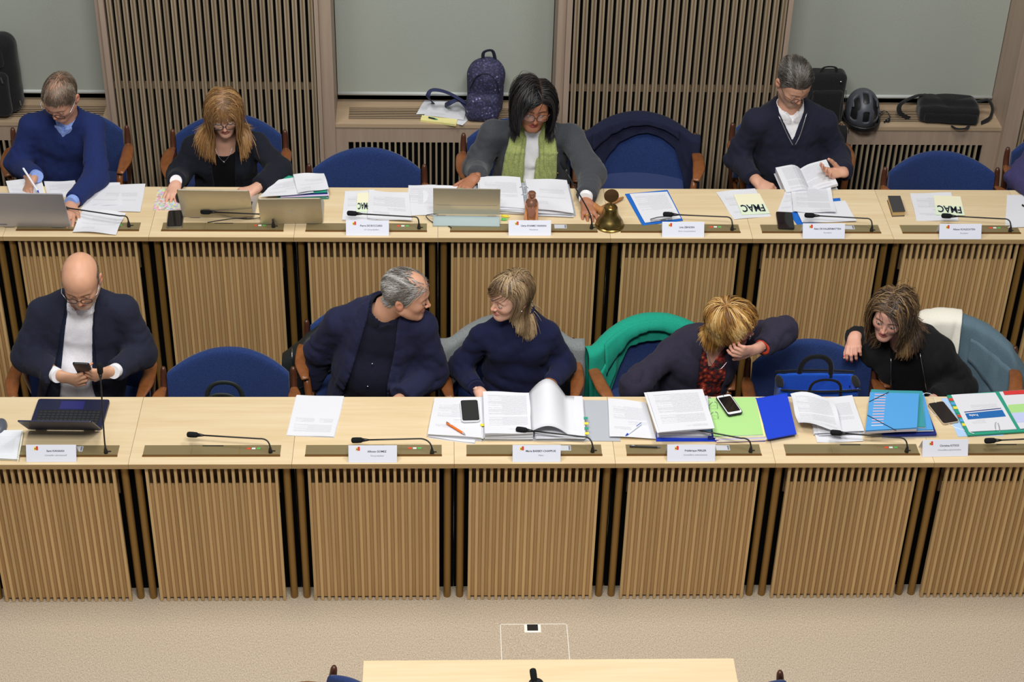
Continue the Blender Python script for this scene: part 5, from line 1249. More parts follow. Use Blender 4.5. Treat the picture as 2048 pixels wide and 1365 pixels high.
def mk_floral():
    k = NT('floral'); v = k.coords(); vo = k.n('ShaderNodeTexVoronoi', _Scale=38.0); k.l(v, vo.inputs['Vector'])
    n = k.n('ShaderNodeTexNoise', _Scale=60.0, _Detail=2.0); k.l(v, n.inputs['Vector'])
    c = k.ramp(vo.outputs['Distance'], [(0.0, s2l((240, 226, 220))), (.14, s2l((236, 112, 50))), (.32, s2l((178, 48, 36))), (.55, s2l((44, 30, 36)))])
    c2 = k.ramp(n.outputs[0], [(.44, s2l((34, 26, 32))), (.5, s2l((176, 54, 36))), (.6, s2l((112, 30, 28)))], 'CONSTANT')
    k.l(k.mix(.35, c, c2), k.b.inputs['Base Color']); k.b.inputs['Roughness'].default_value = .7
mk_floral()
p.top('blouse', 'floral', inf=.006, amp=.004, arms='', neck=(.064, .05, .06), fold=.004, h=.0065, opening=[(.70, 0, 0), (.74, 0, .002), (1.0, -.045, .050), (1.15, -.05, .05)])
p.top('blazer', 'blazer_plum', inf=.020, amp=.006, seed=9, neck=(.066, .0), collar=(.072, .032, .05), opening=[(-.2, -.02, .17), (.1, -.02, .14), (.45, -.035, .10), (.75, -.055, .08), (.95, -.058, .064), (1.15, -.065, .07)], lapel=.042, fold=.005)
Ha = hand_prims(J['wa'], (0, -.3, -1), (1, 0, 0), -1, curl=(.5, .5, .5, .5), sc=.92); hand_soup(p.skin, Ha, J['ea'], SK, .92, fore=.05, h=.004)
Hb = hand_prims(J['wb']+np.array((-.016, -.006, .002)), (-.90, -.30, .02), (-.25, .9, .25), 1, curl=(.55, .8, .9, .95), sc=.95, thumb=(.6, .75, .2)); hand_soup(p.skin, Hb, J['eb'], SK, .95, fore=.06)
d_ = nrm(J['eb']-J['wb']); u_ = nrm(np.cross(d_, (0, 0, 1))); v_ = np.cross(u_, d_)
for o, m, r in ((.012, mat_plain('strap_red', (206, 72, 44), .5), .008), (.026, M['black_plastic'], .008)):
    c = J['wb']+d_*o; MB().tube([c-p.org+.032*u_*math.cos(w)+.030*v_*math.sin(w) for w in np.linspace(0, 6.28, 25)[:-1]], r, n=8, closed=True, flat=.35, up=tuple(d_)).build('bracelet', m, p.t, smooth=True)
MB().tube([q-p.org for q in spline([p.tp(-.05, 1.0, .07), p.tp(-.02, .90, .125), p.tp(.02, .86, .140), p.tp(.06, .93, .115)], 6)], .0016, n=5).build('necklace', 'steel', p.t, smooth=True)
p.legs('trousers_dark'); p.finish(SK); P9 = p

# ---- woman with wavy brown hair in a black jacket, arm over the next chair
SK = (222, 166, 144)
J = J_(neck=aty(1806, 668, .84), pel=aty(1842, 815, .90), sa=aty(1748, 700, .88), sb=aty(1880, 700, .84), ea=(1716, 702), wa=aty(1712, 668, .93), eb=(1922, 772), wb=aty(1868, 800, .66))
J['ea'] = aty(1722, 712, 1.02)
p = Person('woman with wavy brown hair in a black jacket, one hand over the next chair', 'person', J, 0.0, dict(chw=.142, chd=.10, waw=.135, wad=.102, pew=.165, sh=.043, ua=.044, el=.041, wr=.030, bust=.8, lu=.26, lf=.23, hunch=.03))
hl = hairline(.080, .008, -.06)
p.head(aty(1782, 628, .765), (-.46, -.86, -.20), (-.02, -.26, 1), dict(w=.97, fw=.94, jw=.88, cheek=1.1, brow=.6, nose=1.05, nw=.95, open=.8, mouth=.4), dict(skin=SK, hair=(62, 46, 36), lip=(190, 84, 80), browa=.85, scalp=(lambda q: hl(q)*1.0, (72, 54, 42), .9)), sc=.98, gaze=(-.1, 1, -.05), iris=(70, 74, 64), neckr=.047)
hl = hairline(.080, .008, -.06); CA = cols((66, 50, 38), (92, 70, 50), (50, 38, 30), (132, 102, 68), (160, 128, 86))
rt = scalp_roots(5600, p.hg, hl)
p.hair([(rt, comb_part(p.grav, -.022, .8, -.25, .42, wave=.55, k=2.6, fwd=-.35), 12, .0222, lambda t: .012+.038*min(1, t*1.5), CA, dict(r0=.0018, hug=.3, jit=.14, face=(.078, -.022, .092)))])
p.top('blouse', 'top_black', inf=.006, amp=.003, arms='', neck=(.074, .05, .05), fold=.004)
p.top('jacket', 'jacket_black', inf=.022, amp=.007, seed=10, neck=(.070, .0), collar=(.078, .025, .05), opening=[(-.2, -.13, .08), (.1, -.12, .06), (.45, -.10, .055), (.75, -.085, .06), (.95, -.066, .064), (1.15, -.075, .07)], fold=.006)
MB().tube([q-p.org for q in spline([p.tp(.064, .92, .105), p.tp(.062, .72, .165), p.tp(.058, .45, .16), p.tp(.066, .12, .15)], 5)], .0016, n=5).build('zip', 'steel', p.t, smooth=True)
MB().tube([q-p.org for q in spline([p.tp(-.07, .92, .105), p.tp(-.092, .72, .16), p.tp(-.104, .5, .155)], 5)], .0016, n=5).build('zip', 'steel', p.t, smooth=True)
Ha = hand_prims(J['wa']+np.array((-.006, -.014, .0)), (-.22, -.85, -.18), (.1, -.30, -.9), -1, curl=(.62, .68, .72, .8), sc=.95, thumb=(.75, .35, .5)); hand_soup(p.skin, Ha, J['ea'], SK, .95, fore=.05, nail=(206, 34, 40))
Hb = hand_prims(J['wb'], (-.6, -.5, -.5), (0, .3, -1), 1, curl=(.5, .5, .5, .5), sc=.93); hand_soup(p.skin, Hb, J['eb'], SK, .93, fore=.05, h=.004)
for sx in (-1, 1):
    L = lambda q: (np.array(q)*p.hs)@p.hR+p.hc-p.org
    MB().tube([L((sx*.084, -.006+.010*math.cos(a), -.052+.015*math.sin(a))) for a in np.linspace(0, 6.28, 19)[:-1]], .0014, n=6, closed=True).build('earring', 'steel', p.t, smooth=True)
p.legs('trousers_dark'); p.finish(SK); P10 = p
# ================================================================ papers, folders, laptops and the rest
mat_print('print_letter', heavy=.36, blocks=((.12, .88, .18, .52), (.12, .55, .56, .66), (.5, .88, .72, .80)))
mat_print('print_dense', blocks=((.1, .9, .08, .55), (.1, .9, .60, .80), (.1, .5, .86, .92)), lines=52, heavy=0.43)
mat_print('print_sparse', blocks=((.12, .7, .30, .44), (.12, .88, .55, .60), (.55, .85, .70, .80)), lines=40, heavy=0.31)
mat_print('print_table', blocks=((.08, .92, .10, .62), (.08, .3, .7, .9)), lines=34, heavy=0.31)
mat_print('print_head', blocks=((.1, .9, .72, .90), (.5, .9, .56, .66), (.1, .4, .56, .66)), lines=60, heavy=0.37)
mat_print('print_grey', paper=(226, 228, 234), blocks=((.12, .9, .2, .8),), lines=40, heavy=0.22)
for nm, c in (('blue_board', (30, 104, 196)), ('blue_folder', (28, 66, 206)), ('sky_folder', (84, 160, 222)), ('green_folder', (46, 156, 128)), ('green_paper', (176, 222, 142)), ('yellow_paper', (240, 232, 160)), ('lilac_paper', (214, 196, 226)),
              ('cream_paper', (240, 236, 206)), ('mint_paper', (222, 236, 208)), ('sleeve_blue', (176, 206, 242)), ('binder_grey', (178, 182, 190)), ('binder_edge', (40, 42, 48)), ('navy_folder', (32, 44, 120)), ('red_paper', (214, 60, 60)),
              ('teal_board', (60, 150, 158)), ('orange', (236, 120, 44)), ('pen_white', (236, 240, 248)), ('pen_blue', (36, 70, 190)), ('cable_white', (240, 240, 240)), ('pink_edge', (236, 190, 196)), ('print_blue', (36, 104, 176)), ('periwinkle', (196, 204, 240))):
    mat_plain(nm, c, .6, spec=.3)
def quad(px, z): return [np.array(atz(x, y, z)) for x, y in px]
def bil(q, s, t): return (1-t)*((1-s)*q[0]+s*q[1])+t*((1-s)*q[3]+s*q[2])
def sheet_mesh(q, org, mat, thick=.0008, curl=.0, seed=0, n=9, name='page', lift=None):
    """a page through four corners (far left, far right, near right, near left as seen); the head of the page lies near"""
    P = []; UV = {}
    for i in range(n):
        row = []
        for j in range(n):
            s, t = j/(n-1), i/(n-1); p_ = bil(q, s, t)-org
            e = max(abs(s-.5), abs(t-.5))*2
            p_ = p_+np.array((0, 0, curl*(e**4)*(.5+.5*math.sin(s*5+t*7+seed))+(lift(s, t) if lift else 0))); row.append(p_)
        P.append(row)
    m = MB(); m.grid(P, thick=thick); me = m.mesh(name, mat)
    uv = me.uv_layers.new(name='UVMap'); k = n*n
    for lp in me.loops:
        a = lp.vertex_index % k; uv.data[lp.index].uv = (1-(a % n)/(n-1), (a//n)/(n-1))
    me.polygons.foreach_set('use_smooth', [True]*len(me.polygons)); me.set_sharp_from_angle(angle=.9); return me
def sheet(label, px, z, mat='print_letter', curl=.004, seed=0, name='paper_sheet', cat='paper', thick=.0010, group=None, lift=None):
    q = quad(px, z); org = sum(q)/4; o = link(name, sheet_mesh(q, org, mat, thick, curl, seed, name=name, lift=lift)); o.location = org
    return tag(o, label, cat, group)
def stack(label, px, z, th, mats, name='paper_stack', cat='paper stack', top=None, jit=.004, n=6, topcurl=.003, seed=1, part='page'):
    """a pile: separate leaves a little out of line, the topmost one printed"""
    q = quad(px, z); org = sum(q)/4; r = random.Random(seed); t = thing(name, label, cat, tuple(org))
    for k in range(n):
        d = np.array((r.uniform(-jit, jit), r.uniform(-jit, jit), 0)); zz = th*(k+.6)/n
        last = k == n-1; m = mats[k % len(mats)] if not (last and top) else top
        qq = [v+d+np.array((0, 0, zz)) for v in q]
        link(part, sheet_mesh(qq, org, m, th/n*.8, topcurl if last else .0, seed+k, name=part), t)
    return t, org
def flyer(px, z, label, group=None):
    q = quad(px, z); org = sum(q)/4; t = thing('flyer', label, 'flyer', tuple(org), 0, group)
    a = [bil(q, *w) for w in ((0, 0), (1, 0), (1, .52), (0, .52))]; b_ = [bil(q, *w) for w in ((0, .52), (1, .52), (1, 1), (0, 1))]
    link('upper_half', sheet_mesh(a, org, 'cream_paper', .0008, .0, name='upper_half'), t); link('lower_half', sheet_mesh(b_, org, 'mint_paper', .0008, .0, name='lower_half'), t)
    o = link('print', text_mesh('FMAC', .05, 0, .0012), t); o.data.materials.clear(); o.data.materials.append(M['ink'])
    rt_ = nrm(q[0]-q[1]); up_ = nrm(q[0]-q[3]); w = np.linalg.norm(q[0]-q[1]); hgt = np.linalg.norm(q[0]-q[3]); k = w*.86/max(1e-6, o.dimensions.x); kk = hgt*.34/.036
    c = bil(q, .5, .55)-org+np.array((0, 0, .0012)); xa, ya = rt_*k, -up_*kk
    o.matrix_local = Matrix([[xa[i], ya[i], (0, 0, 1)[i], c[i]] for i in range(3)]+[[0, 0, 0, 1]])
    # the word stands on its head for the camera: its foot points away
    o.matrix_local = Matrix([[xa[i], -ya[i]*-1, (0, 0, 1)[i], c[i]] for i in range(3)]+[[0, 0, 0, 1]])
    return t
def pen(label, a, b_, z, mat, tip, r=.0042, zb=None, name='pen', pts=None):
    p0, p1 = pts if pts else (np.array(atz(*a, z+r)), np.array(atz(*b_, (zb if zb is not None else z)+r))); org = (p0+p1)/2; d = nrm(p1-p0); L = np.linalg.norm(p1-p0)
    t = thing(name, label, 'pen', tuple(org))
    MB().tube([p0-org, p0-org+d*.004, p1-org-d*.016], [r*.7, r, r], n=10).build('barrel', mat, t, smooth=.8)
    MB().tube([p1-org-d*.016, p1-org-d*.006, p1-org], [r, r*.6, r*.15], n=10).build('tip', tip, t, smooth=.8)
    MB().tube([p0-org+np.array((0, 0, r*1.1)), p0-org+d*.035+np.array((0, 0, r*1.2))], r*.3, n=6).build('clip', tip, t, smooth=True)
    return t
def cable(label, pts, mat, r=.0018, name='cable'):
    P = spline([np.array(p_) for p_ in pts], 7); org = P[0].copy(); t = thing(name, label, 'cable', tuple(org))
    MB().tube([p_-org for p_ in P], r, n=7).build('cord', mat, t, smooth=True)
    d = nrm(P[0]-P[1]); MB().tube([P[0]-org-d*.002, P[0]-org+d*.018], r*2.1, n=8).build('plug', mat, t, smooth=.8); return t
mat_plain('laptop_silver', (196, 194, 186), .38, metal=.6); mat_plain('laptop_champagne', (188, 180, 160), .38, metal=.6); mat_plain('laptop_grey', (176, 176, 184), .42, metal=.5); mat_plain('laptop_navy', (34, 38, 66), .4, metal=.2)
def mk_screen():
    k = NT('screen_on'); k.b.inputs['Base Color'].default_value = (.02, .02, .03, 1); k.b.inputs['Roughness'].default_value = .15
    k.b.inputs['Emission Color'].default_value = (.75, .85, 1, 1); k.b.inputs['Emission Strength'].default_value = .5
mk_screen()
def laptop(label, hpx, z, w, d, lean, mat, rz=0.0, logo=None, base=True, keys=True, deck='laptop_silver', thick=.006):
    """hpx: picture place of the hinge middle on the table; the user sits behind (+y), the lid leans to the camera"""
    h = np.array(atz(*hpx, z)); t = thing('laptop', label, 'laptop', tuple(h), rz)
    th = .016
    pts = rounded(w, d, .012); MB().prism([(x, y+d/2+.004) for x, y in pts], .001, th).build('base', deck, t, bevel=.0015)
    if keys:
        kb = MB().box(-w/2+.02, w/2-.02, .028, .028+d*.48, th-.0006, th+.0006).build('keyboard', 'black_plastic', t)
        km = MB().box(-.0075, .0075, -.0070, .0070, 0, .0016).mesh('key', mat_plain('key_cap', (38, 40, 46), .5))
        nx = int((w-.05)/.0185)
        for r in range(5):
            for c in range(nx): link('key', km, kb, (-w/2+.032+c*(w-.064)/(nx-1), .037+r*.0185, th+.0006))
        MB().box(-.052, .052, .028+d*.52, d-.012, th-.0004, th+.0006).build('touchpad', 'laptop_grey' if deck != 'laptop_navy' else mat_plain('pad_blue', (40, 42, 104), .35), t)
    lh = d-.004; s, c = math.sin(lean), math.cos(lean)
    up_, nn, xx = np.array((0, -s, c)), np.array((0, -c, -s)), np.array((1., 0, 0))
    lid = MB(); poly = rounded(w, lh, .010); a0 = np.array((0, 0, th*.7))+up_*(lh/2+.002)
    V = [a0+xx*x+up_*y+nn*o for o in (0, thick) for x, y in poly]; n = len(poly)
    lid.add(V, [tuple(range(n-1, -1, -1)), tuple(range(n, 2*n))]+[(i, (i+1) % n, n+(i+1) % n, n+i) for i in range(n)])
    lo = lid.build('lid', mat, t, bevel=.001)
    sc = MB(); poly = rounded(w-.014, lh-.016, .003); V = [a0+xx*x+up_*y-nn*.0004 for x, y in poly]; sc.add(V, [tuple(range(len(poly)))]); sc.build('display', 'screen_on', lo)
    for sx in (-1, 1): MB().tube([(sx*w*.33-.025, 0, th*.6), (sx*w*.33+.025, 0, th*.6)], .0055, n=10).build('hinge', 'laptop_grey', t, smooth=.8)
    if logo == 'bars':
        for k, (dx, hh) in enumerate(((-.010, .020), (-.003, .014), (.004, .014), (.011, .020))):
            p0 = a0+xx*dx+nn*(thick+.0004)-up_*hh/2; p1 = p0+up_*hh+xx*.006; MB().tube([p0, p1], .0008, n=5).build('emblem', 'paper_grey', lo)
    if logo == 'corner': MB().obox(a0+xx*(-w/2+.035)+up_*(-lh/2+.014)+nn*(thick+.0003), xx*.020, up_*.0035, nn*.0002).build('emblem', 'ink_grey', lo)
    return t
# ---- rear row, from left
laptop('grey laptop at the left picture edge before the writing man', (68, 456), ZB, .355, .235, .30, 'laptop_grey', logo='corner', rz=-.01)
laptop('silver laptop the woman with long hair is working on', (437, 437), ZB, .345, .225, .42, 'laptop_champagne', rz=-.02)
laptop('silver laptop with four-bar emblem, standing right of the woman with long hair', (584, 449), ZB, .30, .205, .42, 'laptop_champagne', logo='bars', rz=.03)
# convertible on its stand before the president
h = np.array(atz(933, 441, ZB)); t = thing('laptop', 'silver convertible laptop standing tented before the open binder', 'laptop', tuple(h), -.02)
wv = .325; lean = .14; up_ = np.array((0, -math.sin(lean), math.cos(lean))); nn = np.array((0, -math.cos(lean), -math.sin(lean)))
MB().obox(up_*.096+np.array((0, 0, .02)), (wv/2, 0, 0), up_*.078, nn*.003).build('lid', 'laptop_champagne', t, bevel=.001)
MB().obox(up_*.075+np.array((0, 0, .02))+nn*.0032, (wv*.46, 0, 0), up_*.0008, nn*.0003).build('lid_seam', 'ink_grey', t)
MB().obox(up_*.096+np.array((0, 0, .02))-nn*.0035, (wv/2-.006, 0, 0), up_*.072, nn*.0004).build('display', 'screen_on', t)
MB().obox((0, -.032, .012), (wv/2, 0, 0), np.array((0, -.034, -.008)), (0, -.0015, .006)).build('base', mat_plain('laptop_teal', (168, 186, 190), .45, metal=.3), t, bevel=.001)
for sx in (-1, 1): MB().box(sx*wv*.38-.022, sx*wv*.38+.022, -.006, .006, .012, .026).build('hinge', 'laptop_silver', t, bevel=.002)
cable('black power cord from the convertible laptop down to the console', [atz(868, 428, ZB+.03), atz(852, 432, ZB+.02), atz(866, 445, ZB+.006), atz(893, 451, ZB+.006), atz(903, 456, ZB+.006)], 'black_plastic', .0022)
cable('black cable behind the laptop of the woman with long hair', [atz(520, 436, ZB+.012), atz(495, 438, ZB+.006), atz(470, 437, ZB+.004), atz(440, 441, ZB+.004), atz(415, 445, ZB+.004)], 'black_plastic', .0022)
# writing man
q = [(14, 366), (82, 360), (92, 397), (24, 399)]
t, org = stack('open notebook under the hand of the writing man', q, ZB, .014, ['paper', 'cream_paper'], 'notebook', 'notebook', top='print_grey', n=5, part='leaf')
sheet('printed page between notebook and sleeve of the writing man', [(88, 364), (150, 362), (158, 392), (96, 397)], ZB+.001, 'print_letter', seed=2)
sheet('large pale sheet with faint print right of the writing man', [(190, 370), (291, 369), (281, 425), (160, 422)], ZB+.002, 'print_sparse', seed=3)
sheet('blank-looking sheet under the large pale sheet of the writing man', [(178, 368), (240, 366), (246, 410), (170, 414)], ZB+.001, 'print_grey', seed=4)
sheet('loose handwritten sheet at the desk edge below the writing man', [(166, 420), (252, 427), (232, 470), (145, 465)], ZB+.005, 'print_sparse', curl=.01, seed=5)
pen('white and blue ballpoint pen in the writing hand', None, None, ZB, 'pen_white', 'pen_blue', r=.0052, pts=(np.array(aty(46, 336, float(atz(78, 386, ZB+.018)[1])+.015)), np.array(atz(78, 386, ZB+.018)))); 
# woman with laptops
def mk_confetti():
    k = NT('confetti'); v = k.coords((1, 1, 1)); vo = k.n('ShaderNodeTexVoronoi', _Scale=95.0); k.l(v, vo.inputs['Vector'])
    hs = k.n('ShaderNodeHueSaturation', _Saturation=.9, _Value=1.0); k.l(vo.outputs['Color'], hs.inputs['Color'])
    k.l(k.mix(.45, hs.outputs[0], s2l((222, 206, 186))), k.b.inputs['Base Color']); k.b.inputs['Roughness'].default_value = .8
mk_confetti()
q = quad([(316, 379), (372, 379), (376, 421), (306, 421)], ZB); org = sum(q)/4
tag(link('mouse_pad', sheet_mesh(q, org, 'confetti', .003, 0, name='mouse_pad')), 'multicoloured speckled mouse pad left of the silver laptop', 'mouse pad').location = org+np.array((0, 0, .003))
def mouse(label, px, z, rz, mat, sc=1.0):
    c = np.array(atz(*px, z)); V, F = surface(lambda P: np.maximum(ell(P, (0, 0, .006*sc), (.031*sc, .055*sc, .030*sc)), .002-P[:, 2]).astype(f32), (-.045*sc, -.07*sc, -.01), (.045*sc, .07*sc, .05*sc), .003)
    t = thing('computer_mouse', label, 'mouse', tuple(c), rz); Soup().add(V, F).build('shell', mat, t)
    MB().box(-.003, .003, -.045*sc, -.022*sc, .030*sc, .034*sc).build('wheel', 'steel', t, bevel=.001); return t
mouse('black computer mouse under the hand of the woman with long hair', (362, 397), ZB+.003, .2, 'black_plastic')
mouse('grey computer mouse at the left edge of the front row', (0, 858), ZT, .0, mat_plain('mouse_grey', (86, 92, 102), .35))
phone('black smartphone lying on the console before the silver laptop', atz(351, 440, ZB+.004), nrm(atz(353, 420, ZB)-atz(349, 455, ZB)), (0, 0, 1), case='steel')
t, org = stack('pile of coloured folders right of the two laptops', [(560, 362), (650, 372), (656, 398), (560, 402)], ZB, .034, ['navy_folder', 'green_folder', 'lilac_paper', 'navy_folder', 'green_folder', 'paper', 'lilac_paper'], 'folder_pile', 'folders', n=9, jit=.008, part='folder')
sheet('printed sheet with a dark hole on top of the coloured folders', [(586, 350), (648, 347), (658, 378), (596, 388)], ZB+.042, 'print_sparse', curl=.008, seed=6)
sheet('slanting printed sheet between blazer sleeve and folders', [(548, 364), (600, 352), (628, 386), (518, 396)], ZB+.037, 'print_letter', curl=.006, seed=7)
# empty place
sheet('printed page under the flyer before the empty rear chair', [(690, 384), (748, 380), (752, 441), (684, 441)], ZB+.001, 'print_letter', seed=8)
flyer([(715, 386), (742, 385), (741, 424), (712, 424)], ZB+.0035, 'cream flyer half hidden under a page before the empty rear chair')
sheet('curled printed page before the empty rear chair', [(738, 381), (818, 388), (824, 444), (735, 438)], ZB+.006, 'print_letter', curl=.008, seed=9)
sheet('tabular printed page left of the convertible laptop', [(817, 371), (872, 371), (872, 432), (812, 431)], ZB+.002, 'print_table', seed=10)
sheet('page half behind the convertible laptop', [(846, 370), (928, 374), (926, 420), (846, 420)], ZB+.001, 'print_grey', seed=11)
# binder of the president
def ring_binder(label, px, z, th, cover, pages, lab2=None, rings=True, leafs=5, skew=0, seed=3, curl=.006, fan=.02, split=((.03, .47), (.53, .97))):
    """open lever-arch file lying flat: two boards, a spine and two piles of leaves"""
    q = quad(px, z); org = sum(q)/4; t = thing('ring_binder', label, 'ring binder', tuple(org)); r = random.Random(seed)
    link('cover', sheet_mesh([v+np.array((0, 0, .004)) for v in q], org, cover, .0035, 0, name='cover'), t)
    for side, (s0, s1) in enumerate(split):
        for k in range(leafs):
            d = np.array((r.uniform(-.004, .004), r.uniform(-.004, .004), .005+th[side]*(k+1)/leafs)); c = .02
            qq = [bil(q, s0, c)+d, bil(q, s1, c)+d, bil(q, s1, 1-c)+d, bil(q, s0, 1-c)+d]
            qq[3] = qq[3]+np.array((0, -r.uniform(0, fan), -th[side]*.15*r.random())); qq[2] = qq[2]+np.array((0, -r.uniform(0, fan), 0))
            m = pages[side] if k == leafs-1 else ('paper' if k % 2 else 'paper_grey')
            link('leaf', sheet_mesh(qq, org, m, th[side]/leafs*.75, curl if k == leafs-1 else .0015, seed+k, name='leaf'), t)
    if rings:
        for f in (.36, .62):
            a = bil(q, .44, f); b_ = bil(q, .56, f); hh = max(th)+.012
            MB().tube([v-org for v in bez(a+np.array((0, 0, .01)), a+np.array((0, 0, hh*1.4)), b_+np.array((0, 0, hh*1.4)), b_+np.array((0, 0, .01)), 12)], .0016, n=7).build('ring', 'steel', t, smooth=True)
    return t, q, org
ring_binder('open grey ring binder full of papers before the woman with the green scarf', [(950, 364), (1138, 370), (1152, 432), (955, 424)], ZB, (.030, .026), 'binder_grey', ('print_letter', 'print_sparse'), leafs=7, seed=5, fan=.03)
sheet('grey divider sticking out behind the open binder of the president', [(922, 368), (950, 366), (952, 378), (926, 380)], ZB+.016, 'binder_grey', seed=2)
pen('yellow highlighter pen beside the convertible laptop', (1003, 432), (1020, 434), ZB, 'yellow', 'yellow', r=.006, name='highlighter')
pen('green highlighter pen beside the convertible laptop', (1003, 439), (1014, 440), ZB, 'button_green', 'button_green', r=.006, name='highlighter')
# copper bottle
c = np.array(atz(1062, 441, ZB+.003)); t = thing('drink_bottle', 'shiny copper drink bottle behind the middle name card', 'bottle', tuple(c)); mat_plain('copper', (228, 166, 138), .2, metal=.9)
MB().lathe([(.032, 0), (.0345, .004), (.0345, .085), (.033, .100), (.026, .116), (.019, .124), (.018, .128)], n=32).build('flask', 'copper', t, smooth=.6)
MB().lathe([(.0195, .128), (.0200, .131), (.0200, .154), (.0170, .159), (.006, .160)], n=28).build('cap', 'copper', t, smooth=.6)
MB().lathe([(.0175, .126), (.0175, .130)], n=24).build('collar_ring', mat_plain('copper_dark', (120, 74, 56), .3, metal=1.0), t, smooth=.6)
# bell and gavel
def mk_bell():
    k = NT('bell_brass'); v = k.coords(); n = k.n('ShaderNodeTexNoise', _Scale=30.0, _Detail=4.0); k.l(v, n.inputs['Vector'])
    k.l(k.ramp(n.outputs[0], [(.3, s2l((116, 96, 52))), (.7, s2l((176, 152, 92)))]), k.b.inputs['Base Color']); k.b.inputs['Metallic'].default_value = 1; k.b.inputs['Roughness'].default_value = .27
mk_bell()
c = np.array(atz(1219, 452, ZB)); t = thing('table_bell', 'brass table bell with round disc on top beside the gavel', 'bell', tuple(c))
MB().lathe([(.060, 0), (.071, .003), (.071, .009), (.066, .013)], n=36).build('foot_ring', 'bell_brass', t, smooth=.6)
MB().lathe([(.062, .014), (.068, .017), (.066, .026), (.055, .044), (.044, .060), (.038, .080), (.0355, .098), (.034, .106), (.029, .112), (.012, .115), (.008, .118)], n=40).build('bell_body', 'bell_brass', t, smooth=.6)
MB().lathe([(.0085, .117), (.0105, .122), (.0075, .130), (.0045, .138)], n=18).build('stem', 'bell_brass', t, smooth=.7)
d = MB(); V = []; 
for o in (-.003, .003):
    for k in range(36): a = 2*math.pi*k/36; V.append((.036*math.cos(a), o, .170+.036*math.sin(a)))
d.add(V, [tuple(range(35, -1, -1)), tuple(range(36, 72))]+[(i, (i+1) % 36, 36+(i+1) % 36, 36+i) for i in range(36)])
d.build('disc', mat_plain('disc_bronze', (120, 90, 62), .4, metal=.8), t, bevel=.001, smooth=.6)
a, b_ = np.array(atz(1196, 418, ZB+.022)), np.array(atz(1258, 390, ZB+.012)); t = thing('gavel', 'wooden gavel lying behind the brass bell', 'gavel', (a[0], a[1], ZB))
o = np.array((a[0], a[1], ZB)); dd = nrm(b_-a)
MB().tube([a-o+dd*s for s in (.0, .03, .10, .16, .185)], [.007, .006, .0095, .0085, .005], n=14).build('handle', 'gavel_wood', t, smooth=.8)
cr = nrm(np.cross(dd, (0, 0, 1))); MB().tube([a-o+cr*s for s in (-.040, -.036, -.018, -.014, .014, .018, .036, .040)], [.016, .021, .021, .018, .018, .021, .021, .016], n=18).build('mallet_head', 'gavel_wood', t, smooth=.6)
# clipboard
q = quad([(1250, 388), (1335, 380), (1366, 441), (1285, 451)], ZB+.004); org = sum(q)/4; t = thing('clipboard', 'blue clipboard with a signed list and metal clip', 'clipboard', tuple(org))
link('board', sheet_mesh(q, org, 'blue_board', .003, 0, name='board'), t); q2 = [v+np.array((0, 0, .002)) for v in quad([(1259, 389), (1334, 384), (1362, 438), (1290, 447)], ZB+.004)]
link('list', sheet_mesh(q2, org, 'print_table', .0006, .002, name='list'), t)
e0, e1 = bil(q, .22, .94)-org, bil(q, .75, .94)-org
MB().tube([e0+np.array((0, 0, .006)), e1+np.array((0, 0, .006))], .005, n=8, flat=.5).build('clip_bar', 'steel', t, smooth=.8)
MB().tube([e0+np.array((0, .012, .010)), e0*.7+e1*.3+np.array((0, .016, .014)), e0*.3+e1*.7+np.array((0, .016, .014)), e1+np.array((0, .012, .010))], .0022, n=7).build('clip_wire', 'binder_edge', t, smooth=True)
sheet('printed page under the flyer right of the clipboard', [(1432, 385), (1510, 377), (1542, 433), (1468, 440)], ZB+.001, 'print_letter', seed=12)
flyer([(1467, 389), (1519, 387), (1540, 427), (1484, 430)], ZB+.005, 'cream flyer on a page between the clipboard and the reading man')
# reading man
phone('black smartphone lying on the console before the reading man', atz(1570, 443, ZB+.005), nrm(atz(1567, 428, ZB)-atz(1572, 460, ZB)), (0, 0, 1), w=.080, h=.155)
q = quad([(1563, 406), (1680, 396), (1690, 440), (1594, 450)], ZB+.001); org = sum(q)/4; tag(link('folder', sheet_mesh(q, org, 'blue_board', .002, 0, name='folder')), 'blue folder under the white papers of the reading man', 'folder').location = org
sheet('printed page left under the papers of the reading man', [(1572, 380), (1600, 378), (1612, 420), (1552, 430)], ZB+.004, 'print_letter', seed=13)
sheet('blank white sheet on the blue folder of the reading man', [(1588, 408), (1690, 402), (1713, 443), (1604, 446)], ZB+.006, 'paper', seed=14)
sheet('printed letter on top, leaning towards the open book', [(1582, 376), (1660, 374), (1672, 428), (1586, 424)], ZB+.010, 'print_dense', curl=.012, seed=15)
# small book
def book_closed(label, px, z, th, cover, edge):
    q = quad(px, z); org = sum(q)/4; t = thing('book', label, 'book', tuple(org))
    link('rear_cover', sheet_mesh([v+np.array((0, 0, .003)) for v in q], org, cover, .003, 0, name='rear_cover'), t)
    qq = [bil(q, s, u)+np.array((0, 0, th-.003)) for s, u in ((.04, .03), (.97, .03), (.97, .97), (.04, .97))]; link('page_block', sheet_mesh(qq, org, edge, th-.006, 0, n=4, name='page_block'), t)
    link('front_cover', sheet_mesh([v+np.array((0, 0, th)) for v in q], org, cover, .003, 0, name='front_cover'), t); return t
mat_plain('book_cover', (60, 58, 60), .6); mat_plain('page_edge', (206, 176, 120), .8)
book_closed('small thick book with dark cover on the right rear desk', [(1774, 402), (1799, 402), (1809, 433), (1784, 434)], ZB, .030, 'book_cover', 'page_edge')
sheet('printed page under the flyer right of the small dark book', [(1820, 387), (1902, 386), (1917, 443), (1833, 442)], ZB+.001, 'print_letter', seed=16)
flyer([(1867, 391), (1921, 393), (1930, 431), (1872, 430)], ZB+.005, 'cream flyer right of the small dark book')
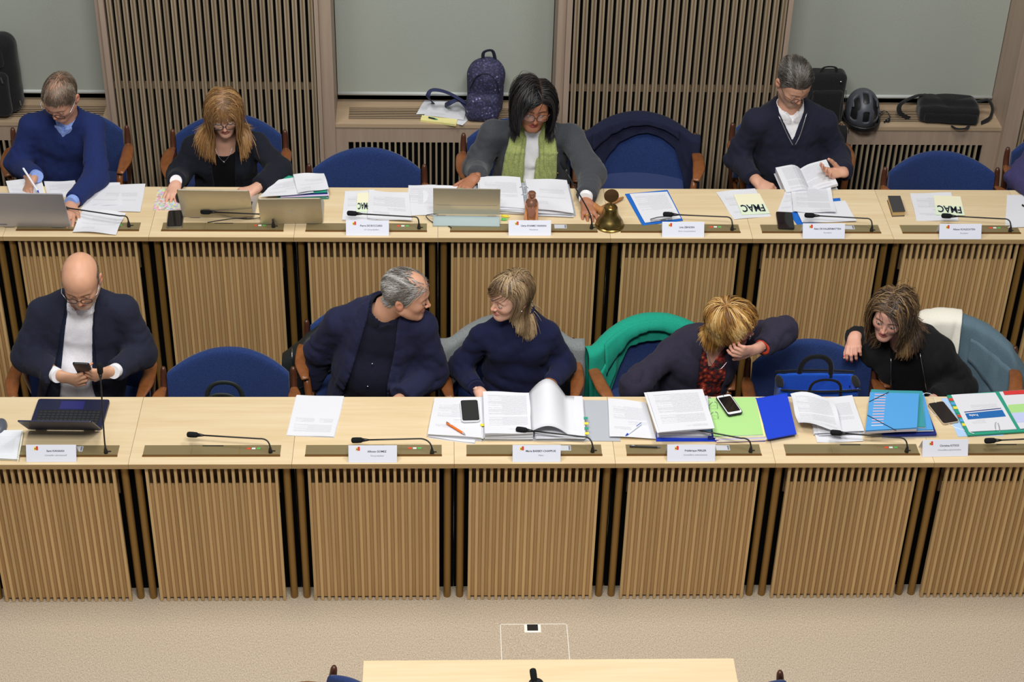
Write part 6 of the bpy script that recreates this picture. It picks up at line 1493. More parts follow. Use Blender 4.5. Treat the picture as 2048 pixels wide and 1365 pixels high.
sheet('white sheets at the right picture edge of the rear row', [(2014, 390), (2090, 392), (2090, 455), (2010, 456)], ZB+.002, 'paper', seed=17)
pen('black pen on the white sheets at the right picture edge', (2044, 410), (2066, 424), ZB+.003, 'black_plastic', 'gold')
# open book in the hands of the reading man
c = np.array(aty(1612, 362, 1.93)); t = thing('open_book', 'thick open book in the hands of the reading man', 'book', tuple(c))
X, Yv = nrm((.97, .14, .10)), nrm((-.14, .95, .16)); Zv = np.cross(X, Yv)
def pg(s, v, k): return X*s+Yv*v+Zv*k
for sd, th, m in ((-1, .040, 'print_dense'), (1, .018, 'print_dense')):
    n_ = 9; P = []
    for i in range(n_):
        w = i/(n_-1); row = []
        for j in range(5):
            v = -.10+.20*j/4; s_ = sd*(.135*w); row.append(pg(s_, v, th*(1-(1-min(1, w*2.2))**2)*(1-.15*w)+.02*w*(sd > 0)))
        P.append(row)
    if sd < 0: P = P[::-1]
    m_ = MB(); m_.grid(P, thick=th*.8); me = m_.mesh('page_block', m); uv = me.uv_layers.new(name='UVMap')
    for lp in me.loops:
        co = me.vertices[lp.vertex_index].co; uv.data[lp.index].uv = (.5-np.dot(co, X)*sd/.27, .5-np.dot(co, Yv)/.2)
    link('page_block', me, t)
m_ = MB(); m_.grid([[pg(s_, v, -.004-abs(s_)*.04+.02*max(0, s_)) for v in (-.105, .105)] for s_ in np.linspace(-.14, .14, 9)], thick=.002); m_.build('cover', 'paper_grey', t)

# ---- front row
h = laptop('small dark blue laptop opened far back before the bald man', (131, 862), ZT, .315, .205, .74, 'laptop_navy', deck='laptop_navy', rz=-.02)
q = [(-30, 866), (46, 864), (36, 922), (-44, 920)]
t, org = stack('spiral notebook with handwriting at the left edge of the front row', q, ZT, .012, ['paper', 'cream_paper'], 'spiral_notebook', 'notebook', top='print_grey', n=5, part='leaf')
qd = quad(q, ZT+.008)
for k in range(22):
    e = qd[1]+(qd[2]-qd[1])*(k+.5)/22-org; MB().tube([e+np.array((.006*math.cos(a), 0, .007*math.sin(a))) for a in np.linspace(0, 6.28, 9)[:-1]], .0007, n=4, closed=True).build('coil', 'steel', t)
t, org = stack('loose printed pages on the front desk before the grey-haired man', [(594, 792), (688, 795), (668, 876), (574, 872)], ZT, .004, ['paper'], top='print_head', n=3, jit=.004)
stack('stack of reports with orange pen and phone on it', [(872, 802), (968, 801), (965, 882), (858, 874)], ZT, .022, ['paper', 'paper_grey', 'paper'], top='print_letter', n=7, jit=.009, seed=4)
t, org = stack('lower skewed reports under the stack with the orange pen', [(872, 812), (962, 816), (948, 890), (857, 878)], ZT, .006, ['paper', 'paper_grey'], n=3, jit=.006, seed=5)
phone('black smartphone in clear case on the stack of reports', atz(940, 824, ZT+.026), nrm(atz(938, 805, ZT)-atz(942, 844, ZT)), (0, 0, 1), w=.076, h=.15, case='phone_white')
pen('orange ballpoint pen on the stack of reports', (893, 846), (931, 870), ZT+.025, 'orange', 'steel', r=.005)
t, q, org = ring_binder('thick grey ring binder lying open before the woman in the turtleneck', [(962, 799), (1235, 803), (1241, 884), (966, 882)], ZT, (.040, .022), 'binder_grey', ('print_dense', 'paper'), leafs=8, seed=6, rings=False, fan=.012, split=((.01, .36), (.38, .74)))
# the half-turned leaf standing up in the binder
P = []
for i in range(16):
    w = i/15; row = []
    for j in range(9):
        v = .02+.95*j/8; a = bil(q, .35, v); b_ = bil(q, .71, v); hh = .085*(1-.55*j/8); s_ = w
        p_ = a*(1-s_)+b_*s_+np.array((0, 0, .046+hh*math.sin(min(1, s_*1.35)*math.pi)*(1 if s_ < .74 else 1)*(s_ < .75)-.022*s_)); row.append(p_-org)
    P.append(row)
m_ = MB(); m_.grid(P, thick=.0012); m_.build('turned_leaf', 'paper', t, smooth=True)
for k, (s_, v, m) in enumerate(((.02, .74, 'yellow'), (.985, .55, 'green_folder'), (.985, .68, 'yellow'), (.985, .80, 'green_folder'), (.985, .92, 'yellow'))):
    p_ = bil(q, 0.0 if s_ < .1 else .75, v)-org; MB().box(p_[0]-.010, p_[0]+.012, p_[1]-.008, p_[1]+.008, .026, .0268).build('sticky_tab', m, t)
sheet('printed minutes with a pen on them between the two binders', [(1216, 797), (1292, 806), (1312, 878), (1219, 874)], ZT+.012, 'print_letter', curl=.004, seed=18)
pen('white and blue ballpoint pen on the minutes between the binders', (1282, 848), (1251, 872), ZT+.014, 'pen_white', 'pen_blue', r=.005)
pen('black pen lying on the brass console', (1259, 893), (1322, 895), ZT+.004, 'black_plastic', 'steel', r=.0045)
# blue binder with papers and coloured dividers
qb = quad([(1312, 802), (1520, 798), (1530, 884), (1312, 884)], ZT); org = sum(qb)/4; t = thing('ring_binder', 'blue ring binder opened under papers and a pale green divider', 'ring binder', tuple(org))
link('cover', sheet_mesh([v+np.array((0, 0, .005)) for v in qb], org, 'blue_folder', .004, 0, name='cover'), t)
MB().obox(bil(qb, .50, .5)-org+np.array((0, 0, .012)), (.012, 0, 0), (bil(qb, .5, 0)-bil(qb, .5, 1))*.48, (0, 0, .006)).build('mechanism', 'navy_folder', t, bevel=.002)
for k in range(9):
    qq = [v+np.array((random.uniform(-.005, .005), random.uniform(-.004, .004), .007+.0058*k)) for v in quad([(1312, 812), (1412, 812), (1420, 878), (1316, 878)], ZT)]
    link('leaf', sheet_mesh(qq, org, 'sky_folder' if k in (7,) else ('paper' if k % 2 else 'paper_grey'), .0048, 0, k, name='leaf'), t)
for k, m in enumerate(('lilac_paper', 'yellow_paper', 'paper', 'lilac_paper', 'paper', 'yellow_paper', 'paper', 'green_paper')):
    o = (8-k)*.0035; qq = [v+np.array((o*(.6+.4*(k % 3)), -o*.7, .008+.0026*k)) for v in quad([(1414, 800), (1508, 797), (1524, 872), (1425, 876)], ZT+.018)]
    qq = [v-np.array((0, 0, .018)) for v in qq]; link('divider', sheet_mesh(qq, org, m, .002, .002 if k == 7 else 0, k, name='divider'), t)
for f in (.34, .58):
    a = bil(qb, .485, f)-org; b_ = bil(qb, .575, f)-org; MB().tube(bez(a+np.array((0, 0, .012)), a+np.array((0, 0, .075)), b_+np.array((0, 0, .085)), b_+np.array((0, 0, .03)), 12), .0017, n=7).build('ring', 'steel', t, smooth=True)
stack('pile of printed papers on the left half of the blue binder', [(1290, 788), (1402, 782), (1426, 860), (1316, 868)], ZT+.060, .012, ['paper', 'paper_grey'], top='print_dense', n=4, jit=.006, seed=8)
phone('white smartphone with dark screen on the pale green divider', atz(1458, 812, ZT+.034), nrm(atz(1444, 793, ZT)-atz(1468, 828, ZT)), (0, 0, 1), w=.068, h=.14, body='phone_white', case='binder_edge')
q = quad([(1512, 797), (1574, 787), (1593, 868), (1535, 879)], ZT+.024); org = sum(q)/4; o = tag(link('folder', sheet_mesh(q, org, 'blue_folder', .004, 0, name='folder')), 'bright blue folder right of the pale green divider', 'folder'); o.location = org
q = quad([(1500, 803), (1520, 799), (1530, 872), (1506, 879)], ZT+.010); org = sum(q)/4; o = tag(link('folder', sheet_mesh(q, org, 'yellow_paper', .01, 0, name='folder')), 'yellow divider peeping out beside the bright blue folder', 'folder'); o.location = org
stack('fanned pile of white papers left of the blue elastic folders', [(1622, 806), (1700, 797), (1724, 868), (1632, 872)], ZT, .022, ['paper', 'paper_grey', 'paper'], top='print_letter', n=8, jit=.012, seed=9)
sheet('white page with a blue seal at the foot of the fanned pile', [(1618, 830), (1716, 824), (1726, 884), (1634, 886)], ZT+.001, 'paper', seed=21)
sheet('curled printed page on top of the fanned pile of papers', [(1580, 792), (1664, 800), (1686, 868), (1596, 852)], ZT+.034, 'print_dense', curl=.020, seed=19, lift=lambda s, t: .012*math.sin(math.pi*s))
# elastic folders
q = [(1752, 792), (1842, 792), (1872, 876), (1764, 878)]
stack('dark blue file at the bottom of the elastic folders', q, ZT, .022, ['binder_grey', 'navy_folder'], 'file_box', 'folder', n=2, jit=0, part='board')
stack('light blue folder in the middle of the folder pile', [(1748, 786), (1846, 790), (1866, 864), (1752, 866)], ZT+.023, .012, ['sky_folder', 'paper', 'sky_folder'], 'folder', 'folder', n=3, jit=.003, part='board')
stack('teal folder peeping out of the folder pile', [(1742, 782), (1844, 786), (1850, 858), (1738, 854)], ZT+.036, .008, ['teal_board', 'paper', 'teal_board'], 'folder', 'folder', n=3, jit=.002, part='board')
qf = quad([(1740, 785), (1838, 788), (1834, 856), (1731, 862)], ZT+.062); org = sum(qf)/4; t = thing('elastic_folder', 'sky blue elastic folder with cut-out tabs on top of the pile', 'folder', tuple(org))
for k in range(6): link('divider', sheet_mesh([v+np.array((0, 0, -.016+.0026*k)) for v in qf], org, ('paper_grey', 'pink_edge', 'paper', 'binder_grey', 'paper', 'sky_folder')[k], .002, 0, name='divider'), t)
link('cover', sheet_mesh([v+np.array((0, 0, .001)) for v in qf], org, 'sky_folder', .0016, 0, name='cover'), t)
for k in range(12):
    a = bil(qf, .10, .06+.075*k)-org+np.array((0, 0, .0018)); b_ = bil(qf, .33, .06+.075*k)-org+np.array((0, 0, .0018)); MB().tube([a, b_], .0028, n=6, flat=.25).build('tab_window', 'pink_edge' if k < 11 else 'paper', t)
for a, b_ in (((.38, .0), (.0, .27)), ((.0, .62), (.60, 1.06))):
    MB().tube([bil(qf, *a)-org+np.array((0, 0, .004)), bil(qf, *b_)-org+np.array((0, 0, .003))], .0014, n=6).build('elastic_band', 'black_plastic', t)
phone('smartphone plugged to a white cable beside the green folder', atz(1886, 828, ZT+.002), nrm(atz(1870, 808, ZT)-atz(1900, 846, ZT)), (0, 0, 1), w=.075, h=.152, case=mat_plain('case_sand', (196, 176, 150), .4).name)
cable('white charging cable looping from the smartphone to the elastic folders', [atz(1873, 809, ZT+.008), atz(1869, 798, ZT+.02), atz(1862, 789, ZT+.04), atz(1850, 787, ZT+.045), atz(1842, 796, ZT+.03), atz(1848, 812, ZT+.004), atz(1866, 828, ZT+.003), atz(1899, 850, ZT+.003), atz(1925, 860, ZT+.003), atz(1948, 868, ZT+.02)], 'cable_white', .0014)
q = quad([(1882, 797), (1960, 797), (2008, 872), (1916, 874)], ZT+.001); org = sum(q)/4; o = tag(link('plastic_sleeve', sheet_mesh(q, org, 'sleeve_blue', .001, .001, name='plastic_sleeve')), 'pale blue plastic sleeve under the green folder', 'plastic sleeve'); o.location = org
qg = quad([(1894, 791), (2100, 776), (2130, 858), (1936, 871)], ZT+.012); org = sum(qg)/4; t = thing('open_folder', 'green folder lying open with colour-tabbed pages at the right', 'folder', tuple(org))
link('cover', sheet_mesh(qg, org, 'green_folder', .006, 0, name='cover'), t)
q1 = [v+np.array((0, 0, .004)) for v in quad([(1902, 792), (1990, 787), (2033, 860), (1938, 866)], ZT+.012)]; link('left_page', sheet_mesh(q1, org, 'print_sparse', .003, .002, name='left_page'), t)
q2 = [v+np.array((0, 0, .004)) for v in quad([(1998, 786), (2100, 780), (2130, 852), (2040, 860)], ZT+.012)]; link('right_page', sheet_mesh(q2, org, 'paper', .003, .002, name='right_page'), t)
for s0, s1, v0, v1, m in ((0, 1, .36, .58, 'green_paper'), (0, 1, .58, .84, 'periwinkle')): link('tint_band', sheet_mesh([bil(q2, *w)+np.array((0, 0, .0012)) for w in ((s0, v0), (s1, v0), (s1, v1), (s0, v1))], org, m, .0005, 0, n=3, name='tint_band'), t)
link('banner', sheet_mesh([bil(q1, *w)+np.array((0, 0, .0012)) for w in ((.10, .52), (.93, .48), (.93, .66), (.10, .68))], org, 'print_blue', .0005, 0, n=3, name='banner'), t)
link('banner_line', sheet_mesh([bil(q1, *w)+np.array((0, 0, .0012)) for w in ((.10, .47), (.93, .43), (.93, .45), (.10, .49))], org, 'navy_folder', .0005, 0, n=3, name='banner_line'), t)
o = link('print', text_mesh('hela', .026, 0, .0006), t); o.data.materials.clear(); o.data.materials.append(M['paper']); cc = bil(q1, .26, .56)-org+np.array((0, 0, .0022)); xa = nrm(q1[0]-q1[1]); ya = nrm(q1[3]-q1[0])
o.matrix_local = Matrix([[xa[i], ya[i]*.8, (0, 0, 1)[i], cc[i]] for i in range(3)]+[[0, 0, 0, 1]])
for k, m in enumerate(('red', 'sky_folder', 'yellow', 'green_folder', 'red', 'sky_folder', 'yellow')):
    w = .12+.105*k; c = bil(qg, .012, w)-org; MB().box(c[0]-.008, c[0]+.010, c[1]-.009, c[1]+.009, .001, .0022).build('index_tab', m, t)
MB().tube(spline([bil(q1, .55, .95)-org+np.array((0, -.02, .006)), bil(q1, .60, .86)-org+np.array((0, 0, .010)), bil(q1, .66, .87)-org+np.array((0, 0, .010)), bil(q1, .62, 1.0)-org+np.array((0, -.02, .006))], 5), .001, n=5).build('paper_clip', 'steel', t, smooth=True)
link('red_page', sheet_mesh(quad([(2006, 783), (2110, 776), (2112, 784), (2009, 790)], ZT+.020), org, 'red_paper', .002, 0, n=3, name='red_page'), t)
# ================================================================ coats, bags, helmet
def rbox(P, c, half, r, R=None):
    q = P-A(c); q = q@np.array(R, f32).T if R is not None else q
    q = np.abs(q)-A(half)+f32(r); return np.linalg.norm(np.maximum(q, 0), axis=1)+np.minimum(q.max(1), 0)-f32(r)
def sdf_part(t, name, mat, fn, lo, hi, h=.006):
    V, F = surface(lambda P: fn(P).astype(f32), lo, hi, h); return Soup().add(V, F).build(name, mat, t)
mat_fabric('coat_dark', (26, 29, 50), (38, 42, 66), scale=1200, sheen=.04); mat_fabric('coat_teal', (22, 140, 116), (40, 166, 140), scale=1300, sheen=.05); mat_fabric('coat_grey', (104, 110, 112), (146, 152, 152), scale=1300, bump=.5)
mat_fabric('coat_steel', (84, 106, 118), (102, 124, 136), scale=1300, sheen=.05); mat_fabric('scarf_white', (232, 228, 214), (244, 240, 228), scale=900); mat_fabric('bag_black', (22, 22, 24), (36, 36, 38), scale=900); mat_fabric('tote_blue', (28, 84, 196), (44, 104, 220), scale=1300)
mat_plain('quilt', (28, 32, 32), .6); mat_plain('quilt_seam', (52, 78, 70), .6)
# dark coat on the empty chair in the rear row
t, rows, org = drape(CH['r5'], 'coat', 'dark navy coat hung over the empty rear armchair', 'coat_dark', -1.12, 1.16, lambda w: .10+.03*math.sin(w*8)+.20*max(0, (.30-w)/.30)+.30*max(0, (w-.80)/.20), lambda w: .36, seed=1, amp=.016, thick=.010, off=.016)
m_ = MB(); R_ = np.array(rows)
m_.grid((R_[4:36:1, 10:17]+np.array((0, -.016, .006))-org), thick=.008); m_.build('collar', 'coat_dark', t, smooth=True)
t, rows, org = drape(CH['r6'], 'coat', 'black coat behind the reading man over his chair', 'jacket_black', .35, 1.15, lambda w: .12+.26*w, lambda w: .4, seed=3, amp=.014, thick=.008, off=.014)
# teal coat
t, rows, org = drape(CH['f5'], 'coat', 'teal green wool coat draped over the front armchair', 'coat_teal', -1.18, 1.02, lambda w: .085+.46*max(0, (.36-w)/.36)**1.2, lambda w: .40, seed=2, amp=.010, thick=.009, off=.020)
R_ = np.array(rows)
P = []
for i in range(6, 40):
    w = (i-6)/33; r = R_[i]; top = r[17]; fr = r[10]; P.append([top*(1-k)+fr*k+np.array((0, -.014-.010*math.sin(k*3), .004))+np.array((0, 0, -.012*k*math.sin(w*9))) for k in np.linspace(0, 1.15, 7)])
m_ = MB(); m_.grid(np.array(P)-org, thick=.007); m_.build('collar', 'coat_teal', t, smooth=True)
P = [[R_[i][j]+np.array((0, -.020, 0)) for j in range(3, 13)] for i in range(2, 12)]
m_ = MB(); m_.grid(np.array(P)-org, thick=.006); m_.build('lapel', 'coat_teal', t, smooth=True)
# grey wool coat
t, rows, org = drape(CH['f4'], 'coat', 'grey wool coat hung behind the woman in the turtleneck', 'coat_grey', -1.22, 1.26, lambda w: .13+.04*math.sin(w*9)+.07*max(0, (.2-w)/.2)+(.34*max(0, (w-.80)/.20)), lambda w: .42, seed=4, amp=.013, thick=.010, off=.020)
m_ = MB(); e = np.array(rows)[41][8]-org; m_.ball(e+np.array((0, -.02, 0)), (.010, .005, .010), n=12); m_.build('button', 'black_plastic', t, smooth=True)
# quilted jacket on the chair of the grey-haired man
t, rows, org = drape(CH['f3'], 'coat', 'black quilted jacket hanging at the left of the grey-haired man', 'quilt', -1.42, -.55, lambda w: .26+.10*w, lambda w: .36, seed=5, amp=.012, thick=.014, off=.020, sag=.25)
R_ = np.array(rows)
t.location.z -= .055; t.location.y -= .05; t.location.x -= .02
for j in (2, 6, 10, 14): MB().tube([R_[i][j]-org+np.array((0, -.003, 0)) for i in range(12, 44, 2)], .0014, n=5).build('quilt_seam', 'quilt_seam', t, smooth=True)
for i in (22, 34): MB().tube([R_[i][j]-org+np.array((0, -.003, 0)) for j in range(0, 17)], .0014, n=5).build('quilt_seam', 'quilt_seam', t, smooth=True)
MB().tube([R_[9][j]-org+np.array((0, -.003, 0)) for j in range(0, 20)], .0022, n=6).build('zip', 'steel', t, smooth=True)
# steel blue coat with white scarf
t, rows, org = drape(CH['f7'], 'coat', 'grey-blue wool coat over the rightmost front armchair', 'coat_steel', -.75, 1.42, lambda w: .20+.20*w+.05*math.sin(w*11), lambda w: .38, seed=6, amp=.020, thick=.010, off=.022, sag=.35)
R_ = np.array(rows); m_ = MB(); m_.grid((R_[20:42, 6:14]+np.array((.01, -.024, -.01))-org), thick=.008); m_.build('lapel', 'coat_steel', t, smooth=True)
t, rows, org = drape(CH['f7'], 'scarf', 'white scarf on top of the grey-blue coat', 'scarf_white', -.70, .12, lambda w: .10+.16*w, lambda w: .16, 'scarf', seed=7, amp=.034, thick=.008, off=.036)

# ---- things on the radiator covers
def on_sill(px, py): return np.array(atz(px, py, ZS))
def strap(t, name, mat, pts, w, org, flat=.16, up=(0, 0, 1), n=8): return MB().tube([p_-org for p_ in spline(pts, 7)], w, n=n, flat=flat, up=up).build(name, mat, t, smooth=True)
def mk_flower():
    k = NT('flower_cloth'); v = k.coords(); w = k.n('ShaderNodeTexNoise', _Scale=12.0, _Detail=1.0); k.l(v, w.inputs['Vector'])
    vo = k.n('ShaderNodeTexVoronoi', _Scale=46.0); k.l(v, vo.inputs['Vector']); n = k.n('ShaderNodeTexNoise', _Scale=90.0, _Detail=3.0); k.l(v, n.inputs['Vector'])
    f = k.ramp(vo.outputs['Distance'], [(.12, (1, 1, 1)), (.30, (0, 0, 0))]); g = k.ramp(w.outputs[0], [(.48, (0, 0, 0)), (.56, (1, 1, 1))]); s = k.ramp(n.outputs[0], [(.5, (0, 0, 0)), (.62, (1, 1, 1))])
    c = k.mix(s, s2l((44, 44, 70)), s2l((72, 72, 112))); k.l(k.mix(k.mix(.0, k.mix(1.0, f, g, 'MULTIPLY'), (0, 0, 0)), c, s2l((150, 150, 196))), k.b.inputs['Base Color']); k.b.inputs['Roughness'].default_value = .8
mk_flower(); mat_plain('navy_strap', (40, 46, 84), .8); mat_plain('navy_trim', (34, 36, 56), .7)
c = on_sill(966, 231); t = thing('backpack', 'navy flowered backpack standing on the middle radiator cover', 'backpack', tuple(c))
def bp(P):
    d = rbox(P, (.012, .02, .155), (.100, .075, .160), .07); return smin(d, ell(P, (.018, .015, .26), (.082, .070, .085)), .05)-.003*folds(P, 22, 1)
sdf_part(t, 'body', 'flower_cloth', bp, (-.14, -.12, -.02), (.16, .13, .38), .006)
sdf_part(t, 'front_pocket', 'flower_cloth', lambda P: smin(rbox(P, (-.005, -.055, .085), (.090, .040, .075), .035), rbox(P, (-.005, -.05, .05), (.088, .04, .04), .03), .03)-.003*folds(P, 26, 2), (-.13, -.13, -.02), (.13, .03, .20), .006)
strap(t, 'zip_flap', 'navy_trim', [c+np.array(w) for w in ((-.075, -.052, .20), (-.04, -.062, .275), (.02, -.060, .290), (.07, -.055, .24), (.085, -.05, .17))], .008, c, .4)
strap(t, 'handle', 'navy_trim', [c+np.array(w) for w in ((-.005, .02, .33), (.0, .01, .385), (.045, .01, .395), (.062, .02, .34), (.062, .03, .30))], .010, c, .35)
strap(t, 'shoulder_strap', 'navy_strap', [c+np.array((-.085, -.02, .08)), aty(905, 190, YW+.17), aty(880, 181, YW+.17), aty(862, 181, YW+.17), aty(856, 194, YW+.15), on_sill(866, 210)+np.array((0, 0, .014))], .015, c, .14)
strap(t, 'shoulder_strap', 'navy_strap', [c+np.array((-.085, -.035, .06)), aty(918, 200, YW+.16), aty(900, 206, YW+.14), on_sill(890, 216)+np.array((0, 0, .016))], .015, c, .14)
sheet('grey printed sheets under the pages on the middle radiator cover', [(850, 200), (925, 206), (948, 228), (832, 229)], ZS+.002, 'print_grey', seed=30)
sheet('printed page with a red mark on the middle radiator cover', [(862, 205), (934, 211), (928, 240), (848, 232)], ZS+.010, 'print_letter', curl=.004, seed=31)
sheet('grey page slipping from the paper pile on the radiator cover', [(918, 212), (949, 226), (925, 252), (900, 243)], ZS+.004, 'print_grey', seed=33)
q = [(844, 234), (915, 243), (912, 253), (841, 243)]; stack('yellow notepad at the edge of the middle radiator cover', q, ZS, .012, ['yellow_paper'], 'notepad', 'notepad', n=3, jit=.001, part='leaf')
pen('dark green pen on the yellow notepad', (857, 235), (876, 239), ZS+.013, 'binder_edge', 'green_folder', r=.004)
# helmet
c = on_sill(1722, 247); t = thing('bicycle_helmet', 'dark grey bicycle helmet on the right radiator cover', 'helmet', tuple(c)); mat_plain('helmet_grey', (74, 76, 84), .42); mat_plain('helmet_black', (24, 24, 26), .4)
def shell(P):
    d = ell(P, (0, .02, .075), (.095, .120, .125)); d = np.maximum(d, .020-P[:, 2]); return d
def vents(P):
    Q = P.copy(); Q[:, 0] = np.abs(Q[:, 0]); d = rbox(P, (0, -.115, .085), (.017, .06, .030), .008)
    d = np.minimum(d, rbox(P, (0, -.03, .19), (.015, .035, .06), .008)); d = np.minimum(d, rbox(Q, (.050, -.04, .165), (.013, .035, .05), .008))
    return np.minimum(d, rbox(Q, (.062, -.085, .09), (.014, .06, .034), .012))
sdf_part(t, 'shell', 'helmet_grey', lambda P: smax(shell(P), -vents(P), .006), (-.12, -.14, -.01), (.12, .16, .22), .005)
sdf_part(t, 'liner', 'helmet_black', lambda P: np.maximum(ell(P, (0, .02, .070), (.086, .110, .116)), .012-P[:, 2]), (-.12, -.14, -.01), (.12, .16, .22), .007)
sdf_part(t, 'visor', 'helmet_black', lambda P: np.maximum(np.abs(ell(P, (0, .015, .03), (.099, .128, .09)))-.007, np.maximum(.002-P[:, 2], P[:, 2]-.034)), (-.13, -.15, -.01), (.13, .17, .06), .005)
MB().ball((0, -.114, .018), (.014, .003, .005), n=12).build('front_badge', 'paper_grey', t, smooth=True)
strap(t, 'chin_strap', 'bag_black', [c+np.array((.085, .0, .05)), on_sill(1768, 228)+np.array((0, 0, .02)), on_sill(1780, 236)+np.array((0, 0, .008)), on_sill(1768, 247)+np.array((0, 0, .006))], .006, c, .3)
strap(t, 'chin_strap', 'bag_black', [c+np.array((-.05, -.09, .01)), on_sill(1698, 250)+np.array((0, 0, .004)), on_sill(1696, 258)+np.array((0, -.02, -.012))], .008, c, .3)
MB().ball(on_sill(1775, 245)-c+np.array((0, 0, .012)), (.014, .010, .012), n=10).build('buckle', 'black_plastic', t, smooth=True)
# black bag lying flat
c = on_sill(1895, 242); t = thing('shoulder_bag', 'black fabric shoulder bag lying flat on the right radiator cover', 'bag', tuple(c)); Rb = np.array([[1, -.10, 0], [.10, 1, .0], [0, 0, 1.]])
sdf_part(t, 'body', 'bag_black', lambda P: smin(rbox(P, (0, .03, .052), (.170, .085, .050), .028, Rb), rbox(P, (0, .06, .09), (.150, .05, .03), .025, Rb), .03)-.006*folds(P, 18, 4), (-.22, -.11, -.02), (.22, .18, .17), .006)
sdf_part(t, 'front_pocket', 'bag_black', lambda P: rbox(P, (.0, -.045, .045), (.150, .020, .030), .014, Rb)-.004*folds(P, 22, 5), (-.20, -.10, -.01), (.20, .02, .11), .006)
strap(t, 'shoulder_strap', 'bag_black', [c+np.array((-.10, .06, .11)), aty(1843, 190, YW+.20), aty(1818, 198, YW+.18), aty(1800, 210, YW+.15), aty(1800, 226, YW+.12), on_sill(1818, 240)+np.array((0, 0, .008))], .016, c, .18)
strap(t, 'shoulder_strap', 'bag_black', [c+np.array((.08, .05, .11)), aty(1955, 203, YW+.17), aty(1976, 200, YW+.16), aty(1985, 216, YW+.13), aty(1980, 236, YW+.10), on_sill(1962, 250)+np.array((0, 0, .008))], .016, c, .18)
strap(t, 'strap_end', 'bag_black', [c+np.array((.0, -.08, .012)), on_sill(1915, 259)+np.array((0, 0, .004)), on_sill(1933, 258)+np.array((0, 0, .006)), on_sill(1938, 250)+np.array((0, 0, .012))], .009, c, .3)
# black briefcase behind the reading man
c = on_sill(1655, 246); t = thing('briefcase', 'black briefcase standing beside the helmet behind the reading man', 'bag', tuple(c))
sdf_part(t, 'body', 'bag_black', lambda P: rbox(P, (-.03, .03, .155), (.105, .060, .155), .035)-.003*folds(P, 16, 6), (-.18, -.08, -.02), (.12, .13, .35), .007)
sdf_part(t, 'flap_pocket', 'bag_black', lambda P: rbox(P, (-.03, -.035, .12), (.085, .018, .10), .016)-.003*folds(P, 20, 7), (-.15, -.08, -.01), (.09, .02, .26), .007)
strap(t, 'handle', 'bag_black', [c+np.array(w) for w in ((-.075, .02, .30), (-.06, .0, .345), (-.0, .0, .345), (.015, .02, .30))], .011, c, .4)
MB().ball((.035, -.034, .272), (.007, .003, .007), n=12).build('press_stud', 'steel', t, smooth=True)
strap(t, 'side_zip', 'steel', [c+np.array((.076, -.01, .22)), c+np.array((.080, -.012, .15)), c+np.array((.079, -.012, .06))], .003, c, .5)
# black rucksack at the left edge
c = on_sill(2, 226); t = thing('backpack', 'black rucksack standing at the left picture edge by the blind', 'backpack', tuple(c))
sdf_part(t, 'body', 'bag_black', lambda P: rbox(P, (-.02, .03, .235), (.150, .085, .235), .075)-.003*folds(P, 14, 8), (-.22, -.10, -.02), (.18, .16, .52), .008)
sdf_part(t, 'front_pocket', 'bag_black', lambda P: rbox(P, (-.03, -.065, .15), (.115, .035, .13), .035)-.003*folds(P, 18, 9), (-.20, -.14, 0), (.12, .02, .32), .007)
sdf_part(t, 'top_pocket', 'bag_black', lambda P: rbox(P, (-.03, -.050, .36), (.105, .025, .06), .03), (-.20, -.12, .26), (.12, .02, .46), .007)
for a, b_ in (((.055, -.103, .27), (.062, -.105, .235)), ((.125, -.04, .10), (.128, -.042, .07))): MB().tube([a, b_], .004, n=6).build('zip_pull', 'steel', t)
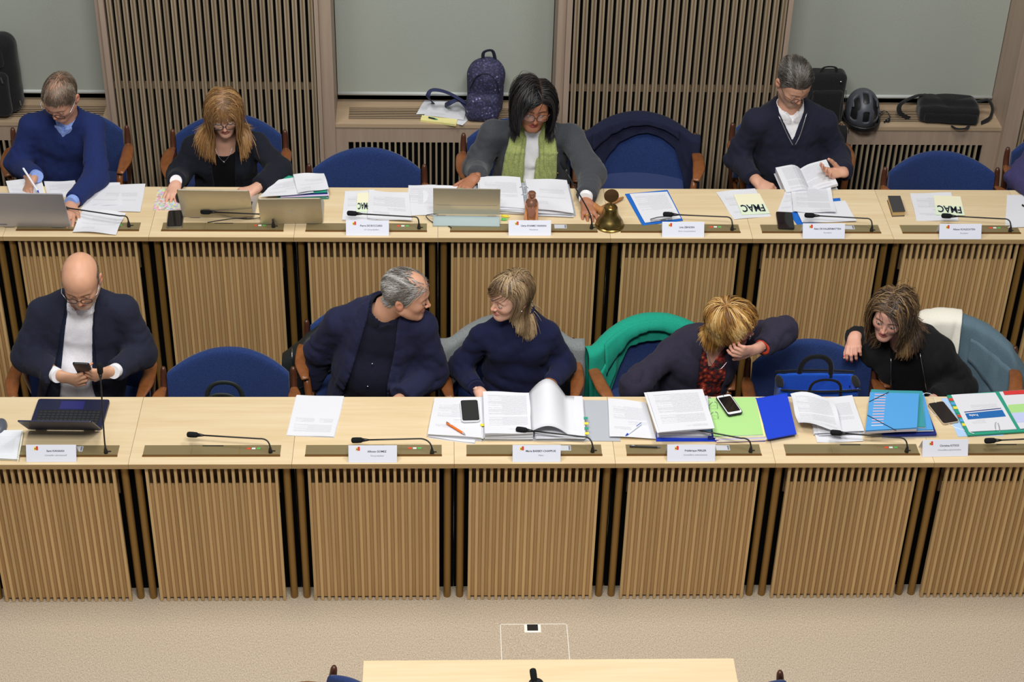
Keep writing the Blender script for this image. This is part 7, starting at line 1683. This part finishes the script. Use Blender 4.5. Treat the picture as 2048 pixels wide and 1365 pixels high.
# blue tote on the chair
ch = CH['f6']; c = np.array(ch.location)+np.array((-.015, -.035, .475)); t = thing('tote_bag', 'bright blue tote bag with black handles standing on the armchair', 'bag', tuple(c))
zt = float(aty(1605, 744, c[1]+.07)[2])-c[2]; hw = .185
def wallp(P): return rbox(P, (0, 0, zt/2), (hw, .070, zt/2), .02)
sdf_part(t, 'body', 'tote_blue', lambda P: np.maximum(np.maximum(wallp(P), -rbox(P, (0, 0, zt/2+.03), (hw-.008, .062, zt/2), .016)), P[:, 2]-zt+.004)-.002*folds(P, 18, 3), (-hw-.04, -.11, -.03), (hw+.04, .11, zt+.03), .0065)
for y in (-.072, .070): strap(t, 'rim', 'bag_black', [c+np.array((x, y-.012*(1-(x/hw)**2)*(1 if y < 0 else -1), zt)) for x in np.linspace(-hw, hw, 7)], .006, c, .7)
for y, dz, m in ((.066, .085, .013), (-.080, .060, .007)):
    x0 = .0 if y > 0 else .02
    strap(t, 'handle', 'bag_black', [c+np.array((x0-.075, y, zt-.03)), c+np.array((x0-.066, y, zt+dz*.55)), c+np.array((x0-.03, y, zt+dz)), c+np.array((x0+.03, y, zt+dz)), c+np.array((x0+.066, y, zt+dz*.55)), c+np.array((x0+.075, y, zt-.03))], m, c, .35, up=(0, 1, 0))
for sx in (-1, 1): MB().ball((sx*(hw-.008), 0, zt-.004), (.020, .05, .010), n=12).build('corner_tab', 'bag_black', t, smooth=True)
# bag on the empty front chair: its handles rise above the desk edge
ch = CH['f2']; c = np.array(ch.location)+np.array((.0, -.02, .475)); t = thing('handbag', 'dark bag with arched handles on the empty front armchair', 'bag', tuple(c))
h1 = aty(455, 766, c[1]+.05)[2]-c[2]; sdf_part(t, 'body', 'bag_black', lambda P: rbox(P, (0, .0, .10), (.15, .06, .10), .03)-.003*folds(P, 18, 5), (-.2, -.1, -.02), (.2, .1, .24), .008)
for y in (-.045, .05): strap(t, 'handle', mat_plain('handle_green', (40, 46, 42), .6), [c+np.array((-.085, y, .14)), c+np.array((-.075, y, h1-.05)), c+np.array((-.035, y, h1-.004)), c+np.array((.035, y, h1-.004)), c+np.array((.075, y, h1-.05)), c+np.array((.085, y, .14))], .011, c, .35, up=(0, 1, 0))
